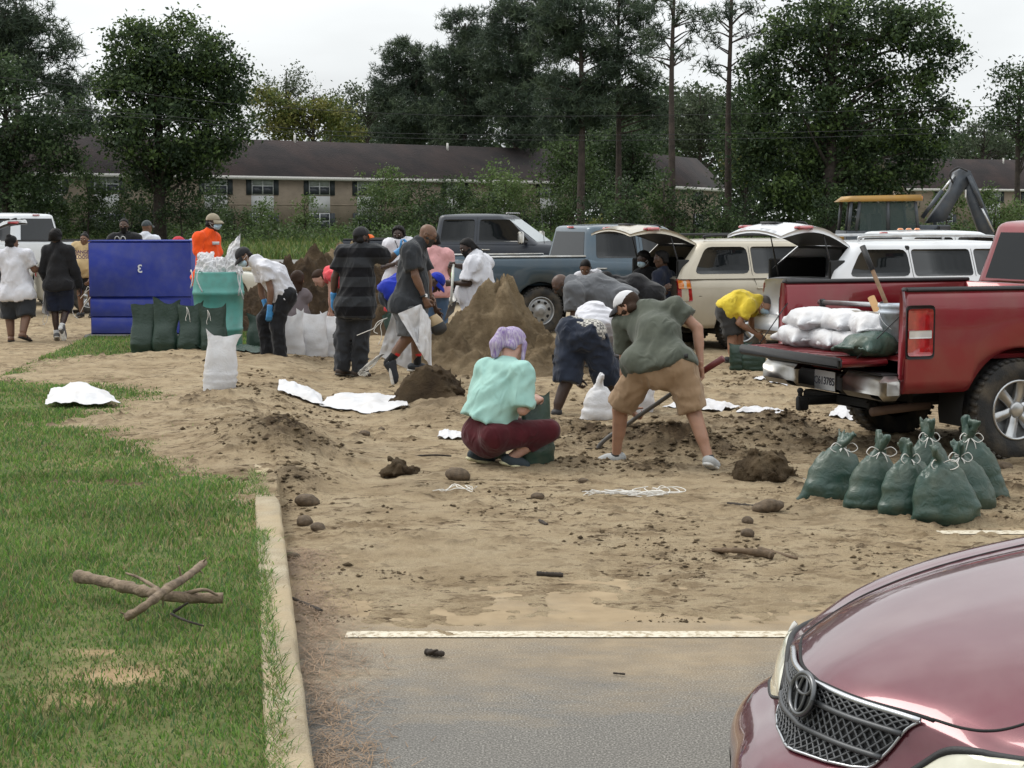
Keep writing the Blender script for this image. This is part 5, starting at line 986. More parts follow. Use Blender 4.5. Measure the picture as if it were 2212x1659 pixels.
    for i, (x, z) in enumerate([(-.36, .02), (-.18, -.02), (.30, 0), (.36, .05)]):
        T = np.array((g[0]+x, g[1]-.28*math.cos(x*3)-.03, KZ*.5+1.08)); V, F = tube(smooth_curve([T+np.array((0, .05, .02)), T+np.array((.03*(-1)**i, -.05, .04)), T+np.array((.05*(-1)**i, -.07, -.08)), T+np.array((.02, -.07, -.20-.05*i))], 14), .009, 6); tag(mk('bag_strap', V, F, W_BAG, base=T), ['white strap curling off the left of the barrel', 'white strap hanging down the front of the barrel', 'white strap hanging right of centre on the barrel', 'white strap looping off the right of the barrel'][i], 'strap')
    # ---- branches on the lawn
    BK = mat('bark_pale', (.27, .20, .135), .9, var=.35, scale=14, bump=.8, bscale=40, col2=(.11, .08, .055), stretch=(1, 1, 1), bdist=.02); DK = mat('bark_dark', (.035, .027, .021), .9, var=.3, bump=.6)
    def branch(pts, r0, r1, label, m, twigs=(), cat='branch', name='branch'):
        P = [gnd(x, y, z) for x, y, z in pts]; C = smooth_curve(P, 36); n = len(C); rr = np.linspace(r0, r1, n)*(1+.16*vnoise(np.c_[np.arange(n)*.55, np.zeros(n), np.zeros(n)], int(pts[0][0]))); V, F = tube(C, rr, 12); nn = fbm(V*22, 4, 3, .6)*.34; cc = np.repeat(C, 12, 0); V = V+(V-cc)*nn[:, None]
        root = empty(name, P[0]*np.array((1, 1, 0)), label=label, cat=cat); mk('limb', V, F, m, root)
        for t in twigs: Pt = [gnd(x, y, z) for x, y, z in t[0]]; V, F = tube(smooth_curve(Pt, 12), np.linspace(t[1], t[1]*.45, len(smooth_curve(Pt, 12))), 7); mk('twig', V, F, m, root)
    z0 = KZ+.02
    branch([(168, 1244, z0+.05), (250, 1262, z0+.05), (320, 1280, z0+.05), (390, 1290, z0+.04), (482, 1292, z0+.03)], .028, .024, 'thick pale fallen branch lying across the lawn', BK, [([(345, 1275, z0+.05), (300, 1248, z0+.07), (272, 1238, z0+.08)], .011), ([(290, 1272, z0+.05), (246, 1273, z0+.03)], .007), ([(395, 1284, z0+.05), (440, 1274, z0+.08), (470, 1286, z0+.05)], .012)])
    branch([(273, 1334, z0+.03), (320, 1304, z0+.09), (360, 1272, z0+.11), (400, 1248, z0+.10), (440, 1216, z0+.08)], .020, .017, 'thinner branch with broken stubs crossing over the thick one', BK, [([(392, 1252, z0+.10), (386, 1222, z0+.17)], .008), ([(425, 1228, z0+.09), (438, 1238, z0+.07)], .006), ([(435, 1219, z0+.08), (446, 1206, z0+.12)], .006), ([(352, 1280, z0+.10), (352, 1312, z0+.02)], .006), ([(276, 1330, z0+.03), (258, 1322, z0+.06)], .005)])
    branch([(370, 1326, z0+.01), (400, 1340, z0+.02), (440, 1352, z0+.01)], .006, .004, 'long thin dark twig in the grass', DK, (), 'twig', 'twig'); branch([(374, 1322, z0+.01), (406, 1302, z0+.05)], .008, .005, 'short dark twig poking up below the crossed branches', DK, (), 'twig', 'twig')
    branch([(626, 1290, .03), (660, 1305, .02), (694, 1320, .02)], .008, .011, 'black broken stick by the kerb', DK, [([(630, 1292, .03), (622, 1275, .06)], .004)], 'stick', 'stick')
    branch([(1540, 1188, .03), (1600, 1190, .05), (1650, 1196, .04), (1668, 1202, .03)], .012, .026, 'splintered brown branch half buried in sand', mat('bark_brown', (.12, .082, .05), .9, var=.3, scale=14, bump=.7, bscale=40), [([(1640, 1186, .03), (1722, 1206, .03)], .016)]); branch([(1160, 1239, .02), (1216, 1242, .02)], .011, .013, 'short charred stick on the sand', DK, (), 'stick', 'stick'); branch([(1165, 1125, .03), (1182, 1133, .03)], .012, .010, 'stubby dark stick below the flat stone', DK, (), 'stick', 'stick')
    branch([(1572, 1088, .03), (1630, 1095, .03)], .012, .014, 'dark stick pointing at the sandy stone', DK, (), 'stick', 'stick'); branch([(880, 1060, .02), (930, 1053, .025), (1000, 1060, .02)], .006, .004, 'thin bent twig in front of the largest stone', DK, (), 'twig', 'twig'); branch([(1392, 1230, .02), (1415, 1222, .02), (1440, 1213, .02)], .005, .004, 'pale curved twig on the sand', BK, (), 'twig', 'twig'); branch([(895, 985, .03), (940, 983, .04), (975, 985, .03)], .008, .006, 'dark root lying on the sand left of the squatting woman', DK, (), 'twig', 'twig')
    branch([(920, 1408, .015), (958, 1412, .02)], .016, .012, 'curled dead leaf scrap on the asphalt', DK, [([(925, 1410, .02), (945, 1404, .04)], .01)], 'leaf', 'leaf'); branch([(1325, 1454, .01), (1350, 1456, .012)], .004, .004, 'tiny dark twig on the asphalt', DK, (), 'twig', 'twig')
    # ---- string
    def strings(px, py, n, wx, wy, label, seed):
        r = random.Random(seed); g = gnd(px, py); z = max(0, float(sand_z(np.array([g[0]]), np.array([g[1]]))[0][0])); b = MB()
        for i in range(n):
            x0 = r.uniform(-.5, -.1)*wx; P = [g+np.array((x0+wx*t*r.uniform(.7, 1.1)+r.gauss(0, .01), r.gauss(0, wy*.35), z+.012+r.random()*.035)) for t in (0, .2, .4, .6, .8, .95)]
            if r.random() < .4: P += [P[-1]+np.array((-.05, .08, .02)), P[-2]+np.array((0, .10, .02))]
            b.tube(smooth_curve(P, 30), .0028, 5)
        o = b.build('string_bundle', STRING, base=g); tag(o, label, 'string')
    strings(1335, 1082, 16, .52, .10, 'bundle of white bag strings on the sand', 3); strings(975, 1075, 3, .30, .2, 'single loose white string beside the thin twig', 4); strings(1760, 1057, 5, .16, .06, 'small tuft of white string by the leftmost tied bag', 5)
build_props()
CARS = build_vehicles()
# ================================================================== maroon sedan nose in the right foreground
def build_maroon():
    psi = math.radians(194.9); loc = (.745, 4.47, -.02); root = empty('sedan', loc, psi, 'maroon sedan whose hood, grille and emblem fill the right foreground', 'car'); W = .885
    K = np.array([(.0, .15), (.09, .24), (.125, .34), (.115, .405), (.06, .465), (-.015, .508), (-.042, .57), (-.062, .645), (-.082, .680), (-.17, .732), (-.38, .808), (-.72, .882), (-1.15, .940), (-1.55, .965)])
    bow_k = np.array([.53, .53, .53, .53, .52, .52, .53, .53, .53, .50, .36, .17, .04, 0.]); ks = np.arange(len(K)); KD = smooth_curve(np.c_[K, bow_k], 13*14); kk = np.linspace(0, len(K)-1, len(KD))
    VY = np.array([0, .06, .12, .18, .24, .30, .36, .42, .48, .54, .60, .65, .70, .75, .80, .84, .88, .91, .94, .962, .98, .992, 1.0, 1.003, 1.0, .985]); DR = np.interp(VY[:25], [0, .4, .56, .64, .70, .78, .85, .90, .95, .98, 1.0], [0, .008, .026, .044, .044, .047, .056, .076, .12, .175, .22]); DR = np.append(DR, .0); DR[-4:] = [.25, .34, .46, .60]
    vi = np.concatenate([np.linspace(0, .88, 17), np.linspace(.90, 1.35, 9)])[:26]
    BX = np.linspace(0, 1.02, 60); BY = np.interp(BX, *smooth_curve([(0, 0), (.2, .032), (.42, .11), (.6, .17), (.75, .235), (.88, .34), (1.0, .50), (1.05, .56)], 70).T)
    def Q(k, v):
        """surface point: k along the nose profile, v = lateral in -1..1.35"""
        s = -1 if v < 0 else 1; a = abs(v); x, z, bw = [np.interp(k, kk, KD[:, i]) for i in range(3)]; yy = np.interp(a, vi, VY); dr = np.interp(a, vi, DR); up = np.clip((k-6.0)/2.5, 0, 1)
        hb = .010*math.exp(-((yy-.74)/.06)**2)*np.clip((k-8)/2, 0, 1)       # fender crown beside the hood
        z2 = z-dr*up*(1 if k > 6 else 1)+hb; 
        if k <= 8: yy2 = yy*(1-.03*np.clip((5-k)/5, 0, 1))
        else: yy2 = yy
        x2 = x-bw/.53*float(np.interp(abs(yy2), BX, BY)); z2 = max(z2, .20)
        return np.array((x2, s*yy2*W, z2))
    def fix(k, v):                       # lower corner: let bumper rows run round to the side
        return Q(k, v)
    KS = kk[::2]; vs = np.concatenate([-vi[::-1], vi[1:]]); G = np.array([[fix(k, v) for v in vs] for k in KS]); nV = len(vs)
    MAR = mat('paint_maroon', (.115, .013, .026), .25, .45, var=.05, scale=2, coat=.9, dirt=((.26, .17, .16), .30, 4)); mk('body', G.reshape(-1, 3), gridfaces(len(KS), nV)[:, ::-1], MAR, root, local=True)
    def nrm(k, v):
        e = .02; a = Q(k+e, v)-Q(k-e, v); b = Q(k, v+e)-Q(k, v-e); n = unit(np.cross(b, a)); return n if (n@np.array((.6, 0, .8))) > 0 else -n
    def line(pts, r, m, name, par, off=.0, n=40, sec=6): C = smooth_curve([(k, v, 0) for k, v in pts], n); P = [Q(k, v)+nrm(k, v)*off for k, v, _ in C]; V, F = tube(P, r, sec); return mk(name, V, F, m, par, local=True)
    # shut lines of the hood, seam of the bumper
    for s in (-1, 1):
        line([(8.15, s*.40), (8.4, s*.50), (9.2, s*.585), (10.5, s*.62), (12.9, s*.65)], .0045, SEAM, 'hood_gap', root, -.001)
        line([(5.6, s*.46), (5.0, s*.62), (4.9, s*.85), (5.2, s*1.0)], .004, SEAM, 'bumper_gap', root, -.001)
    line([(8.12, -.41), (8.0, -.2), (7.95, 0), (8.0, .2), (8.12, .41)], .006, SEAM, 'hood_lip_gap', root, -.001)
    # headlights: lens on the corner, black gasket round it
    LENS = mat('headlight_lens', (.50, .48, .36), .10, .0, var=.35, scale=7, coat=1.0, col2=(.72, .70, .58)); CHB = mat('headlight_bulb', (.70, .68, .62), .2, .6)
    for s in (-1, 1):
        def edge(t):                       # lower and upper edge of the lamp, t along the lamp outward
            return (np.interp(t, [0, .15, .5, 1], [5.3, 4.9, 4.9, 6.0]), np.interp(t, [0, .12, .35, .7, 1], [5.5, 6.5, 7.4, 8.5, 8.5]))
        n, m_ = 26, 12; P = []
        for i in range(n):
            t = i/(n-1); v = .40+(.985-.40)*t; lo, hi = edge(t)
            for j in range(m_): f = j/(m_-1); k = lo+(hi-lo)*f; P.append(Q(k, s*v)+nrm(k, s*v)*(.004+.016*math.sin(f*PI)*math.sin(min(1, t*1.3+.1)*PI*.9)))
        F = gridfaces(n, m_); F = F if s > 0 else F[:, ::-1]; ho = mk('headlight', P, F, LENS, root, local=True)
        top = [(edge(t)[1]+.08, s*(.40+.585*t)) for t in np.linspace(0, 1, 9)]; bot = [(edge(t)[0]-.05, s*(.40+.585*t)) for t in np.linspace(0, 1, 9)]; line(top, .011, TRIM, 'gasket', ho, .0, 40, 8); line(bot, .006, TRIM, 'gasket', ho, .0, 40)
        for q, rr in ((.35, .05), (.62, .055)):
            v = .40+.585*q; lo, hi = edge(q); c = Q((lo+hi)/2, s*v); nn = nrm((lo+hi)/2, s*v); V, F = lathe([(rr, 0), (rr*.9, -.01), (rr*.5, -.02), (0, -.022)], 20); a, b, d = frame(nn); mk('reflector', V@np.stack([a, b, d])+c+nn*.010, F, CHB, ho, local=True)
    # grille
    def gp(y, b, off=0.0):               # y lateral metres, b 0 bottom .. 1 top
        k = 4.75+(7.75-4.75)*b; v = np.interp(abs(y)/W, VY[:17], vi[:17])*(1 if y >= 0 else -1); return Q(k, v)+nrm(k, v)*off
    def hwid(b): return .25+(.375-.25)*b**.85-.22*(1-min(1, b/.2))**2 if b < .2 else .25+(.375-.25)*b**.85
    GD = mat('grille_dark', (.016, .017, .018), .5); GM = mat('grille_mesh', (.085, .088, .092), .45, .5, var=.1); n = 31; rows = 16; P = [gp(hwid(b)*u, b, .003) for b in np.linspace(0, 1, rows) for u in np.linspace(-1, 1, n)]; go = mk('grille', P, gridfaces(rows, n), GD, root, local=True); mb = MB()
    for s in (-1, 1):                     # crossing diagonal wires
        for i in range(-24, 48):
            pts = []
            for b in np.linspace(0, 1, 15):
                y = -.40+.0295*i+s*.105*(b-.5)*2.0
                if abs(y) <= hwid(b): pts.append(gp(y, b, .010))
            if len(pts) > 1: mb.tube(pts, .0036, 5, cap=False)
    mb.build('mesh', GM, go, local=True)
    for b in (.36, .68): V, F = tube([gp(hwid(b)*u, b, .012) for u in np.linspace(-1, 1, 25)], .0085, 7); mk('grille_bar', V, F, GM, go, local=True)
    SIL = mat('silver_trim', (.55, .56, .58), .25, .9, var=.05)
    V, F = tube([gp(hwid(1)*u, 1.0, .012) for u in np.linspace(-1, 1, 33)], .008, 8); mk('grille_top_trim', V, F, SIL, go, local=True); bb = list(np.linspace(1, 0, 18)); P = [gp(hwid(b), b, .008) for b in bb]+[gp(hwid(0)*u, 0, .008) for u in np.linspace(.9, -.9, 12)]+[gp(-hwid(b), b, .008) for b in bb[::-1]]; V, F = tube(P, .0045, 7); mk('grille_rim', V, F, SIL, go, local=True)
    # round three-ellipse emblem
    c = gp(0, .72, .030); nn = nrm(6.9, 0); a, b, d = frame(nn); bb_ = np.array((0, 1., 0)); up = unit(np.cross(nn, bb_)); up = up if up[2] > 0 else -up; EM = mat('emblem_metal', (.14, .143, .148), .32, .8)
    def ring(cx, cz, rx, rz, r, nm, par): V, F = tube([c+bb_*(cx+rx*math.cos(t))+up*(cz+rz*math.sin(t)) for t in np.linspace(0, 2*PI, 41)], r, 8, cap=False); return mk(nm, V, F, EM, par, local=True)
    eo = ring(0, 0, .066, .055, .0075, 'emblem', root); ring(0, .0, .022, .049, .005, 'emblem_inner_ring', eo); ring(0, .023, .044, .022, .005, 'emblem_upper_ring', eo); V, F = lathe([(.063, 0), (.06, .004), (0, .006)], 28); V = V*np.array((1, .78, 1)); V = V[:, [0]]*bb_+V[:, [1]]*up+V[:, [2]]*nn+c-nn*.010; mk('emblem_back', V, F, GD, eo, local=True)
    # lower intake and the rest of the car behind the frame
    P = [Q(k, v)+nrm(k, v)*.003 for k in np.linspace(.9, 2.1, 6) for v in np.linspace(-.55, .55, 21)]; mk('lower_intake', P, gridfaces(6, 21), GD, root, local=True)
    S = Shell([(-4.75, W*.85), (-4.5, W*.96), (-4.0, W), (-1.5, W), (-1.35, W*.995)], [(-4.75, .95), (-4.6, 1.06), (-3.9, 1.07), (-2.2, 1.0), (-1.35, .955)], [(-4.75, .34), (-4.5, .22), (-1.35, .22)], [(-3.75, .33, .40)], -4.75, -1.35); S.build('rear_body', MAR, root); C = Cab([(.96, -1.35), (1.38, -2.1)], [(.96, -4.15), (1.38, -3.4)], [(.96, W*.95), (1.38, W*.72)], .96, 1.45); C.build('cab', MAR, root); wy = lambda x, z: C.wy(z)
    gx = lambda z: float(C.xf(z)); mk('windshield', [(gx(1.02)+.004, -.72, 1.02), (gx(1.02)+.004, .72, 1.02), (gx(1.36)+.004, .58, 1.36), (gx(1.36)+.004, -.58, 1.36)], [[0, 1, 2, 3]], GLS, root, smooth=False, local=True)
    for s in (-1, 1):
        panel('window', rpoly(-2.85, 1.06, -1.85, 1.34, .05, (0, 0, -.3, 0)), wy, .004, GLS, root, s); panel('window', rpoly(-3.8, 1.06, -2.92, 1.34, .05, (0, 0, 0, .25)), wy, .004, GLS, root, s)
        for xc in (-.95, -3.75): wheel(root, xc, s*(W-.12), .33, .21, .215, 'spoke5', s); liner(root, xc, .33, .39, W*.94*s, W*.55*s)
    flatbox('underbody', (-2.4, 0, .24), (4.0, 1.3, .1), UND, root, .03)
build_maroon()
# ================================================================== people
def unit(v): v = np.array(v, float); return v/(np.linalg.norm(v)+1e-9)
SKIN = dict(dark=((.080, .044, .030), .45), deep=((.048, .028, .021), .43), brown=((.155, .083, .052), .48), tan=((.36, .20, .135), .5), pale=((.52, .31, .24), .5))
def skin(k): c, r = SKIN[k]; return mat('skin_'+k, c, r, var=.10, scale=14, bump=.15, bscale=90, sss=.12, spec=.4)
def cloth(name, col, rough=.9, var=.10, weave=.25, col2=None, scale=7, sheen=.15, wr=.75, pattern=None):
    k = 'cloth_'+name
    if k in _MC: return _MC[k]
    m = mat(k, col, rough, var=var, scale=scale, col2=col2, sheen=sheen, spec=.2); nt = m.node_tree; p = nt.nodes['Principled BSDF']; N = nt.nodes.new; L = nt.links.new
    tc = N('ShaderNodeTexCoord'); mp = N('ShaderNodeMapping'); mp.inputs['Scale'].default_value = (1, 1, .55); mp.inputs['Rotation'].default_value = (.4, .5, .3); L(tc.outputs['Object'], mp.inputs[0])
    n1 = N('ShaderNodeTexNoise'); n1.inputs['Scale'].default_value = 11; n1.inputs['Detail'].default_value = 3; n1.inputs['Distortion'].default_value = 1.2; L(mp.outputs[0], n1.inputs[0])
    if hasattr(n1, 'noise_type'): n1.noise_type = 'RIDGED_MULTIFRACTAL'
    b1 = N('ShaderNodeBump'); b1.inputs['Strength'].default_value = min(1, wr*1.2); b1.inputs['Distance'].default_value = .014; L(n1.outputs[0], b1.inputs['Height'])
    n2_ = N('ShaderNodeTexNoise'); n2_.inputs['Scale'].default_value = 160; n2_.inputs['Detail'].default_value = 2; L(tc.outputs['Object'], n2_.inputs[0])
    b2 = N('ShaderNodeBump'); b2.inputs['Strength'].default_value = weave; b2.inputs['Distance'].default_value = .003; L(n2_.outputs[0], b2.inputs['Height']); L(b1.outputs[0], b2.inputs['Normal']); L(b2.outputs[0], p.inputs['Normal'])
    if pattern: pattern(nt, p, tc)
    return m
def folds(amp, f=9.0, axis=None, seed=0, str_=.35):
    """creases in cloth: ridges stretched along an axis"""
    def fn(X):
        Q = X*f
        if axis is not None:
            a = unit(axis); Q = Q-(Q@a)[:, None]*a*(1-str_)
        w = Q+.8*np.stack([vnoise(Q*.6+5, seed+7), vnoise(Q*.6+11, seed+8), vnoise(Q*.6+23, seed+9)], -1)
        rg = 1-np.abs(vnoise(w, seed))*2.6; return -amp*np.clip(rg, -.5, 1)-.5*amp*np.clip(1-np.abs(vnoise(w*1.9+3, seed+3))*2.6, -.5, 1)
    return fn
def hand_sdf(S, w, d, n, curl=.7, g=1.0, side=1, fat=1.0):
    d = unit(d); n = unit(n-(np.array(n)@d)*d); q = np.cross(d, n)*side
    S.cone(w-d*.02, w+d*.03*g, .025*g*fat, .026*g*fat, k=.015, flat=(n, .75))
    for o in (-.024, 0, .024): S.cone(w+d*.025*g+q*o*.7*g, w+d*.082*g+q*o*g, .016*g*fat, .0145*g*fat, k=.014)
    for o, l in ((-.031, .058), (-.0105, .074), (.0105, .078), (.031, .068)):
        a = w+d*.085*g+q*o*g; c1 = curl*.75; c2 = curl*1.75; c3 = curl*2.5
        b = a+(d*math.cos(c1)+n*math.sin(c1))*l*.48*g; c = b+(d*math.cos(c2)+n*math.sin(c2))*l*.34*g; e = c+(d*math.cos(c3)+n*math.sin(c3))*l*.25*g
        S.cone(a, b, .0098*g*fat, .009*g*fat, k=.004).cone(b, c, .009*g*fat, .0082*g*fat, k=.003).cone(c, e, .0082*g*fat, .007*g*fat, k=.003)
    t0 = w+d*.03*g+q*.028*g+n*.008; t1 = t0+unit(d*.65+q*.6+n*(.2+.5*curl))*.042*g; t2 = t1+unit(d*.75+q*.1+n*(.2+.6*curl))*.036*g
    S.cone(t0, t1, .0135*g*fat, .0105*g*fat, k=.01).cone(t1, t2, .0105*g*fat, .0085*g*fat, k=.004); return w+d*.1*g+n*.03*curl
def head_sdf(c, f, u, g, nk):
    r = np.cross(f, u); S = SDF(); R = np.stack([r, f, u]); P = lambda a, b, d: c+(r*a+f*b+u*d)*g
    S.ell(P(0, -.010, .030), np.array((.075, .097, .086))*g, R, k=.02)
    S.cone(P(0, .022, .0), P(0, .050, -.082), .058*g, .034*g, k=.03, flat=(r, 1.05))
    S.cone(P(-.030, .02, -.055), P(.030, .02, -.055), .034*g, k=.03)
    S.cone(P(0, .092, .012), P(0, .108, -.026), .009*g, .0145*g, k=.012); S.cone(P(-.010, .098, -.030), P(.010, .098, -.030), .010*g, k=.008)
    S.cone(P(-.036, .078, .030), P(.036, .078, .030), .014*g, k=.015); S.cone(P(-.045, .06, -.008), P(.045, .06, -.008), .020*g, k=.02)
    for s in (-1, 1):
        S.ell(P(.031*s, .100, .010), np.array((.017, .012, .011))*g, R, k=.012, op='sub')
        S.ell(P(.076*s, -.012, -.004), np.array((.010, .022, .033))*g, R, k=.008); S.ell(P(.083*s, -.008, .0), np.array((.006, .011, .017))*g, R, k=.005, op='sub')
        S.ell(P(.031*s, .084, .009), np.array((.0135, .0135, .0115))*g, R, k=.003)
    S.cone(P(-.017, .088, -.052), P(.017, .088, -.052), .0085*g, k=.007); S.cone(P(-.014, .084, -.063), P(.014, .084, -.063), .0095*g, k=.007)
    S.cone(P(-.020, .096, -.0575), P(.020, .096, -.0575), .0028*g, k=.004, op='sub')
    S.cone(P(0, -.030, -.045), nk, .054*g, .060*g, k=.035)
    return S, R, P
class Person: pass
def person(label, Y, J, g=1.0, sk='dark', hf=(0, 1, 0), tf=(0, 1, 0), top=None, bot=None, shoes=None, hair=None, beard=None, cap=None, mask=False, gloves=None, hands=(.7, .7), hdir=None, hh=1.0, belly=0.0, hu=None, vox=.016, sock=None, flop=None, eyes=False, wide=1.0, legw=1.0, palm=None, name='person'):
    Q = Person(); W = {k: (v if isinstance(v, np.ndarray) else at(v[0], v[1], Y+v[2])) for k, v in J.items()}; Q.W = W
    Pm = (W['pa']+W['pb'])/2; C = (W['sa']+W['sb'])/2; base = np.array((Pm[0], Y, 0.0)); root = empty(name, base, label=label, cat='person'); Q.root = root
    skm = skin(sk); spine = unit(C-Pm); lat = unit(W['sb']-W['sa']); fr = unit(np.array(tf)-(np.array(tf)@spine)*spine); fr = unit(fr-(fr@lat)*lat)
    ws = W.get('ws', (C*.42+Pm*.58)); hw = np.linalg.norm(W['sb']-W['sa'])/2
    cr = hw*.92*wide; fl = .118*g/cr; pw = (.155 if 'pw' not in J else 1)*g*wide; Q.fr = fr; Q.spine = spine; Q.lat = lat; seed = int(abs(Pm[0]*131+Y*17)) % 97
    def torso(S, t, k=.04, hem=None):
        S.cone(C-spine*.10*g, ws, cr-.02*g+t, .142*g*wide+t, k=k, flat=(fr, min(1.1, (fl*cr+t)/(cr+t))))
        S.cone(W['sa'], W['sb'], .060*g+t, k=k); S.cone(C+spine*.02, W['nk'], .075*g+t*.8, .062*g+t*.5, k=k)
        S.cone(W['sa']*.8+C*.2, W['nk'], .05*g+t, .045*g+t*.5, k=k); S.cone(W['sb']*.8+C*.2, W['nk'], .05*g+t, .045*g+t*.5, k=k)
        S.cone(C-spine*.13*g-fr*.02, ws-fr*.015, .10*g+t, .095*g+t, k=k)
        if belly: S.ell((ws*.65+Pm*.35)+fr*.07*g, np.array((.15, .15, .15))*g*(1+belly*.5)+t, k=.06)
        if hem is None: S.cone(ws, Pm, .142*g*wide+t, .15*g*wide+t, k=k, flat=(fr, .80))
    # --- body: one surface
    S = SDF(); torso(S, 0)
    for q in 'ab':
        p, kn, an = W['p'+q], W['k'+q], W['a'+q]; bk = -fr
        S.ell(p+bk*.045*g, np.array((.105, .105, .105))*g, k=.05); S.cone(p, kn, .090*g*legw, .058*g*legw, k=.03)
        shin = unit(an-kn); th = unit(kn-p); ob = unit(th-shin*(th@shin)+1e-6) if abs(th@shin) < .995 else fr
        S.cone(kn, an, .056*g*legw, .036*g, k=.02); S.cone(kn+shin*.06*g-ob*.018*g, kn+shin*.20*g-ob*.016*g, .046*g*legw, .040*g*legw, k=.03)
        e, w = W['e'+q], W['w'+q]; sh = W['s'+q]
        S.cone(sh, e, .052*g, .041*g, k=.03); S.cone(e, w, .042*g, .027*g, k=.015); S.cone(e*.8+w*.2, e*.55+w*.45, .040*g, .036*g, k=.02)
    V1, F1 = S.mesh(vox*1.5); mb = MB(); mb.add(V1, F1)
    # --- head
    hf = unit(hf); hu = unit(np.array(hu if hu is not None else (0, 0, 1))-0); hu = unit(hu-(hu@hf)*hf); hc = W['hd']; hg = hh
    SH, R, P = head_sdf(hc, hf, hu, hg, W['nk']); lod = min(1.9, max(1, Y/13)); V, F = SH.mesh(.0075*lod); mb.add(V, F); Q.P = P; Q.R = R
    # --- hands
    Q.grip = {}
    for i, q in enumerate('ab'):
        e, w = W['e'+q], W['w'+q]; d = unit(w-e)
        if hdir and hdir.get(q) is not None: d = unit(hdir[q])
        n = unit(palm[q]) if palm and q in palm else (lat if q == 'a' else -lat)
        if abs(n@d) > .93: n = fr
        HS = SDF(); gl = gloves is not None and q in gloves[1]; Q.grip[q] = hand_sdf(HS, w, d, n, hands[i], g, -1 if q == 'a' else 1, 1.22 if gl else 1.0)
        if gl: HS.cone(w-d*.05*g, w-d*.01*g, .036*g, .033*g, k=.01)
        V, F = HS.mesh(.0058*min(1.7, lod))
        if gl: mk('glove', V, F, gloves[0], root)
        else: mb.add(V, F)
    V, F = mb.out(); Q.body = mk('body', V, F, skm, root)
    # --- clothes
    if top:
        m, sf, hem = top['m'], top.get('sleeve', .55), top.get('hem', .08); t = top.get('loose', .022)*g; S = SDF(); torso(S, t, hem=hem)
        he = Pm-spine*hem*g if 'hemp' not in top else at(top['hemp'][0], top['hemp'][1], Y+top['hemp'][2])
        hd_ = unit(he-ws); S.cone(ws, he+hd_*.10, .142*g*wide+t*1.2, .168*g*wide*top.get('hemw', 1)+t*1.7, k=.05, flat=(fr, .90), cuts=[(he, hd_)])
        for q in 'ab' if hem > .03 else '': S.ell(W['p'+q]-fr*.05*g+spine*.02, np.array((.112, .112, .112))*g+t*.5+.028, k=.06, cuts=[(he, hd_)])
        for q in 'ab':
            sh, e, w = W['s'+q], W['e'+q], W['w'+q]
            if sf <= 1: c = sh+(e-sh)*sf; S.cone(sh, e, .066*g+t*.9, (.058*g+t*1.3), k=.04, cuts=[(c, e-sh)])
            elif sf > 0: S.cone(sh, e, .062*g+t*.6, .052*g+t*.6, k=.03); c = e+(w-e)*(sf-1); S.cone(e, w, .050*g+t*.7, .036*g+t*.6, k=.02, cuts=[(c, w-e)])
        V, F = S.mesh(vox*1.15, noise=folds(top.get('fold', .010)*1.25, top.get('ff', 8)*1.25, top.get('fax', (C-Pm)+lat*.35), seed), post=top.get('cut')); Q.shirt = mk(top.get('name', 'shirt'), V, F, m, root)
    if bot:
        m, lf = bot['m'], bot.get('len', .9); t = bot.get('loose', .02)*g; S = SDF(); up = bot.get('rise', .10)*g; tp = Pm+spine*up; lw = legw
        S.cone(Pm+spine*(up+.06), Pm, .148*g*wide+t*.5, .155*g*wide+t*.6, k=.04, flat=(fr, .82), cuts=[(tp, spine)])
        for q in 'ab':
            p, kn, an = W['p'+q], W['k'+q], W['a'+q]; tc_ = [(tp, spine)] if unit(kn-p)@spine < -.3 else []
            S.ell(p-fr*.05*g, np.array((.112, .112, .112))*g+t*.5, k=.06, cuts=[(tp, spine)])
            if lf <= 1: c = p+(kn-p)*lf; S.cone(p, kn, .103*g*lw+t*.7, .075*g*lw+t*1.25, k=.03, cuts=[(c, kn-p)]+tc_)
            else:
                S.cone(p, kn, .100*g*lw+t*.6, 0.066*g*lw+t*.8, k=.03, cuts=tc_); c = kn+(an-kn)*(lf-1); S.cone(kn, an, .066*g*lw+t*.8, bot.get('cuff', .052)*g+t, k=.03, cuts=[(c, an-kn)])
        V, F = S.mesh(vox*1.2, noise=folds(bot.get('fold', .008)*1.2, bot.get('ff', 8)*1.3, None, seed+5)); Q.pants = mk(bot.get('name', 'trousers'), V, F, m, root)
    Q.foot = {}
    for q in 'ab':
        if 't'+q not in W: continue
        A, T = W['a'+q], W['t'+q]; fd = unit(T-(A-np.array((0, 0, .055*g)))); fu = unit(A-T-((A-T)@fd)*fd); sd = np.cross(fd, fu); H = A-fu*((A-T)@fu)-fd*.062*g
        H = T-fd*max(.25*g, min(.29*g, np.linalg.norm(T-H))); Q.foot[q] = (H, T, fd, fu, sd)
        L_ = np.linalg.norm(T-H)
        if shoes:
            S = SDF(); S.cone(H+fd*.04*g+fu*.045*g, T-fd*.055*g+fu*.036*g, .041*g, .036*g, k=.02, flat=(sd, 1.02)); S.cone(A-fu*.0, H+fd*.075*g+fu*.045*g, .043*g, .044*g, k=.03, cuts=[(A+unit(A-H)*.012, fu)])
            S.cone(A-fu*.02+fd*.02, T-fd*.10*g+fu*.05*g, .038*g, .033*g, k=.03)
            V, F = S.mesh(.009*lod); so = mk('shoe', V, F, shoes[0], root)
            S = SDF(); S.cone(H+fd*.035*g+fu*.012, T-fd*.045*g+fu*.014, .043*g, .043*g, k=.005, flat=(fu, .42)); S.cone(H+fd*L_*.5+fu*.012, T-fd*.05*g+fu*.014, .046*g, k=.02, flat=(fu, .40))
            V, F = S.mesh(.008*lod); mk('sole', V, F, shoes[1], so)
        else:
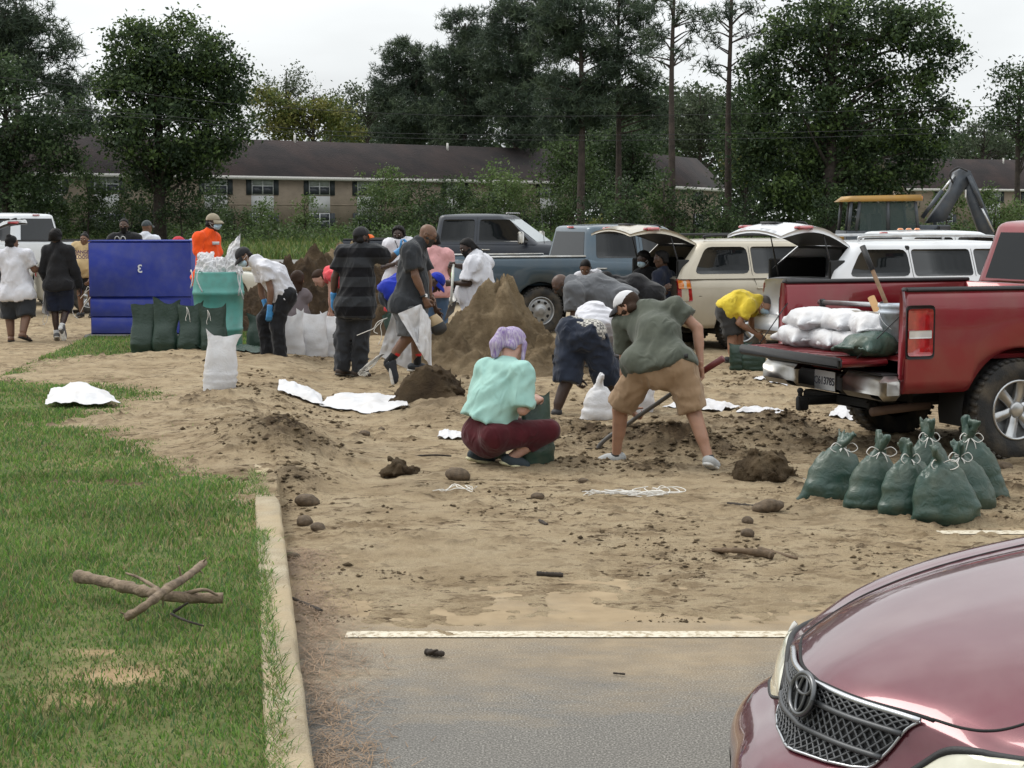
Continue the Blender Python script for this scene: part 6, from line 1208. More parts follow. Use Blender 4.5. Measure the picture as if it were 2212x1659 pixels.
            S = SDF(); S.cone(H+fd*.03+fu*.03, T-fd*.04+fu*.018, .032*g, .018*g, k=.02, flat=(sd, 1.3)); S.cone(A, H+fd*.09+fu*.03, .034*g, .03*g, k=.03)
            for j in range(5): o = (j-2)*.016; S.cone(T-fd*.05+fu*.016+sd*o, T-fd*(.008+.006*abs(j-1))+fu*.012+sd*o, .009, .0075, k=.006)
            V, F = S.mesh(.008); mk('foot', V, F, skm, root)
            if flop:
                S = SDF(); S.cone(H+fd*.03-fu*.006, T-fd*.035-fu*.006, .045*g, k=.005, flat=(fu, .25)); V, F = S.mesh(.007); fo = mk('sandal', V, F, flop, root); b = MB()
                b.tube(smooth_curve([H+fd*.13+sd*.045, H+fd*.15+sd*.03+fu*.045, H+fd*.15-sd*.03+fu*.045, H+fd*.13-sd*.045], 9), .008, 6); b.build('strap', flop, fo)
        if sock: S = SDF(); S.cone(A-fu*.02, A+unit(W['k'+q]-A)*sock[1], .040*g, .045*g, k=.01, cuts=[(A+unit(W['k'+q]-A)*sock[1], W['k'+q]-A)]); V, F = S.mesh(.009); mk('sock', V, F, sock[0], root)
    # --- hair, beard, cap, mask
    g_ = hg
    if hair:
        hm, st = hair[0], hair[1]; S = SDF(); th = hair[2] if len(hair) > 2 else .010
        cut = [(P(0, .058, .066), R[1]*.85-R[2]*.6)]
        if st != 'none': S.ell(P(0, -.012, .032), np.array((.075, .098, .086))*g_+th, R, k=.01, cuts=cut+[(P(0, 0, -.045), -R[2]+R[1]*.35)]); S.cone(P(-.05, -.05, -.035), P(.05, -.05, -.035), .040*g_+th*.6, k=.02, cuts=[(P(0, 0, -.06), -R[2]), (P(0, .01, 0), R[1])])
        fn = None; nf = hair[3] if len(hair) > 3 else None
        if st == 'afro': fn = lambda X: .010*vnoise(X*70, 3)
        if st == 'bun': S.ell(P(0, -.055, .115), np.array((.042, .042, .036))*g_, R, k=.012)
        if st == 'long': S.cone(P(0, -.05, .0), P(0, -.05, -.19), .078*g_, .06*g_, k=.03, flat=(R[1], .7)); S.cone(P(-.06, -.01, .0), P(-.07, -.02, -.15), .035, .02, k=.02); S.cone(P(.06, -.01, .0), P(.07, -.02, -.15), .035, .02, k=.02)
        if nf: nf(S, P, R)
        if st in ('long', 'tail'): fn = lambda X: .0035*vnoise(X@np.stack([R[0]*120, R[1]*120, R[2]*14], 1), 5)
        V, F = S.mesh(.0075*lod, noise=fn); Q.hair = mk('hair', V, F, hm, root)
    if beard:
        S = SDF(); S.cone(P(0, .045, -.040), P(0, .055, -.092-beard[1]), .060*g_, .040*g_, k=.02, cuts=[(P(0, 0, -.034), R[2]-R[1]*.15)]); S.cone(P(-.058, .015, -.03), P(.058, .015, -.03), .022, k=.02, cuts=[(P(0, 0, -.015), R[2])])
        S.cone(P(-.024, .098, -.043), P(.024, .098, -.043), .0075, k=.006)
        S.ell(P(0, .104, -.057), (.018, .014, .007), R, k=.004, op='sub'); V, F = S.mesh(.007*lod, noise=lambda X: .004*vnoise(X*90, 2)); mk('beard', V, F, beard[0], root)
    if cap:
        S = SDF(); tilt = R[2]*1.0-R[1]*.12; S.ell(P(0, -.008, .034), np.array((.083, .107, .098))*g_, R, k=.01, cuts=[(P(0, 0, .030), -tilt)])
        if cap.get('back'): S.ell(P(0, -.10, .058), np.array((.045, .03, .018))*g_, R, k=.004, op='sub')
        V, F = S.mesh(.007*lod); co = mk('cap', V, F, cap['m'], root); S = SDF()
        S.ell(P(0, 0, .112+.018), (.008, .008, .006), R); V, F = S.mesh(.004); mk('button', V, F, cap.get('btn', cap['m']), co)
        a = np.linspace(-1.15, 1.15, 17); pts = []
        for rr, zz in ((.0, .0), (.45, .004), (.8, -.002), (1.0, -.010)):
            for t in a: pts.append(P(math.sin(t)*(.080+.012*rr), math.cos(t)*.098+rr*.068*max(0, math.cos(t*1.2))**.8, .036+zz*1.2-.020*rr-.014*(math.sin(t)**2)*rr))
        pts = np.array(pts).reshape(4, 17, 3); top_ = pts+R[2]*.003; bt = pts-R[2]*.003; V = np.concatenate([top_.reshape(-1, 3), bt.reshape(-1, 3)]); f1 = gridfaces(4, 17); Fz = [f1, f1[:, ::-1]+68]
        rim = np.array([[51+j, 51+j+1, 68+51+j+1, 68+51+j] for j in range(16)]); Fz.append(rim); mk('brim', V, Fz, cap.get('brim', cap['m']), co)
    if mask:
        mm = mat('surgical_mask', (.42, .56, .66), .85, var=.05, scale=20, bump=.3, bscale=60); S = SDF(); S.ell(P(0, .052, -.043), np.array((.064, .066, .056))*g_, R, k=.01, cuts=[(P(0, .038, 0), -R[1]), (P(0, .05, -.002), R[2])]); S.cone(P(0, .10, -.002), P(0, .118, -.026), .014, .02, k=.012, cuts=[(P(0, .05, -.0), R[2])])
        pl = lambda X: -.0016*np.sin(((X-hc)@R[2])*420); V, F = S.mesh(.006*lod, noise=pl); mo = mk('face_mask', V, F, mm, root)
        for s in (-1, 1):
            for z in (-.012, -.07): b = MB(); b.tube(smooth_curve([P(.058*s, .055, z), P(.074*s, .02, z*.7), P(.082*s, -.02, .0)], 8), .0018, 5); b.build('ear_loop', mat('elastic', (.8, .8, .8), .8), mo)
    if eyes:
        for s in (-1, 1):
            S = SDF(); S.ell(P(.031*s, .0885, .009), np.array((.0115, .0115, .0065))*g_, R); V, F = S.mesh(.004); eo = mk('eye', V, F, mat('eye_white', (.62, .58, .54), .3), Q.body); S = SDF(); S.ell(P(.031*s, .099, .009), np.array((.0045, .003, .0045))*g_, R); V, F = S.mesh(.0025); mk('iris', V, F, mat('iris', (.012, .008, .006), .2), Q.body)
            b = MB(); b.tube([P(.017*s, .094, .030), P(.033*s, .093, .035), P(.047*s, .080, .028)], .0035, 5); b.build('eyebrow', mat('hair_black', (.012, .011, .011), .55, bump=.5, bscale=80), Q.body)
    return Q

def std(px, Y, H, yaw=0.0, arms=0.0, over=None):
    """a standing figure; yaw 0 looks away from the camera, PI towards it"""
    x = at(px, HORZ, Y)[0]; f = np.array((math.sin(yaw), math.cos(yaw), 0)); r = np.array((math.cos(yaw), -math.sin(yaw), 0)); h = H/1.78; o = np.array((x, Y, 0.)); u = np.array((0, 0, 1.))
    if r[0] < 0: r = -r
    P = lambda a, b, c: o+(r*a+f*b+u*c)*h
    W = dict(hd=P(0, .03, 1.655), nk=P(0, -.02, 1.50), sa=P(-.185, 0, 1.43), sb=P(.185, 0, 1.43), ea=P(-.235, -.02, 1.13), eb=P(.235, -.02, 1.13), wa=P(-.22, .10+arms, .90+arms), wb=P(.22, .10+arms, .90+arms),
             pa=P(-.095, 0, .93), pb=P(.095, 0, .93), ka=P(-.11, .03, .49), kb=P(.11, .02, .49), aa=P(-.12, -.02, .09), ab=P(.12, -.03, .09), ta=P(-.14, .18, .02), tb=P(.14, .17, .02))
    if over: W.update({k: (at(v[0], v[1], Y+v[2]) if isinstance(v, tuple) else v) for k, v in over.items()})
    return W, f
HB = mat('hair_black', (.012, .011, .011), .55, bump=.5, bscale=80)
WHITE_SOLE = mat('sole_white', (.62, .62, .60), .6, dirt=((.35, .27, .17), .6, 30)); BLACK_SOLE = mat('sole_black', (.02, .02, .02), .7, dirt=((.28, .21, .13), .5, 30))
def XY(o, s): return lambda x, y, d=0.0: (o[0]+s*x, o[1]+s*y, d)
k5 = XY((932.6, 630.9), .2976)
def people_front():
    # man digging
    olive = cloth('olive', (.098, .108, .085), col2=(.062, .070, .055)); khaki = cloth('khaki', (.33, .225, .14), col2=(.27, .18, .108))
    d = person('man in olive tee and khaki shorts bent over a shovel, white cap on', 12.8, dict(
        hd=k5(1420, 112, .38), nk=k5(1530, 130, .34), sa=k5(1395, 225, .40), sb=k5(1765, 115, .26), ea=k5(1405, 600, .52), eb=k5(1930, 265, .20), wa=k5(1440, 850, .55), wb=k5(1952, 535, .12),
        ws=k5(1640, 320, .14), pa=k5(1535, 555, .08), pb=k5(1805, 555, -.02), ka=k5(1365, 850, .22), kb=k5(1905, 885, -.05), aa=k5(1340, 1195, .34), ab=k5(2015, 1220, -.18), ta=k5(1185, 1262, .36), tb=k5(2078, 1318, .0)),
        sk='tan', hf=(-.80, .35, -.50), tf=(-.1, .75, -.65), hu=(-.3, .2, .9), vox=.013, wide=1.0,
        top=dict(m=olive, sleeve=.52, hem=.035, hemw=1.06, loose=.018, fold=.009, ff=7), bot=dict(m=khaki, len=.92, loose=.03, name='shorts', fold=.008, rise=.05), shoes=(mat('shoe_grey', (.42, .43, .43), .8, bump=.6, bscale=150), WHITE_SOLE),
        hair=(mat('hair_brown', (.035, .02, .013), .6, bump=.5, bscale=90), 'short', .008), beard=(mat('hair_brown', (.035, .02, .013)), .0), cap=dict(m=cloth('cap_white', (.62, .62, .64)), brim=cloth('cap_dark', (.03, .03, .035)), back=True), hands=(1.15, 1.15), g=.99,
        hdir=dict(a=(.55, .2, -.6), b=(.1, .1, -1)), palm=dict(a=(.5, -.3, .6), b=(-.8, -.3, .1)), sock=(cloth('sock_dark', (.03, .03, .03)), .03))
    # squatting woman
    mint = cloth('mint', (.37, .60, .54), col2=(.30, .52, .47)); wine = cloth('wine', (.085, .012, .018), col2=(.055, .008, .012), weave=.15)
    lav = mat('hair_lavender', (.52, .47, .56), .5, var=.1, scale=26, col2=(.24, .16, .38), stretch=(3, 3, .5), bump=.6, bscale=60)
    def tail(S, P, R):
        S.cone(P(-.0, -.09, .045), P(.0, -.125, .04), .034, .03, k=.02); S.cone(P(.0, -.125, .045), P(-.01, -.135, -.06), .040, .052, k=.02); S.cone(P(-.01, -.135, -.06), P(-.01, -.12, -.135), .050, .030, k=.02)
        S.cone(P(.075, .05, .02), P(.085, .07, -.10), .022, .014, k=.02); S.cone(P(-.075, .05, .02), P(-.085, .07, -.09), .022, .014, k=.02)
    w = person('squatting woman with lavender ponytail, mint tee and wine leggings filling a green bag', 12.85, dict(
        hd=k5(590, 378, .10), nk=k5(560, 520, .03), sa=k5(395, 570, .08), sb=k5(655, 600, -.08), ea=k5(335, 810, .15), eb=k5(660, 855, -.16), wa=k5(600, 790, .34), wb=k5(745, 790, .02), ws=k5(455, 800, .0),
        pa=k5(350, 1030, .10), pb=k5(480, 1045, -.10), ka=k5(720, 985, .30), kb=k5(850, 1005, .02), aa=k5(350, 1185, .16), ab=k5(565, 1210, -.02), ta=k5(470, 1262, .20), tb=k5(722, 1303, .0)),
        sk='pale', hf=(.72, .48, -.42), tf=(.85, .5, -.1), hu=(.2, .25, .95), vox=.013, wide=1.12, g=1.0, belly=0.0, legw=1.18,
        top=dict(m=mint, sleeve=.95, hem=.0, loose=.024, fold=.010, ff=8, hemp=k5(415, 930, .0)), bot=dict(m=wine, len=1.55, loose=.004, fold=.003, name='leggings', rise=.12, cuff=.045), shoes=(mat('shoe_slate', (.035, .05, .06), .8, bump=.5, bscale=150), mat('sole_yellow', (.55, .52, .33), .7)),
        hair=(lav, 'tail', .013, tail), hands=(1.2, 1.2), palm=dict(a=(.5, -.5, 0), b=(-.3, .3, -.8)))
    return d, w
DIG, SQUAT = people_front()
k1 = XY((0, 428), .2645); k2 = XY((493.7, 428), .2645); k3 = XY((987.5, 428), .29761); k4 = XY((1536, 329.2), .30556); k8 = XY((630.9, 466.3), .2315)
WTEE = cloth('white_tee', (.60, .60, .64), var=.05); BLACKC = cloth('black', (.014, .014, .016)); NAVY = cloth('navy', (.012, .016, .032)); CHAR = cloth('charcoal', (.030, .033, .038)); GREY = cloth('grey', (.105, .11, .12)); JEAN = cloth('jean', (.026, .034, .055), col2=(.013, .017, .029), scale=5)
BLACKJ = cloth('black_jean', (.017, .018, .021), col2=(.010, .010, .012)); GLOVE = mat('glove_blue', (.05, .24, .52), .45, bump=.4, bscale=40); SHOE_B = mat('shoe_black', (.018, .018, .02), .6, bump=.3); SHOE_W = mat('shoe_white', (.55, .55, .53), .6); BOOT = mat('boot_brown', (.045, .03, .022), .65, bump=.4)
def ramp_pattern(stops, axis=2, base=None):
    def fn(nt, p, tc):
        N = nt.nodes.new; L = nt.links.new; sp_ = N('ShaderNodeSeparateXYZ'); L(tc.outputs['Object'], sp_.inputs[0]); mr = N('ShaderNodeMapRange'); L(sp_.outputs[axis], mr.inputs[0]); mr.inputs[1].default_value = base[0]; mr.inputs[2].default_value = base[1]
        cr = N('ShaderNodeValToRGB'); cr.color_ramp.interpolation = 'CONSTANT'; e = cr.color_ramp.elements
        while len(e) < len(stops): e.new(.5)
        for i, (q, c) in enumerate(stops): e[i].position = q; e[i].color = c4(c)
        L(mr.outputs[0], cr.inputs[0]); L(cr.outputs[0], p.inputs['Base Color'])
    return fn
def people_rest():
    out = {}
    # --- left group
    out['tee'] = person('heavy woman in white tee, dark shorts and sandals walking away, hair in a bun', 26.1, dict(hd=k1(98, 368), nk=k1(85, 425), sa=k1(10, 475), sb=k1(222, 470), ea=k1(-35, 600), eb=k1(282, 585, .05), wa=k1(-45, 720, .1), wb=k1(335, 575, .25), ws=k1(125, 650), pa=k1(75, 800), pb=k1(210, 800), ka=k1(80, 985, .03), kb=k1(215, 970, -.08), aa=k1(90, 1130, 0), ab=k1(190, 1105, -.22), ta=k1(92, 1168, .2), tb=k1(248, 1160, -.02)),
        g=1.22, sk='brown', hf=(.65, .72, 0), top=dict(m=WTEE, sleeve=.75, hem=.05, loose=.014, fold=.010), bot=dict(m=CHAR, len=.98, loose=.03, name='shorts'), hair=(HB, 'bun', .010), flop=mat('sandal', (.02, .018, .018), .7), belly=.3, hh=.95, vox=.02)
    out['blk'] = person('man in black long-sleeved top and navy shorts walking away with a white bag', 26.2, dict(hd=k1(458, 318), nk=k1(460, 385), sa=k1(380, 432), sb=k1(562, 432), ea=k1(352, 595, .02), eb=k1(615, 600), wa=k1(385, 690, .2), wb=k1(650, 735, .08), ws=k1(475, 600), pa=k1(435, 725), pb=k1(535, 725), ka=k1(448, 925, .03), kb=k1(540, 915, .03), aa=k1(463, 1115, 0), ab=k1(503, 1060, -.18), ta=k1(463, 1168, .2), tb=k1(520, 1172, -.14)),
        sk='deep', hf=(.25, .95, 0), top=dict(m=BLACKC, sleeve=1.95, hem=.04, loose=.024), bot=dict(m=NAVY, len=.97, loose=.032, name='shorts'), shoes=(mat('shoe_grey2', (.12, .12, .125), .7), WHITE_SOLE), sock=(cloth('sock_white', (.6, .6, .6)), .07), hair=(HB, 'afro', .020), vox=.02)
    W, f = std(182, 32.6, 1.67, PI+.15, over=dict(hd=k1(690, 338, -.05), wa=k1(632, 640, -.25), wb=k1(735, 660, -.3)))
    out['beige'] = person('woman in beige printed tee and black shorts facing the camera beside the blue box', 32.6, W, sk='brown', hf=(-.1, -1, -.12), tf=f, g=1.1, top=dict(m=cloth('beige', (.50, .37, .20)), sleeve=.6, hem=.08, loose=.03), bot=dict(m=BLACKC, len=.8, loose=.03, name='shorts'), hair=(HB, 'bun', .007), shoes=(SHOE_B, BLACK_SOLE), eyes=True, vox=.022, belly=.2)
    W, f = std(268, 30.3, 1.90, PI-.1); out['beard'] = person('bearded man in black printed tee standing behind the blue box', 30.3, W, sk='dark', hf=(.05, -1, -.05), tf=f, g=1.12, top=dict(m=BLACKC, sleeve=.7, hem=.1, loose=.03), bot=dict(m=BLACKJ, len=1.9), hair=(HB, 'short', .006), beard=(HB, .01), shoes=(SHOE_B, BLACK_SOLE), eyes=True, vox=.022)
    W, f = std(315, 31.5, 1.86, .5); out['wcap'] = person('man in white shirt and grey cap seen from behind, beyond the blue box', 31.5, W, sk='brown', hf=(.6, .8, 0), tf=f, g=1.1, top=dict(m=cloth('white_shirt', (.58, .60, .66)), sleeve=.8, hem=.1, loose=.03), bot=dict(m=CHAR, len=1.9), cap=dict(m=cloth('cap_grey', (.06, .07, .075))), shoes=(SHOE_B, BLACK_SOLE), vox=.022)
    W, f = std(381, 29.5, 1.53, PI*.5); out['redcap'] = person('person whose red hat just shows over the blue box', 29.5, W, sk='brown', hf=(.9, -.2, -.5), tf=f, top=dict(m=CHAR), bot=dict(m=BLACKJ, len=1.9), cap=dict(m=cloth('cap_red', (.45, .035, .05))), shoes=(SHOE_B, BLACK_SOLE), vox=.024, hh=1.25)
    W, f = std(411, 29.0, 1.53, PI*.5); out['bluecap'] = person('person whose pale cap just shows beside the orange coverall', 29.0, W, sk='brown', hf=(.9, -.2, -.5), tf=f, top=dict(m=CHAR), bot=dict(m=BLACKJ, len=1.9), cap=dict(m=cloth('cap_pale', (.45, .55, .7))), shoes=(SHOE_B, BLACK_SOLE), vox=.024)
    OR = cloth('orange', (.80, .085, .012), var=.12)
    W, f = std(448, 24.2, 1.97, PI*.62, over=dict(hd=k1(1742, 200), nk=k1(1715, 285), sa=k1(1625, 330, -.12), sb=k1(1752, 335, .12), ea=k1(1620, 440, -.16), wa=k1(1675, 530, -.28), eb=k1(1778, 440, .1), wb=k1(1745, 545, -.05)))
    out['orange'] = person('man in orange coverall, khaki cap and face mask behind the teal barrel', 24.2, W, sk='deep', hf=(.93, -.35, -.08), tf=(.6, -.8, 0), top=dict(m=OR, sleeve=1.9, hem=.1, loose=.028, name='coverall_top'), bot=dict(m=OR, len=1.9, loose=.03, name='coverall_legs'), hair=(HB, 'short', .005), cap=dict(m=cloth('cap_khaki', (.30, .26, .19))), mask=True, shoes=(BOOT, BLACK_SOLE), vox=.018)
    # --- men at the white bags
    out['vneck'] = person('man in white v-neck and black jeans bending over, blue gloves, mask and dark cap', 21.8, dict(hd=k2(128, 480, .0), nk=k2(212, 508, 0), sa=k2(255, 560, .17), sb=k2(305, 570, -.17), ea=k2(268, 770, .22), eb=k2(345, 755, -.2), wa=k2(300, 865, .18), wb=k2(335, 915, -.2), ws=k2(390, 640), pa=k2(430, 810, .1), pb=k2(455, 815, -.08), ka=k2(285, 985, .12), kb=k2(395, 1050, -.12), aa=k2(318, 1285, .1), ab=k2(435, 1340, -.12), ta=k2(250, 1350, .05), tb=k2(300, 1390, -.12)),
        sk='brown', hf=(-.62, -.38, -.68), hu=(-.6, -.1, .8), tf=(-.75, 0, -.6), top=dict(m=WTEE, sleeve=.6, hem=.02, loose=.022, fold=.013), bot=dict(m=BLACKJ, len=1.95, loose=.022, fold=.010, rise=.06), hair=(HB, 'short', .005), cap=dict(m=cloth('cap_black', (.022, .022, .024))), mask=True, gloves=(GLOVE, 'ab'), shoes=(SHOE_B, WHITE_SOLE), vox=.015, hands=(.5, .5))
    out['brownhair'] = person('woman with long brown hair in grey tee kneeling behind the white bags', 23.6, dict(hd=k2(565, 665), nk=k2(555, 750), sa=k2(492, 790), sb=k2(622, 795), ea=k2(478, 910, .05), eb=k2(632, 900, .05), wa=k2(520, 980, .3), wb=k2(630, 990, .25), pa=k2(515, 1020), pb=k2(590, 1020), ka=k2(500, 1200, .32), kb=k2(610, 1200, .32), aa=k2(505, 1235, -.02), ab=k2(605, 1235, -.02), ta=k2(500, 1262, .0), tb=k2(610, 1262, .0)),
        sk='tan', hf=(.35, .9, -.25), top=dict(m=cloth('taupe', (.135, .112, .118)), sleeve=.45, hem=.06), bot=dict(m=CHAR, len=1.9), hair=(mat('hair_brunette', (.030, .016, .010), .5, bump=.5, bscale=70), 'long', .012), shoes=(SHOE_B, BLACK_SOLE), vox=.018)
    CORAL = cloth('coral', (.62, .07, .085))
    out['coral'] = person('person in coral tank top bending down behind the striped shirt', 23.9, dict(hd=k2(745, 655), nk=k2(800, 650), sa=k2(830, 610, .18), sb=k2(845, 640, -.18), ea=k2(840, 790, .18), eb=k2(840, 800, -.16), wa=k2(830, 930, .12), wb=k2(835, 930, -.1), pa=k2(1030, 680, .1), pb=k2(1030, 690, -.1), ka=k2(985, 950, .1), kb=k2(985, 960, -.1), aa=k2(1010, 1220, .1), ab=k2(1010, 1230, -.1), ta=k2(930, 1262, .1), tb=k2(930, 1268, -.1)),
        sk='pale', hf=(-.65, -.2, -.75), hu=(-.7, 0, .7), tf=(-.6, 0, -.8), top=dict(m=CORAL, sleeve=.12, hem=.05), bot=dict(m=JEAN, len=1.9), hair=(mat('hair_brown', (.035, .02, .013)), 'short', .008), shoes=(SHOE_B, BLACK_SOLE), vox=.018)
    st = []; A, B = (.030, .032, .036), (.006, .006, .008)
    for i in range(9): st.append((i/9, A if i % 2 == 0 else B))
    STR = cloth('striped', A, pattern=ramp_pattern(st, 2, (.64, 1.66)))
    FADE = cloth('faded_black', (.040, .043, .050), col2=(.016, .017, .020), scale=4)
    out['stripe'] = person('man in black and grey striped tee with orange-billed cap, arm held out, blue gloves', 20.2, dict(hd=k2(1088, 322), nk=k2(1078, 400), sa=k2(945, 452, .02), sb=k2(1200, 450, -.02), ea=k2(868, 645, .05), wa=k2(855, 820, .1), eb=k2(1310, 500, .10), wb=k2(1398, 425, .12), ws=k2(1055, 660), pa=k2(985, 890), pb=k2(1090, 890), ka=k2(935, 1130, .02), kb=k2(1080, 1135, 0), aa=k2(930, 1410, 0), ab=k2(1072, 1425, -.02), ta=k2(1000, 1460, .13), tb=k2(1175, 1482, .03)),
        sk='dark', hf=(.78, .6, 0), g=1.1, top=dict(m=STR, sleeve=.72, hem=.10, loose=.03, fold=.009), bot=dict(m=FADE, len=1.98, loose=.03, fold=.013), hair=(HB, 'short', .004), beard=(HB, 0), cap=dict(m=cloth('cap_black', (.022, .022, .024)), brim=cloth('brim_orange', (.85, .16, .03))), gloves=(GLOVE, 'ab'), shoes=(BOOT, BLACK_SOLE), vox=.015, hands=(.6, .9))
    W, f = std(862, 25.2, 1.84, PI+.1, over=dict(hd=k2(1388, 300), sa=k2(1315, 385), sb=k2(1470, 380), wa=k2(1370, 530, -.3), wb=k2(1430, 540, -.3)))
    out['lanyard'] = person('bearded man in white tee and red shorts standing behind, lanyard round his neck', 25.2, W, sk='deep', hf=(-.15, -.97, -.05), tf=f, g=1.08, top=dict(m=WTEE, sleeve=.75, hem=.14, loose=.03), bot=dict(m=cloth('red', (.5, .02, .03)), len=.95, loose=.03, name='shorts'), hair=(HB, 'afro', .026), beard=(HB, .03), shoes=(SHOE_B, WHITE_SOLE), eyes=True, vox=.02, hands=(1, 1))
    out['bald'] = person('bald man in charcoal tee and grey shorts striding right with empty sandbags', 19.4, dict(hd=k8(1268, 178), nk=k8(1185, 262), sa=k8(1165, 330, .19), sb=k8(1105, 335, -.19), ea=k8(1265, 560, .27), eb=k8(1150, 560, -.24), wa=k8(1290, 745, .24), wb=k8(1238, 770, -.2), ws=k8(1130, 590), pa=k8(1115, 850, .1), pb=k8(1085, 855, -.1), ka=k8(1165, 1140, .12), kb=k8(1085, 1130, -.10), aa=k8(1170, 1400, .16), ab=k8(905, 1370, -.10), ta=k8(1300, 1450, .16), tb=k8(935, 1590, -.10)),
        sk='brown', hf=(.88, -.12, -.42), hu=(.4, 0, .9), tf=(1, 0, 0), g=1.1, top=dict(m=CHAR, sleeve=.78, hem=.05, loose=.032, fold=.010), bot=dict(m=cloth('grey_jersey', (.13, .135, .145), col2=(.095, .10, .105)), len=.95, loose=.036, name='shorts'), hair=None, beard=(mat('beard_grey', (.05, .045, .042), .8), -.005), shoes=(mat('shoe_navy', (.012, .016, .024), .6, bump=.3), WHITE_SOLE), sock=(cloth('sock_black', (.012, .012, .013)), .14), hands=(1.0, 1.2), vox=.015)
    W, f = std(937, 24.3, 1.70, -.2); out['pink'] = person('woman in pink tee and blue jeans seen from behind the bald man', 24.3, W, sk='brown', hf=(-.2, .97, 0), tf=f, g=1.08, top=dict(m=cloth('pink', (.62, .33, .33)), sleeve=.6, hem=.08, loose=.03), bot=dict(m=cloth('blue_jean', (.075, .13, .22), col2=(.05, .09, .16)), len=1.95), hair=(HB, 'short', .012), shoes=(SHOE_B, WHITE_SOLE), vox=.02)
    ROY = cloth('royal', (.012, .028, .32), var=.2)
    out['royal'] = person('person in royal blue top and cap stooping behind the bald man', 21.6, dict(hd=k2(1690, 690), nk=k2(1590, 660), sa=k2(1545, 650, .18), sb=k2(1540, 680, -.18), ea=k2(1650, 800, .2), eb=k2(1640, 790, .0), wa=k2(1700, 920, .2), wb=k2(1690, 900, .1), ws=k2(1430, 700), pa=k2(1330, 790, .1), pb=k2(1330, 800, -.1), ka=k2(1400, 1010, .1), kb=k2(1390, 1020, -.05), aa=k2(1350, 1290, .1), ab=k2(1350, 1300, -.08), ta=k2(1430, 1340, .1), tb=k2(1430, 1345, -.08)),
        sk='dark', hf=(.6, -.3, -.72), hu=(.7, 0, .7), tf=(.7, 0, -.7), top=dict(m=ROY, sleeve=.8, hem=.05, loose=.03), bot=dict(m=JEAN, len=1.9), cap=dict(m=ROY), hair=(HB, 'short', .004), shoes=(SHOE_B, BLACK_SOLE), vox=.018, hh=1.05)
    def dreads(S, P, R):
        r = random.Random(4)
        for i in range(16):
            a = -1.2+2.4*i/15; x = math.sin(a)*.085; y = -.06-.03*math.cos(a); L = .22+r.random()*.12
            S.cone(P(x*.8, y*.9, .06), P(x*1.1, y-.03, -.06), .014, .013, k=.006); S.cone(P(x*1.1, y-.03, -.06), P(x*1.1+r.uniform(-.02, .02), y-.045, -.06-L), .013, .010, k=.004)
    out['dread'] = person('man with long dreadlocks in an oversized white tee holding a shovel upright', 22.9, dict(hd=k2(1950, 405), nk=k2(2020, 480), sa=k2(2000, 545, -.19), sb=k2(2085, 530, .17), ea=k2(1965, 695, -.22), wa=k2(1835, 695, -.12), eb=k2(1945, 565, .22), wb=k2(1845, 548, .05), ws=k2(2045, 720), pa=k2(2035, 900, -.1), pb=k2(2045, 900, .1), ka=k2(2010, 1090, -.1), kb=k2(2030, 1090, .1), aa=k2(2040, 1290, -.1), ab=k2(2060, 1290, .1), ta=k2(1960, 1325, -.1), tb=k2(1980, 1320, .1)),
        sk='deep', hf=(-.78, -.42, -.40), hu=(-.3, 0, .95), tf=(-.85, -.3, 0), g=1.15, belly=.2, top=dict(m=WTEE, sleeve=.85, hem=.22, loose=.04, fold=.014), bot=dict(m=NAVY, len=1, loose=.03, name='shorts'), hair=(HB, 'tail', .012, dreads), beard=(HB, .01), shoes=(SHOE_B, WHITE_SOLE), hands=(1.1, 1.1), eyes=True, vox=.017)
    # --- around the pickups
    out['stoop'] = person('person in white shirt stooping toward the camera in front of the blue-grey pickup', 25.4, dict(hd=k3(930, 505), nk=k3(945, 545, .15), sa=k3(885, 575, .15), sb=k3(1020, 560, .12), ea=k3(870, 700, .0), eb=k3(1060, 690, .0), wa=k3(890, 800, -.1), wb=k3(1020, 800, -.1), pa=k3(910, 640, .6), pb=k3(990, 640, .6), ka=k3(905, 830, .5), kb=k3(1000, 830, .5), aa=k3(900, 1000, .55), ab=k3(1000, 1000, .55), ta=k3(895, 1050, .42), tb=k3(1005, 1050, .42)),
        sk='brown', hf=(-.12, -.80, -.58), hu=(0, -.6, .8), tf=(0, -.5, -.8), top=dict(m=WTEE, sleeve=.7, hem=.05), bot=dict(m=CHAR, len=1.9), hair=(HB, 'short', .006), eyes=True, shoes=(SHOE_B, BLACK_SOLE), vox=.02)
    out['greyback'] = person('heavy balding man in grey tee and glasses bent double, seen from the side', 20.6, dict(hd=k3(752, 628), nk=k3(835, 618), sa=k3(860, 640, .22), sb=k3(850, 680, -.22), ea=k3(850, 860, .24), eb=k3(855, 850, -.22), wa=k3(890, 1020, .2), wb=k3(900, 1010, -.2), ws=k3(1010, 670), pa=k3(1190, 775, .12), pb=k3(1190, 790, -.12), ka=k3(1140, 1030, .15), kb=k3(1150, 1040, -.12), aa=k3(1190, 1250, .12), ab=k3(1190, 1260, -.12), ta=k3(1090, 1292, .12), tb=k3(1090, 1298, -.12)),
        sk='dark', hf=(-.72, -.22, -.66), hu=(-.75, 0, .65), tf=(-.45, 0, -.9), g=1.28, belly=.5, hh=1.05, top=dict(m=GREY, sleeve=.8, hem=.08, loose=.03, fold=.011), bot=dict(m=CHAR, len=1.9), beard=(mat('beard_grey', (.05, .045, .042)), -.01), shoes=(SHOE_B, BLACK_SOLE), vox=.018)
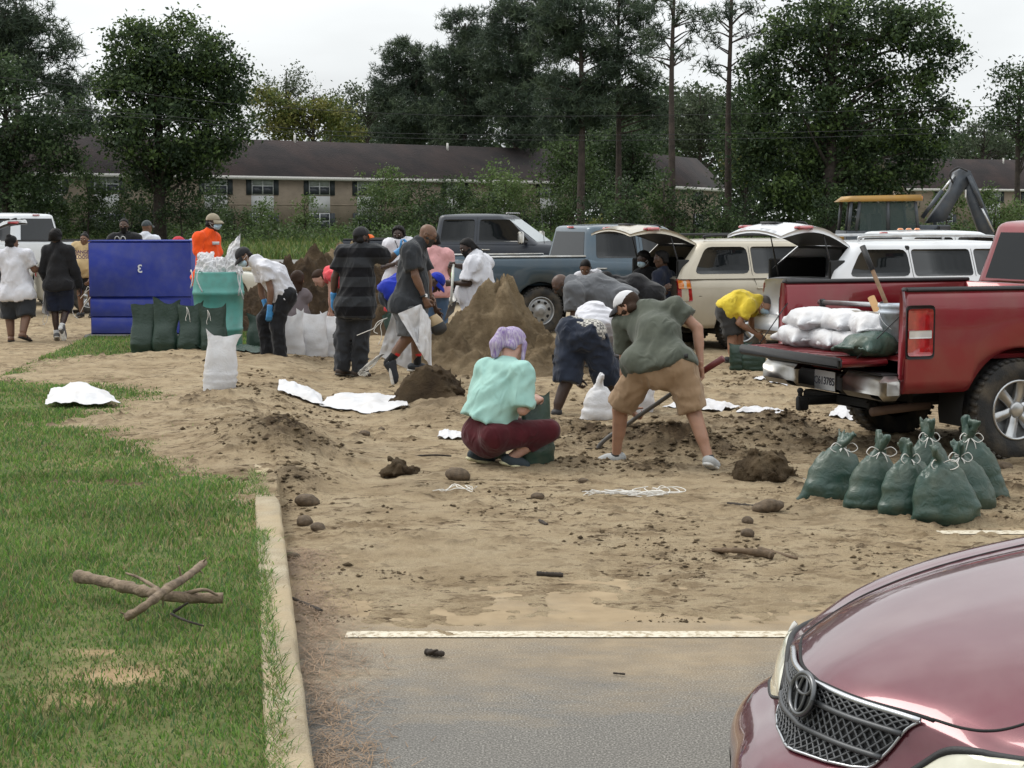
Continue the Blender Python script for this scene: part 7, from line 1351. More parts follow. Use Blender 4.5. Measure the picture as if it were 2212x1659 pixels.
    out['blackback'] = person('man in black tee bent over behind the man in grey', 22.6, dict(hd=k3(1085, 600), nk=k3(1150, 605), sa=k3(1185, 620, .18), sb=k3(1185, 650, -.18), ea=k3(1170, 790, .2), eb=k3(1170, 800, -.18), wa=k3(1190, 930, .2), wb=k3(1190, 930, -.15), ws=k3(1300, 640), pa=k3(1420, 730, .1), pb=k3(1420, 740, -.1), ka=k3(1390, 940, .1), kb=k3(1390, 950, -.1), aa=k3(1420, 1150, .1), ab=k3(1420, 1160, -.1), ta=k3(1330, 1195, .1), tb=k3(1330, 1198, -.1)),
        sk='dark', hf=(-.7, -.1, -.7), hu=(-.7, 0, .7), tf=(-.5, 0, -.85), g=1.08, top=dict(m=BLACKC, sleeve=.7, hem=.06), bot=dict(m=BLACKJ, len=1.9), hair=(HB, 'short', .006), shoes=(SHOE_B, BLACK_SOLE), vox=.018)
    out['maskhatch'] = person('man in black with face mask sitting in the open tailgate of the beige car', 25.0, dict(hd=k3(1352, 448, -.25), nk=k3(1372, 520, -.2), sa=k3(1320, 560, -.2), sb=k3(1435, 555, -.12), ea=k3(1300, 690, -.3), eb=k3(1440, 690, -.2), wa=k3(1330, 770, -.5), wb=k3(1400, 770, -.5), pa=k3(1345, 780, -.1), pb=k3(1420, 780, -.1), ka=k3(1300, 800, -.5), kb=k3(1370, 810, -.52), aa=k3(1300, 1000, -.5), ab=k3(1370, 1010, -.52), ta=k3(1280, 1062, -.65), tb=k3(1350, 1062, -.65)),
        sk='deep', hf=(-.62, -.72, -.25), tf=(-.4, -.9, 0), top=dict(m=BLACKC, sleeve=.9), bot=dict(m=BLACKJ, len=1.9), hair=(HB, 'afro', .022), mask=True, shoes=(SHOE_B, BLACK_SOLE), vox=.02)
    out['navyhatch'] = person('man in navy tee beside the masked man, leaning on the beige car', 24.6, dict(hd=k3(1478, 445, -.2), nk=k3(1500, 520, -.18), sa=k3(1460, 570, -.28), sb=k3(1540, 565, .0), ea=k3(1440, 700, -.32), eb=k3(1560, 690, -.1), wa=k3(1500, 660, -.5), wb=k3(1480, 690, -.45), pa=k3(1480, 800, -.2), pb=k3(1540, 800, -.05), ka=k3(1450, 930, -.3), kb=k3(1520, 930, -.2), aa=k3(1460, 1040, -.25), ab=k3(1530, 1040, -.15), ta=k3(1420, 1080, -.4), tb=k3(1490, 1080, -.35)),
        sk='dark', hf=(-.92, -.3, -.1), tf=(-.8, -.5, 0), top=dict(m=NAVY, sleeve=.75), bot=dict(m=BLACKJ, len=1.9), hair=(HB, 'afro', .018), shoes=(SHOE_B, BLACK_SOLE), vox=.02)
    out['denim'] = person('man in white tee and long denim shorts bent away, checkered underwear showing', 16.35, dict(hd=k5(1400, 250, .55), nk=k5(1330, 225, .45), sa=k5(1240, 195, .46), sb=k5(1390, 260, .25), ea=k5(1105, 400, .52), wa=k5(1075, 610, .42), eb=k5(1400, 480, .30), wb=k5(1330, 640, .3), ws=k5(1180, 215, .22), pa=k5(1015, 310, .06), pb=k5(1170, 335, -.02), ka=k5(980, 660, .0), kb=k5(1290, 660, .12), aa=k5(905, 870, -.05), ab=k5(1350, 880, .3), ta=k5(920, 892, .2), tb=k5(1400, 880, .5)),
        sk='deep', hf=(.6, .5, -.6), hu=(.5, .5, .6), tf=(.35, .6, -.7), g=1.04, wide=1.02, top=dict(m=WTEE, sleeve=.8, hem=-.17, loose=.03, fold=.014), bot=dict(m=JEAN, len=.98, loose=.045, name='denim_shorts', fold=.013, rise=-.045), hair=(HB, 'short', .010), shoes=(SHOE_B, BLACK_SOLE), vox=.014, hands=(1.0, .9))
    out['yellow'] = person('man in yellow shirt, grey shorts and mask bending over green bags by the cars', 22.3, dict(hd=k4(372, 1078), nk=k4(325, 1040), sa=k4(290, 1060, .17), sb=k4(265, 1085, -.17), ea=k4(285, 1205, .2), eb=k4(195, 1205, -.22), wa=k4(345, 1300, .15), wb=k4(318, 1285, -.1), ws=k4(200, 1060), pa=k4(130, 1130, .1), pb=k4(118, 1140, -.1), ka=k4(200, 1290, .12), kb=k4(150, 1295, -.10), aa=k4(210, 1455, .1), ab=k4(148, 1465, -.1), ta=k4(280, 1490, .1), tb=k4(215, 1505, -.08)),
        sk='tan', hf=(.55, -.42, -.72), hu=(.7, -.1, .7), tf=(.6, 0, -.8), top=dict(m=cloth('yellow', (.72, .55, .055)), sleeve=.7, hem=.04, loose=.028), bot=dict(m=cloth('dkgrey', (.05, .05, .05)), len=.95, loose=.03, name='shorts'), mask=True, shoes=(SHOE_B, BLACK_SOLE), vox=.018, hair=(mat('hair_grey', (.10, .09, .085), .7), 'short', .003))
    return out
PEOPLE = people_rest()
# ================================================================== things held, worn and printed
def wv(o): return np.array([v.co for v in o.data.vertices])+np.array(rootloc(o).location)
def front_y(o, x, z, r=.05): V = wv(o); k = (np.abs(V[:, 0]-x) < r) & (np.abs(V[:, 2]-z) < r); return V[k, 1].min() if k.any() else V[:, 1].min()
def back_print(Q, px, py, Y, body, size, m, name='print', mirror=False):
    p = at(px, py, Y); y = front_y(Q.shirt, p[0], p[2])-.006; p = at(px, py, y); M = Matrix.Translation(tuple(p-np.array(Q.root.location)))@Matrix.Rotation(PI/2, 4, 'X'); text_mesh(name, body, size, M, m, Q.shirt, bold=True)
def plate(name, C, th, m, root, n=9, bow=0.0):
    V, F = sheet(C, n, n, 0, 1, 1, bow, th); return mk(name, V, F, m, root)
IRON = mat('shovel_iron', (.10, .10, .10), .5, .6, var=.3, scale=9, dirt=((.22, .16, .10), .6, 8)); ASH = mat('shovel_handle', (.11, .105, .10), .6, var=.2, scale=10); GRIP = mat('shovel_grip', (.13, .022, .022), .55)
def build_held():
    Q = DIG; P = lambda x, y, Y: at(*k5(x, y)[:2], Y)
    sh = empty('shovel', P(1200, 1190, 13.5)*np.array((1, 1, 0)), label='shovel with red grip and bent neck in the hands of the digging man', cat='shovel'); pts = [P(1945, 590, 12.97), P(1700, 765, 13.13), P(1500, 900, 13.32), P(1400, 975, 13.42), P(1300, 1040, 13.45), P(1225, 1105, 13.47), P(1195, 1160, 13.48)]
    V, F = tube(smooth_curve(pts, 40), .017, 10); mk('shaft', V, F, ASH, sh); V, F = tube([P(1940, 594, 12.97), P(2030, 535, 12.91), P(2115, 482, 12.86)], [.023, .025, .026], 12); mk('grip', V, F, GRIP, sh)
    a = P(1195, 1150, 13.48); plate('blade', [a+np.array((-.09, -.02, .02)), a+np.array((.09, .03, .02)), a+np.array((.05, .20, -.10)), a+np.array((-.07, .18, -.10))], .012, IRON, sh, bow=.03)
    for q, (x, y, Y) in (('watch', (1436, 845, 13.35)),): 
        w, e = Q.W['wa'], Q.W['ea']; d = unit(e-w); aa, bb, _ = frame(d); c = w+d*.03; V, F = tube([c+.033*(np.cos(t)*aa+np.sin(t)*bb) for t in np.linspace(0, 2*PI, 17)], .010, 6); mk('watch', V, F, TRIM, Q.root)
    p = at(*k5(1840, 458)[:2], 12.7); y = front_y(Q.pants, p[0], p[2], .03)-.004; b = MB(); b.box((p[0], y, p[2]), (.028, .006, .034)); b.build('pocket_tag', TRIM, Q.pants, smooth=False)
    # bald man: open white bags, green bag, string, scoop, watch, glasses
    Q = PEOPLE['bald']; P = lambda x, y, Y: at(*k8(x, y)[:2], Y); mb = MB()
    V, F = sheet([P(988, 912, 19.05), P(1203, 822, 19.12), P(1195, 1180, 19.12), P(1182, 1240, 19.05)], 24, 26, .035, 3, 5, .05, .01); mb.add(V, F); V, F = sheet([P(1203, 822, 19.12), P(1302, 975, 19.16), P(1300, 1425, 19.12), P(1182, 1238, 19.05)], 24, 26, .03, 3, 6, -.04, .01); mb.add(V, F); V, F = mb.out(); tag(mk('empty_bag', V, F, W_BAG, base=P(1200, 1430, 19.1)), 'white bag dangling from the near hand of the bald man', 'bag')
    V, F = sheet([P(955, 840, 19.75), P(1120, 860, 19.8), P(1120, 1450, 19.7), P(815, 1305, 19.7)], 24, 28, .05, 3, 7, .05, .01); tag(mk('empty_bag', V, F, W_BAG, base=P(1000, 1450, 19.75)), 'long white bag trailing behind the legs of the bald man', 'bag'); V, F = sheet([P(835, 935, 19.9), P(955, 850, 19.9), P(945, 1010, 19.9), P(880, 1080, 19.9)], 16, 16, .03, 3, 8, .03, .01); tag(mk('empty_bag', V, F, G_BAG, base=P(900, 1080, 19.9)), 'green bag bunched up behind the bald man', 'bag')
    def cords(lst, label, nm='string_bundle'): b = MB(); [b.tube(smooth_curve([P(*q) for q in l], 18), .0045, 5) for l in lst]; V, F = b.out(); tag(mk(nm, V, F, STRING, base=V.mean(0)), label, 'string')
    cords([[(890, 952, 19.6), (800, 990, 19.6), (760, 1050, 19.6), (690, 1080, 19.6), (604, 1116, 19.6)], [(850, 970, 19.6), (825, 1030, 19.6), (835, 1090, 19.6), (830, 1150, 19.6), (803, 1200, 19.6)], [(845, 975, 19.6), (780, 1040, 19.6), (765, 1080, 19.6), (800, 1100, 19.6)]], 'white drawstrings hanging between the striped man and the bald man')
    r = random.Random(5); cords([[(850+r.uniform(-15, 15), 1290, 19.6), (790+r.uniform(-20, 20), 1330+r.uniform(-15, 15), 19.6), (720+r.uniform(-20, 25), 1400+r.uniform(-20, 20), 19.6), (640+r.uniform(-30, 30), 1455+r.uniform(-25, 25), 19.6), (690+r.uniform(-30, 30), 1480+r.uniform(-20, 20), 19.6)] for i in range(12)], 'tangle of pale string at the boots of the striped man')
    g = P(1310, 930, 19.25); e = P(1370, 1050, 19.25); d = unit(e-g); aa, bb, _ = frame(d); sc = empty('scoop', g, label='tan plastic scoop with black end in the hand of the bald man', cat='scoop'); V, F = lathe([(.05, 0), (.075, .06), (.085, .12), (.08, .14), (.07, .14), (.04, .02), (0, .02)], 24); mk('cup', V@np.stack([aa, bb, d])+g, F, mat('scoop_tan', (.34, .25, .14), .5, var=.2), sc); V, F = lathe([(.087, .11), (.092, .17), (.075, .215), (.03, .235), (0, .235)], 24); mk('end', V@np.stack([aa, bb, d])+g, F, TRIM, sc)
    w, e = Q.W['wb'], Q.W['eb']; d = unit(e-w); aa, bb, _ = frame(d); c = w+d*.035; V, F = tube([c+.036*(np.cos(t)*aa+np.sin(t)*bb) for t in np.linspace(0, 2*PI, 17)], .011, 6); wo = mk('watch', V, F, TRIM, Q.root); b = MB(); b.box(c+np.array((.03, -.025, 0)), (.03, .02, .04), bev=.005); b.build('watch_face', LCLR, wo, smooth=False)
    def glasses(Q, m=TRIM):
        b = MB()
        for s in (-1, 1): b.tube([Q.P(s*.032+.022*math.cos(t), .104, .008+.016*math.sin(t)) for t in np.linspace(0, 2*PI, 13)], .002, 5); b.tube([Q.P(s*.054, .102, .012), Q.P(s*.078, .06, .014), Q.P(s*.082, -.005, .012)], .002, 5)
        b.build('glasses', m, Q.root)
    glasses(Q); glasses(PEOPLE['greyback'])
    for s_ in ('a', 'b'):
        A = Q.W['a'+s_]; k = unit(Q.W['k'+s_]-A); S = SDF(); S.cone(A+k*.12, A+k*.16, .050, .052, k=.004, cuts=[(A+k*.155, k), (A+k*.115, -k)]); V, F = S.mesh(.009); mk('sock_band', V, F, cloth('sock_red', (.5, .03, .03)), Q.root)
    # dreadlocked man: upright shovel
    P = lambda x, y, Y: at(*k2(x, y)[:2], Y); sh = empty('shovel', P(1815, 1000, 22.7)*np.array((1, 1, 0)), label='shovel with pale handle held upright by the dreadlocked man', cat='shovel'); V, F = tube([P(1835, 540, 22.85), P(1828, 690, 22.72), P(1815, 880, 22.7)], .018, 9); mk('shaft', V, F, mat('handle_pale', (.55, .55, .50), .5), sh); V, F = tube([P(1831, 610, 22.8), P(1829, 665, 22.76)], .021, 9); mk('green_band', V, F, mat('band_green', (.25, .6, .12), .5), sh); plate('blade', [P(1800, 880, 22.65), P(1865, 830, 22.75), P(1840, 930, 22.75), P(1760, 1005, 22.65)], .012, IRON, sh, bow=.03)
    # lying shovel by the pile
    P = lambda x, y, Y: at(*k3(x, y)[:2], Y); sh = empty('shovel', P(740, 1220, 19.6)*np.array((1, 1, 0)), label='black shovel blade with yellow handle stuck in the sand behind the denim shorts', cat='shovel'); plate('blade', [P(688, 1135, 19.6), P(760, 1130, 19.7), P(765, 1225, 19.7), P(690, 1180, 19.6)], .012, SEAM, sh, bow=.03); V, F = tube([P(760, 1180, 19.7), P(900, 1210, 19.8), P(985, 1230, 19.85)], .016, 8); mk('shaft', V, F, TRIM, sh); V, F = tube([P(985, 1230, 19.85), P(1060, 1245, 19.9)], .018, 8); mk('yellow_end', V, F, mat('tool_yellow', (.6, .42, .05), .5), sh)
    # checkered waistband
    Q = PEOPLE['denim']; W = Q.W; Pm = (W['pa']+W['pb'])/2; m = mat('checker_cloth', (.5, .48, .44), .9); nt = m.node_tree; ck = nt.nodes.new('ShaderNodeTexChecker'); tc = nt.nodes.new('ShaderNodeTexCoord'); ck.inputs['Scale'].default_value = 38; ck.inputs[1].default_value = (.52, .50, .45, 1); ck.inputs[2].default_value = (.13, .125, .12, 1); nt.links.new(tc.outputs['Object'], ck.inputs[0]); nt.links.new(ck.outputs[0], nt.nodes['Principled BSDF'].inputs['Base Color'])
    S = SDF(); t0 = Pm-Q.spine*.06; t1 = Pm+Q.spine*.15; cu = [(t1, Q.spine), (t0, -Q.spine)]; S.cone(t0, t1, .174, .170, k=.01, flat=(Q.fr, .90), cuts=cu)
    for q in 'ab': S.ell(W['p'+q]-Q.fr*.052, np.array((.134, .134, .134)), k=.06, cuts=cu)
    V, F = S.mesh(.014); mk('boxer_shorts', V, F, m, Q.root)
    # prints
    PUR = mat('print_purple', (.06, .02, .10), .8); WHT = mat('print_white', (.55, .55, .55), .8); Q = PEOPLE['beige']
    for i, (t, y, s) in enumerate((('DANGER', 440, .085), ('GIRLS ON THE', 462, .045), ('LOOSE', 483, .085))): back_print(Q, *k1(676, y)[:2], 32.5, t, s, PUR)
    Q = PEOPLE['beard']; p = at(*k1(990, 345)[:2], 30.2); y = front_y(Q.shirt, p[0], p[2])-.006; b = MB()
    for dx in (-.055, .05): b.tube(smooth_curve([p+np.array((dx-.05, y-p[1], -.10)), p+np.array((dx-.04, y-p[1], .04)), p+np.array((dx, y-p[1], .07)), p+np.array((dx+.035, y-p[1], .03)), p+np.array((dx+.045, y-p[1], -.10))], 16), .007, 5)
    b.build('print', WHT, Q.shirt)
    Q = PEOPLE['orange']; p = at(*k1(1770, 368)[:2], 24.1); y = front_y(Q.shirt, p[0], p[2], .05); b = MB(); b.box((p[0]-.02, y+.01, p[2]), (.10, .02, .045), R3(0, 0, .5)); b.build('name_patch', WHT, Q.shirt, smooth=False)
    Q = PEOPLE['lanyard']; P = lambda x, y, Y: at(*k2(x, y)[:2], Y); b = MB(); p = P(1388, 415, 25.0); y = front_y(Q.shirt, p[0], p[2])-.01; b.tube(smooth_curve([P(1358, 345, 25.1), P(1375, 385, y), P(1388, 420, y), P(1402, 385, y), P(1425, 345, 25.1)], 16), .006, 5); b.build('lanyard', TRIM, Q.root)
    # bags of the walkers
    P = lambda x, y, Y: at(*k1(x, y)[:2], Y); V, F = sheet([P(368, 650, 26.15), P(412, 640, 26.3), P(405, 965, 26.3), P(352, 935, 26.15)], 14, 22, .03, 3, 9, .02, .01); tag(mk('empty_bag', V, F, W_BAG, base=P(380, 960, 26.2)), 'white bag in the left hand of the man in black', 'bag')
    cords([[(375, 940, 26.2), (350, 1000, 26.2), (365, 1040, 26.2)], [(390, 950, 26.2), (380, 1010, 26.2), (345, 1035, 26.2)]], 'grey string ends trailing from the white bag of the walking man'); cords([[(585, 880, 26.2), (600, 950, 26.2), (640, 985, 26.2)], [(690, 790, 32), (720, 720, 32), (740, 800, 32), (690, 870, 32), (655, 940, 32)], [(655, 820, 32), (700, 770, 32), (740, 740, 32)]], 'pale strings hanging by the bare legs of the woman in beige')
build_held()
# ================================================================== apartments, trees, shrubs, backhoe, wires
GZ = lambda d: .45*float(sstep(79, 150, np.array(d, float)))
def roof_mat():
    m = mat('shingles', (.036, .027, .027), .95, var=.25, scale=.5, col2=(.020, .016, .017), bump=.7, bscale=6, bdist=.1, dirt=((.07, .038, .030), .35, .25)); return m
BRICK = mat('tan_brick', (.235, .19, .145), .95, var=.12, scale=1.2, bump=.5, bscale=9, bdist=.05); SIDING = mat('white_siding', (.50, .50, .50), .8, var=.06, scale=2); FASC = mat('fascia', (.55, .53, .50), .7); SHUT = mat('shutter', (.035, .042, .05), .7); BLIND = mat('blinds', (.36, .38, .40), .7, var=.1, scale=6); WGL = glass('window_glass', (.05, .055, .065), .1); WFR = mat('window_frame', (.55, .56, .58), .6)
def apartment(label, p0, p1, depth, zg, eave, ridge, wins, panels=(), vents=(), gable=False):
    p0 = np.array((p0[0], p0[1])); p1 = np.array((p1[0], p1[1])); L = np.linalg.norm(p1-p0); yaw = math.atan2(p1[1]-p0[1], p1[0]-p0[0]); root = empty('apartment_building', (p0[0], p0[1], zg), yaw, label, 'building'); h = eave-zg; hr = ridge-zg
    b = MB(); b.box((L/2, depth/2, h/2), (L, depth, h)); w = b.build('wall', BRICK, root, local=True, smooth=False)
    V = [(0, 0, h), (0, depth, h), (0, depth/2, hr-.15), (L, 0, h), (L, depth, h), (L, depth/2, hr-.15)]; [mk('gable', V[q:q+3], [[0, 1, 2]], SIDING if gable else BRICK, root, smooth=False, local=True) for q in (0, 3)]
    o = .55; k = (hr-h)/(depth/2); rows = 1
    for s in (0, 1):
        y0 = -o if s == 0 else depth+o; z0 = h-o*k+.05; V = [(-o, y0, z0), (L+o, y0, z0), (L+o, depth/2, hr), (-o, depth/2, hr), (-o, y0, z0-.12), (L+o, y0, z0-.12), (L+o, depth/2, hr-.12), (-o, depth/2, hr-.12)]
        f = [[0, 1, 2, 3], [7, 6, 5, 4], [4, 5, 1, 0], [0, 3, 7, 4], [1, 5, 6, 2]]; ro = mk('roof', V, f, roof_mat(), root, smooth=False, local=True)
        b = MB(); b.box((L/2, y0-(.03 if s == 0 else -.03), z0-.13), (L+2*o, .05, .28)); b.build('fascia', FASC, ro, local=True, smooth=False)
        b = MB(); b.box((L/2, (y0+(0 if s == 0 else depth))/2, z0-.26), (L+2*o, abs(o), .03)); b.build('soffit', FASC, ro, local=True, smooth=False)
    for u, v in vents: b = MB(); zz = h+(hr-h)*v; b.box((u, depth/2*v, zz+.25), (.14, .14, .8)); b.build('roof_vent', FASC, root, local=True, smooth=False)
    for (u, z, ww, hh, shut, kind) in wins:
        b = MB(); b.box((u, -.03, z), (ww, .08, hh)); wo = b.build('window', WFR, root, local=True, smooth=False)
        for i in (-1, 1):
            for j in (-1, 1): b = MB(); b.box((u+i*ww*.245, -.075, z+j*hh*.245), (ww*.43, .02, hh*.43)); b.build('pane', BLIND if (j > 0 and kind) else WGL, wo, local=True, smooth=False)
        if shut:
            for i in (-1, 1): b = MB(); b.box((u+i*(ww/2+.27), -.045, z), (.45, .07, hh*1.02)); b.build('shutter', SHUT, wo, local=True, smooth=False)
    for (u, z0, z1, ww) in panels: b = MB(); b.box((u, -.012, (z0+z1)/2), (ww, .05, z1-z0)); b.build('siding_panel', SIDING, root, local=True, smooth=False)
    b = MB(); b.box((L/2, -.006, h*.5), (L, .04, .10)); b.build('floor_band', BRICK, root, local=True, smooth=False)
    return root
def build_apartments():
    A = np.array((-22.7, 141.)); B = np.array((5.9, 163.3)); d = (B-A)/np.linalg.norm(B-A); P0 = A-d*34
    def u_at(px): t = (px-CW/2)/FPX; return ((t*P0[1]-P0[0])/(d[0]-t*d[1]))        # where the sight line meets the facade
    wins = []; panels = []
    for px in (45, 112, 235, 470, 570, 692, 795, 985, 1090, 1185): u = u_at(px); wins.append((u, 4.15, 2.05, 1.45, True, True)); wins.append((u, 1.25, 2.0, 1.3, True, False)); panels.append((u, 1.95, 3.35, 2.1))
    apartment('long two-storey tan brick apartment block with dark roof behind the trees', P0, B, 9.5, GZ(140), 5.65, 8.6, wins, panels, [(u_at(x), v) for x, v in ((592, .8), (700, .95), (1024, .85))])
    A = np.array(at(1392, 472, 158)[:2]); B = np.array(at(1432, 472, 152)[:2])
    a = at(1448, 472, 152); b_ = at(1556, 472, 166); apartment('small gabled apartment house with rusty roof between the bare pines', a[:2], b_[:2], 5.2, GZ(150), 5.2, 7.7, [(8.0, 3.9, 1.9, 1.4, True, True), (8.0, 1.2, 1.9, 1.3, True, False)], (), (), True)
    a = at(1960, 472, 196); b_ = at(2400, 472, 206); wn = []
    for u in (5, 11.5, 17, 24): wn += [(u, 4.0, 2.1, 1.5, True, True), (u, 1.2, 2.1, 1.4, True, False)]
    apartment('apartment block with dark roof behind the backhoe at the right', a[:2], b_[:2], 10, .45, 5.6, 8.9, wn, [(u, 1.9, 3.2, 2.1) for u in (5, 11.5, 17, 24)], [(6, .8), (16, .85)])
BARK = mat('bark', (.055, .042, .034), .95, var=.35, scale=3, bump=.8, bscale=9, bdist=.06, col2=(.028, .022, .019)); BARKP = mat('bark_pine', (.075, .055, .045), .95, var=.3, scale=2, bump=.8, bscale=7, bdist=.06, col2=(.038, .029, .025))
LM = dict(oak=[leaf_mat('oak_a', (.045, .072, .032)), leaf_mat('oak_b', (.066, .10, .040)), leaf_mat('oak_c', (.032, .052, .027))], yel=[leaf_mat('yel_a', (.13, .145, .035)), leaf_mat('yel_b', (.085, .11, .032)), leaf_mat('yel_c', (.16, .155, .045))], gry=[leaf_mat('gry_a', (.085, .105, .062)), leaf_mat('gry_b', (.065, .085, .05))], pine=[leaf_mat('pine_a', (.060, .085, .054), .2), leaf_mat('pine_b', (.080, .108, .062), .2), leaf_mat('pine_c', (.044, .064, .044), .2)], shr=[leaf_mat('shr_a', (.055, .085, .032)), leaf_mat('shr_b', (.075, .115, .04)), leaf_mat('shr_c', (.038, .06, .026))], lit=[leaf_mat('lit_a', (.09, .14, .045)), leaf_mat('lit_b', (.12, .165, .06))])  # pine and oak greens lightened to stand in for distance haze
LM['pec'] = LM['oak']+[leaf_mat('pec_l', (.08, .12, .035))]
def foliage(C, n_leaf, size, spread, rng, needle=False):
    """leaf-sized faces scattered round clump centres C (m,3)"""
    m = len(C); k = np.repeat(np.arange(m), n_leaf); n = len(k); P = C[k]+rng.normal(0, 1, (n, 3))*(rng.uniform(.65, 1.25, m)[k])[:, None]*np.array((spread, spread, spread*.7))
    if needle:
        tu = np.repeat(np.arange(n//7+1), 7)[:n]; P = P[tu*7 % n]; D = rng.normal(0, 1, (n, 3))+np.array((0, 0, .35)); D /= np.linalg.norm(D, axis=1)[:, None]; S = np.cross(D, rng.normal(0, 1, (n, 3))); S /= np.linalg.norm(S, axis=1)[:, None]+1e-9; L = size*rng.uniform(.8, 1.5, n)[:, None]; w = size*.13
        V = np.stack([P-S*w*.5, P+S*w*.5, P+D*L*.6+S*w, P+D*L, P+D*L*.6-S*w], 1); V = np.stack([P-S*w*.6, P+S*w*.6, P+D*L], 1).reshape(-1, 3); return V, np.arange(3*n).reshape(-1, 3), k
    N = rng.normal(0, 1, (n, 3))+np.array((0, 0, .6)); N /= np.linalg.norm(N, axis=1)[:, None]; A = np.cross(N, rng.normal(0, 1, (n, 3))); A /= np.linalg.norm(A, axis=1)[:, None]; B = np.cross(N, A); s = size*rng.uniform(.6, 1.4, n)[:, None]
    V = np.stack([P-A*s*.6, P-B*s*.32+N*s*.1, P+A*s*.6, P+B*s*.32+N*s*.1], 1).reshape(-1, 3); return V, np.arange(4*n).reshape(-1, 4), k
def tree(label, px, d, blobs, kind, clumps=1.0, nl=26, leaf=.26, trunk=.28, seed=1, group=None, needle=False, tbot=None, name='tree', spread=.62, limbs=26, cat='tree', lean=0.0, ttop=None):
    rng = np.random.default_rng(seed); sc = d/FPX; zg = GZ(d); base = np.array((at(px, 472, d)[0], d, zg)); root = empty(name, base, label=label, cat=cat, group=group); CC = []
    for (cx, cy, rx, ry) in blobs:
        c = at(cx, cy, d+rng.uniform(-1, 1)*rx*sc*.4); r = np.array((rx*sc, (rx+ry)*.5*sc, ry*sc)); n = max(3, int(clumps*1.35*(rx*sc)*(ry*sc)*4)); u = rng.normal(0, 1, (n, 3)); u /= np.linalg.norm(u, axis=1)[:, None]; q = rng.uniform(.25, 1, n)[:, None]**.5; CC.append(c+u*q*r*.95)
    CC = np.concatenate(CC); CC = CC[CC[:, 2] > zg+.2]; V, F, k = foliage(CC, nl, leaf, spread, rng, needle); V[:, 2] = np.maximum(V[:, 2], zg-.1); ms = LM[kind]; mi = (rng.integers(0, len(ms), len(CC)))[k]; o = mk('crown', V, F, None, root, smooth=False, mats=ms, midx=mi)
    top = CC[CC[:, 2].argsort()[-max(3, len(CC)//12):]].mean(0); tt = np.array((base[0]+lean, d, top[2] if ttop is None else at(px, ttop, d)[2])); M = 14; tp = np.array([base+(tt-base)*t+np.array((.12*math.sin(t*7+seed), .1*math.cos(t*5+seed), 0))*t for t in np.linspace(0, 1, M)]); V, F = tube(tp, trunk*(1.15-np.linspace(0, 1, M)*.85), 9); mk('trunk', V, F, BARKP if needle else BARK, root)
    mb = MB(); idx = rng.choice(len(CC), min(limbs, len(CC)), replace=False)
    for i in idx:
        e = CC[i]; t = np.clip((e[2]-base[2])/(tt[2]-base[2])-(rng.uniform(.01, .07) if needle else rng.uniform(.08, .25)), .12, .95); s = base+(tt-base)*t; mid = (s+e)/2+np.array((0, 0, rng.uniform(-.1, .35)*np.linalg.norm(e-s)*.4)); mb.tube(smooth_curve([s, mid, e], 8), np.linspace(trunk*(.42-.2*t), .025, len(smooth_curve([s, mid, e], 8))), 6, cap=False)
    if mb.n: mb.build('limbs', BARKP if needle else BARK, root)
    return root
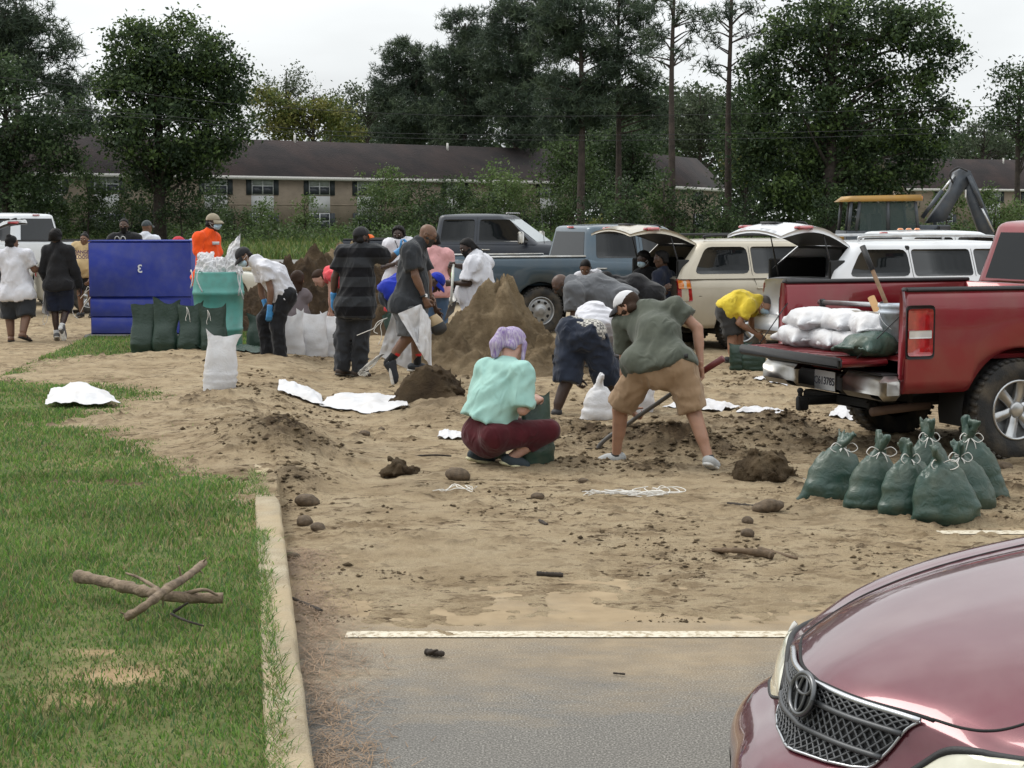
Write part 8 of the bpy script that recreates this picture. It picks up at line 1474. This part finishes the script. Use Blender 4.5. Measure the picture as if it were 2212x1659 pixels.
def build_trees():
    PINE = dict(kind='pine', needle=True, nl=112, leaf=.46, spread=.44)
    tree('tall pine leaning in at the left edge', 45, 125, [(20, 30, 90, 60), (75, 85, 75, 55), (145, 110, 28, 30), (30, 150, 70, 55), (105, 170, 55, 40), (150, 185, 30, 25), (-30, 80, 70, 80)], seed=2, trunk=.3, clumps=1.4, **PINE)
    tree('broad oak at the left edge reaching over the apartment roof', 15, 112, [(20, 250, 100, 90), (70, 340, 95, 85), (0, 180, 60, 60), (125, 330, 50, 50), (60, 420, 80, 50), (-20, 350, 70, 90), (150, 250, 40, 45)], 'oak', seed=3, nl=52, clumps=1.6, leaf=.23, spread=.5)
    tree('rounded pine behind the left oak', 175, 150, [(185, 190, 36, 30), (170, 230, 45, 35), (120, 215, 45, 45), (195, 260, 30, 30), (150, 270, 50, 40)], seed=4, trunk=.2, clumps=1.1, **PINE)
    tree('big dark pecan tree standing before the apartment block', 345, 118, [(300, 120, 80, 70), (400, 110, 85, 60), (330, 75, 45, 38), (300, 210, 90, 75), (430, 200, 95, 75), (505, 180, 42, 60), (360, 290, 125, 75), (480, 270, 65, 65), (270, 290, 52, 55), (320, 370, 75, 45), (430, 350, 75, 50), (242, 170, 32, 50), (395, 58, 32, 26), (290, 60, 25, 22), (470, 120, 35, 30), (360, 180, 100, 70)], 'pec', seed=5, nl=50, clumps=2.2, trunk=.42, leaf=.245, spread=.5)
    tree('yellow-green spreading tree behind the apartment roof', 680, 190, [(600, 240, 60, 40), (680, 255, 80, 45), (750, 285, 45, 25), (620, 280, 60, 35), (715, 240, 45, 30), (570, 210, 35, 25)], 'yel', seed=6, leaf=.34, nl=40, clumps=1.1, spread=.6)
    tree('pale grey-green tree top left of the sky gap', 620, 220, [(600, 180, 45, 28), (650, 190, 40, 28), (575, 205, 30, 26), (630, 160, 20, 18)], 'gry', seed=7, leaf=.28, nl=34, clumps=.8, spread=.7); tree('low pale tree under the open sky', 715, 225, [(705, 220, 35, 22), (730, 240, 35, 25)], 'gry', seed=8, leaf=.30, nl=34, clumps=.9, spread=.7)
    tree('grey-green tree at the foot of the pines', 795, 205, [(775, 235, 45, 45), (835, 255, 45, 45), (745, 275, 35, 30), (850, 210, 30, 32), (765, 200, 22, 22)], 'gry', seed=9, leaf=.32, nl=38, clumps=1.0, spread=.7)
    for i, (l, px, d, bl) in enumerate([('leftmost pine of the tall group in the centre', 900, 175, [(880, 115, 50, 40), (855, 175, 58, 45), (920, 165, 55, 45), (832, 220, 40, 35), (900, 245, 78, 45), (870, 290, 70, 30)]), ('second pine of the central group, pointed top', 1005, 170, [(1000, 55, 45, 42), (1030, 115, 60, 55), (970, 150, 58, 50), (1040, 200, 80, 55), (980, 255, 75, 50), (1000, 300, 80, 30)]), ('third pine of the central group, dense and dark', 1115, 165, [(1110, 50, 75, 60), (1085, 120, 70, 58), (1155, 130, 60, 55), (1120, 215, 80, 58), (1130, 280, 75, 45), (1170, 20, 60, 50)])]): tree(l, px, d, bl, seed=20+i, trunk=.3, clumps=1.9, **PINE)
    tree('tall pine with a leaning visible trunk right of centre', 1255, 130, [(1230, 25, 85, 45), (1275, 85, 75, 45), (1200, 95, 60, 45), (1295, 165, 55, 40), (1220, 190, 70, 45), (1270, 245, 58, 40), (1215, 260, 50, 40)], seed=24, trunk=.30, clumps=2.0, ttop=-60, limbs=40, **PINE)
    tree('forked pine with thin trunk beside the leaning one', 1335, 132, [(1350, 20, 60, 40), (1385, 80, 48, 35), (1325, 135, 45, 35), (1395, 165, 40, 30), (1360, 225, 55, 35), (1412, 245, 36, 34)], seed=25, trunk=.25, clumps=1.9, ttop=-60, limbs=36, **PINE)
    SP = dict(kind='pine', needle=True, nl=98, leaf=.42, spread=.42)
    tree('straight bare-trunked pine, left of the lone pair', 1450, 122, [(1425, 10, 60, 25), (1485, 30, 48, 25), (1500, 75, 36, 22), (1415, 85, 32, 20), (1480, 118, 30, 16), (1400, 125, 26, 20), (1520, 50, 24, 16)], seed=26, trunk=.27, clumps=.75, ttop=-80, limbs=18, **SP); tree('straight bare-trunked pine, right of the lone pair', 1572, 124, [(1545, 15, 46, 25), (1605, 25, 46, 25), (1615, 78, 34, 20), (1542, 88, 30, 20), (1625, 125, 26, 16), (1535, 148, 22, 16)], seed=27, trunk=.26, clumps=.75, ttop=-80, limbs=18, **SP)
    tree('hazy round tree seen between the lone pines', 1510, 225, [(1500, 215, 50, 34), (1540, 255, 55, 45), (1470, 265, 50, 45), (1490, 305, 75, 38), (1560, 300, 40, 40)], 'gry', seed=28, leaf=.34, nl=38, clumps=1.0, spread=.7)
    tree('dark tree filling the gap behind the leaning pine', 1300, 185, [(1250, 320, 95, 40), (1350, 300, 75, 50), (1400, 330, 60, 50), (1190, 310, 70, 40), (1300, 380, 90, 50)], 'oak', seed=29, leaf=.34, nl=40, clumps=1.2, spread=.7)
    tree('huge dark oak with open limbs at the right', 1790, 120, [(1760, 55, 105, 75), (1880, 45, 105, 65), (1980, 65, 75, 65), (2035, 130, 50, 50), (1695, 125, 75, 65), (1830, 150, 105, 65), (1965, 195, 85, 60), (2055, 240, 36, 42), (1655, 200, 52, 55), (1750, 240, 115, 65), (1880, 275, 105, 65), (2000, 300, 65, 52), (1640, 285, 62, 45), (1720, 330, 105, 55), (1850, 365, 125, 55), (1640, 365, 55, 45), (1965, 370, 55, 40), (1622, 140, 25, 25), (1700, 420, 75, 45), (1900, 420, 85, 35), (1810, 430, 90, 40)], 'pec', seed=30, nl=48, clumps=2.0, trunk=.5, leaf=.26, limbs=46, spread=.48)
    tree('yellowing small tree under the left side of the huge oak', 1610, 128, [(1600, 310, 32, 20), (1625, 330, 34, 22), (1600, 360, 30, 26)], 'yel', seed=31, leaf=.28, nl=22, clumps=1.0, trunk=.12)
    tree('dark tree at the right edge', 2195, 150, [(2180, 180, 42, 40), (2160, 240, 42, 36), (2210, 255, 60, 60), (2225, 180, 40, 40), (2250, 300, 60, 50)], 'oak', seed=32, nl=44, clumps=1.2, leaf=.27); tree('pale feathery tree low at the right edge', 2120, 215, [(2130, 285, 36, 32), (2090, 310, 34, 26), (2175, 315, 50, 26), (2060, 325, 30, 18)], 'gry', seed=33, leaf=.32, nl=36, clumps=.9, spread=.7)
    tree('small leafy tree behind the left apartments', 130, 200, [(130, 285, 60, 25), (200, 270, 40, 30), (60, 270, 50, 35)], 'gry', seed=34, leaf=.40, nl=20, clumps=.7, spread=.8)
    tree('dense dark tree covering the left half of the gabled house', 1365, 140, [(1365, 340, 48, 50), (1350, 400, 55, 55), (1330, 300, 45, 40), (1395, 400, 36, 50)], 'oak', seed=41, nl=44, clumps=1.8, leaf=.25, trunk=.16); tree('dark rounded tree behind the end of the long roof', 1235, 150, [(1225, 330, 55, 40), (1260, 390, 50, 55), (1200, 380, 40, 40)], 'shr', seed=42, nl=40, clumps=1.6, leaf=.25, trunk=.16); tree('tall dark tree filling in left of the huge oak', 1610, 138, [(1600, 230, 45, 50), (1585, 300, 40, 60), (1600, 400, 50, 60)], 'oak', seed=43, nl=44, clumps=1.7, leaf=.25, trunk=.18)
    tree('green bushy tree screening the middle of the long apartment block', 1060, 146, [(1060, 400, 50, 50), (1120, 430, 60, 45), (1000, 440, 50, 40)], 'lit', seed=44, nl=36, clumps=1.5, leaf=.22, trunk=.12)
    sh = [(90, 425, 65, 55, 'shr', 'leafy shrub in front of the left apartments'), (190, 410, 50, 60, 'shr', 'upright shrub left of the pecan trunk'), (180, 468, 85, 38, 'shr', 'wide low shrub behind the white pickup'), (310, 420, 65, 60, 'shr', 'shrub under the pecan tree'), (392, 440, 52, 52, 'oak', 'dark shrub right of the pecan trunk'), (285, 472, 66, 34, 'oak', 'low dark shrub beneath the pecan'), (458, 440, 38, 55, 'shr', 'slim shrub above the orange coverall'), (505, 472, 46, 32, 'shr', 'low shrub right of the orange coverall'), (565, 462, 32, 38, 'lit', 'pale sapling before the brick wall'), (660, 455, 24, 42, 'lit', 'lone slender sapling before the white siding'),
          (826, 400, 58, 52, 'lit', 'tall bright round bush before the apartment wall'), (830, 455, 72, 44, 'shr', 'broad base of bush below the bright round one'), (905, 425, 46, 48, 'shr', 'leafy shrub right of the bright bush'), (978, 425, 46, 48, 'shr', 'shrub half covering the apartment window'), (945, 468, 62, 34, 'oak', 'dark low shrub above the navy truck bed'), (1046, 445, 36, 38, 'shr', 'shrub above the navy truck cab'), (1092, 415, 44, 52, 'lit', 'upright light shrub against the apartment wall'), (1122, 468, 62, 34, 'oak', 'dark shrub behind the navy truck windshield'), (1190, 450, 50, 42, 'shr', 'shrub left of the leaning pine trunk'), (1238, 425, 34, 52, 'shr', 'narrow shrub by the leaning pine trunk'), (1290, 450, 50, 44, 'oak', 'dark shrub right of the leaning pine trunk'), (1352, 435, 46, 58, 'oak', 'tall dark shrub left of the gabled house'),
          (1435, 420, 40, 60, 'shr', 'silvery shrub before the gable'), (1400, 468, 54, 34, 'oak', 'low dark shrub before the gabled house'), (1500, 450, 48, 44, 'oak', 'dark shrub between the lone pines'), (1562, 462, 44, 36, 'oak', 'low shrub at the right lone pine'), (1625, 462, 54, 38, 'oak', 'dark shrub behind the white liftgate'), (1705, 462, 54, 42, 'shr', 'shrub under the huge oak'), (1790, 462, 54, 36, 'oak', 'dark shrub left of the backhoe cab'), (2045, 420, 34, 46, 'lit', 'pale shrub seen through the backhoe arm'), (2150, 448, 54, 50, 'lit', 'bright shrub right of the backhoe arm'), (2205, 462, 40, 38, 'lit', 'bright shrub at the right edge'), (1300, 487, 34, 16, 'yel', 'small yellow-green bush above the blue-grey cab'), (30, 470, 60, 36, 'oak', 'dark shrub at the left edge')]
    for i, (cx, cy, rx, ry, kd, l) in enumerate(sh): d = 116+9*((i*37) % 7)/7; d = d+14 if 440 < cx < 1260 else d; tree(l, cx, d, [(cx, cy, rx, ry), (cx-rx*.5, cy+ry*.55, rx*.55, ry*.45), (cx+rx*.5, cy+ry*.5, rx*.55, ry*.5)], kd, seed=60+i, leaf=.185, nl=32, clumps=2.4, spread=.32, trunk=.06, limbs=10, name='shrub', cat='shrub', group='shrubs before the apartments')
    rng = np.random.default_rng(77); n = 3200; x = rng.uniform(-.33, .33, n); d = rng.uniform(120, 140, n); C = np.stack([x*d, d, np.array([GZ(q) for q in d])+rng.uniform(0, 1, n)**2*1.1], -1); V, F, k = foliage(C, 12, .20, .34, rng); o = mk('undergrowth', V, F, None, smooth=False, mats=LM['shr']+LM['lit'][:1], midx=rng.integers(0, 4, n)[k]); tag(o, kind='stuff')
def build_far_wood():
    rng = np.random.default_rng(88); n = 3000; t = rng.uniform(-.36, .36, n); d = rng.uniform(236, 262, n); px = CW/2+t*FPX; hmax = np.interp(px, [0, 150, 560, 700, 820, 1000, 1400, 1600, 2000, 2150, 2300], [10, 11, 10, 12, 17, 21, 20, 18, 13, 13, 15]); z = .45+rng.uniform(0, 1, n)**.8*hmax; C = np.stack([t*d, d, z], -1)
    # unseen trees added behind the camera to darken reflections in paint and glass
    n2_ = 700; x = rng.uniform(-95, 95, n2_); C2 = np.stack([x, rng.uniform(-46, -38, n2_), rng.uniform(0, 1, n2_)**.8*(11+3*np.sin(x*.16))], -1); V, F, k = foliage(C2, 26, 1.3, 1.8, rng); o = mk('unseen_wood_behind_camera', V, F, None, smooth=False, mats=LM['oak'], midx=rng.integers(0, 3, n2_)[k]); tag(o, kind='stuff')
    V, F, k = foliage(C, 30, .72, 1.3, rng); o = mk('far_wood', V, F, None, smooth=False, mats=LM['oak']+LM['gry'][1:], midx=rng.integers(0, 4, n)[k]); tag(o, kind='stuff')
def build_backhoe():
    Y = 49.; g = at(1900, 600, Y); root = empty('backhoe', (g[0], Y, 0), 0, 'backhoe loader with yellow cab roof and raised dark arm', 'backhoe'); YL = mat('machine_yellow', (.42, .235, .05), .5, var=.15, scale=3, dirt=((.12, .09, .06), .5, 3)); DKG = mat('machine_grey', (.045, .055, .07), .5, var=.2, scale=4, dirt=((.16, .15, .13), .25, 5)); GL = glass('cab_glass', (.06, .085, .085), .08, .75)
    P = lambda px, py, dy=0.0: at(px, py, Y+dy)
    def bx(name, p0, p1, y0, y1, m, par=root, bev=.02): a = P(*p0); b_ = P(*p1); c = (a+b_)/2; s = np.abs(a-b_); c[1] = Y+(y0+y1)/2; q = MB(); q.box(c, (s[0], y1-y0, s[2]), None, bev); return q.build(name, m, par, smooth=False)
    # roof: shallow wedge
    b = MB(); R0 = [P(1813, 436), P(1978, 434), P(1975, 421), P(1830, 424)]; V = np.array([q+np.array((0, s*.85, 0)) for s in (-1, 1) for q in R0]); V[4:, 2] -= 0; b.add(V, [[0, 1, 2, 3], [7, 6, 5, 4], [0, 4, 5, 1], [1, 5, 6, 2], [2, 6, 7, 3], [3, 7, 4, 0]]); ro = b.build('cab_roof', YL, root, smooth=False); bx('roof_lamp', (1972, 432), (1979, 424), -.8, -.7, LAMB, ro, .005)
    for a, b_ in (((1822, 500), (1828, 436)), ((1838, 500), (1846, 436)), ((1906, 500), (1906, 436)), ((1970, 500), (1964, 436))):
        for s in (-1, 1): V, F = tube([P(*a)+np.array((0, s*.75, 0)), P(*b_)+np.array((0, s*.75, 0))], .05, 8); mk('cab_post', V, F, DKG, root)
    for s in (-1, 1): q = [P(1845, 498), P(1902, 498), P(1902, 438), P(1848, 438)]; mk('door_glass', [v+np.array((0, s*.76, 0)) for v in q], [[0, 1, 2, 3]], GL, root, smooth=False); q = [P(1910, 498), P(1967, 498), P(1962, 438), P(1910, 438)]; mk('rear_glass', [v+np.array((0, s*.76, 0)) for v in q], [[0, 1, 2, 3]], GL, root, smooth=False)
    bx('cab_base', (1815, 560), (1980, 498), -.8, .8, DKG); bx('engine_hood', (1720, 560), (1820, 510), -.5, .5, YL); bx('seat', (1875, 500), (1900, 462), -.3, .3, TRIM); bx('control_panel', (1970, 505), (2040, 486), -.7, .7, DKG); bx('stabiliser', (2010, 560), (2036, 488), -.9, .9, TRIM)
    for cx, R in ((1930, .72), (1745, .5)):
        c = P(cx, 600); c[2] = 0
        for s in (-1, 1): V, F = lathe([(R*.5, -.2), (R*.95, -.2), (R, -.12), (R, .12), (R*.95, .2), (R*.5, .2), (R*.4, .1), (0, .1)], 32, 'y'); mk('wheel', V+np.array((c[0], Y+s*.85, R)), F, RUB, root)
    def arm(name, pts, w, m): b = MB(); V = np.array([q+np.array((0, s*w/2, 0)) for s in (-1, 1) for q in [P(*p) for p in pts]]); n = len(pts); f = [list(range(n)), list(range(2*n-1, n-1, -1))]+[[i, (i+1) % n+0, n+(i+1) % n, n+i][::-1] for i in range(n)]; b.add(V, f); return b.build(name, m, root, smooth=False)
    bm = arm('boom', [(2000, 482), (2040, 478), (2060, 440), (2092, 392), (2095, 370), (2075, 364), (2060, 372), (2050, 410), (2022, 448)], .30, DKG); text_mesh('arm_number', '1', .30, Matrix.Translation(tuple(P(2086, 419, -.2)-np.array(root.location)))@Matrix.Rotation(PI/2, 4, 'X'), mat('decal_white', (.6, .6, .6)), root, bold=True)
    arm('dipper', [(2078, 380), (2096, 374), (2108, 400), (2146, 500), (2140, 530), (2122, 526), (2092, 440)], .24, DKG)
    for a, b_, r in (((1992, 470), (2035, 412), .06), ((2030, 420), (2062, 378), .035), ((2092, 380), (2122, 448), .06), ((2118, 444), (2146, 502), .035)): V, F = tube([P(*a, -.2), P(*b_, -.2)], r, 8); mk('hydraulic_ram', V, F, ALLOY if r < .05 else DKG, root)
    V, F = tube(smooth_curve([P(2058, 395, -.2), P(2052, 375, -.25), P(2070, 362, -.25), P(2090, 370, -.2)], 14), .025, 6); mk('hose', V, F, TRIM, root); bx('bucket', (2120, 575), (2160, 528), -.3, .3, DKG)
def build_wires():
    m = mat('cable', (.02, .02, .022), .7)
    for l, pts in (('lowest overhead cable crossing in front of the trees', [(-60, 232), (350, 258), (713, 292), (1200, 303), (1700, 298), (2280, 280)]), ('middle overhead cable crossing in front of the trees', [(-60, 222), (350, 250), (713, 283), (1200, 292), (1700, 286), (2280, 268)]), ('highest overhead cable crossing in front of the trees', [(-60, 160), (260, 197), (548, 228), (1000, 250), (1600, 246), (2280, 225)])):
        P = smooth_curve([at(x, y, 104) for x, y in pts], 60); V, F = tube(P, .016, 5); tag(mk('overhead_cable', V, F, m, base=P[0]), l, 'cable')
build_apartments(); build_trees(); build_far_wood(); build_backhoe(); build_wires()
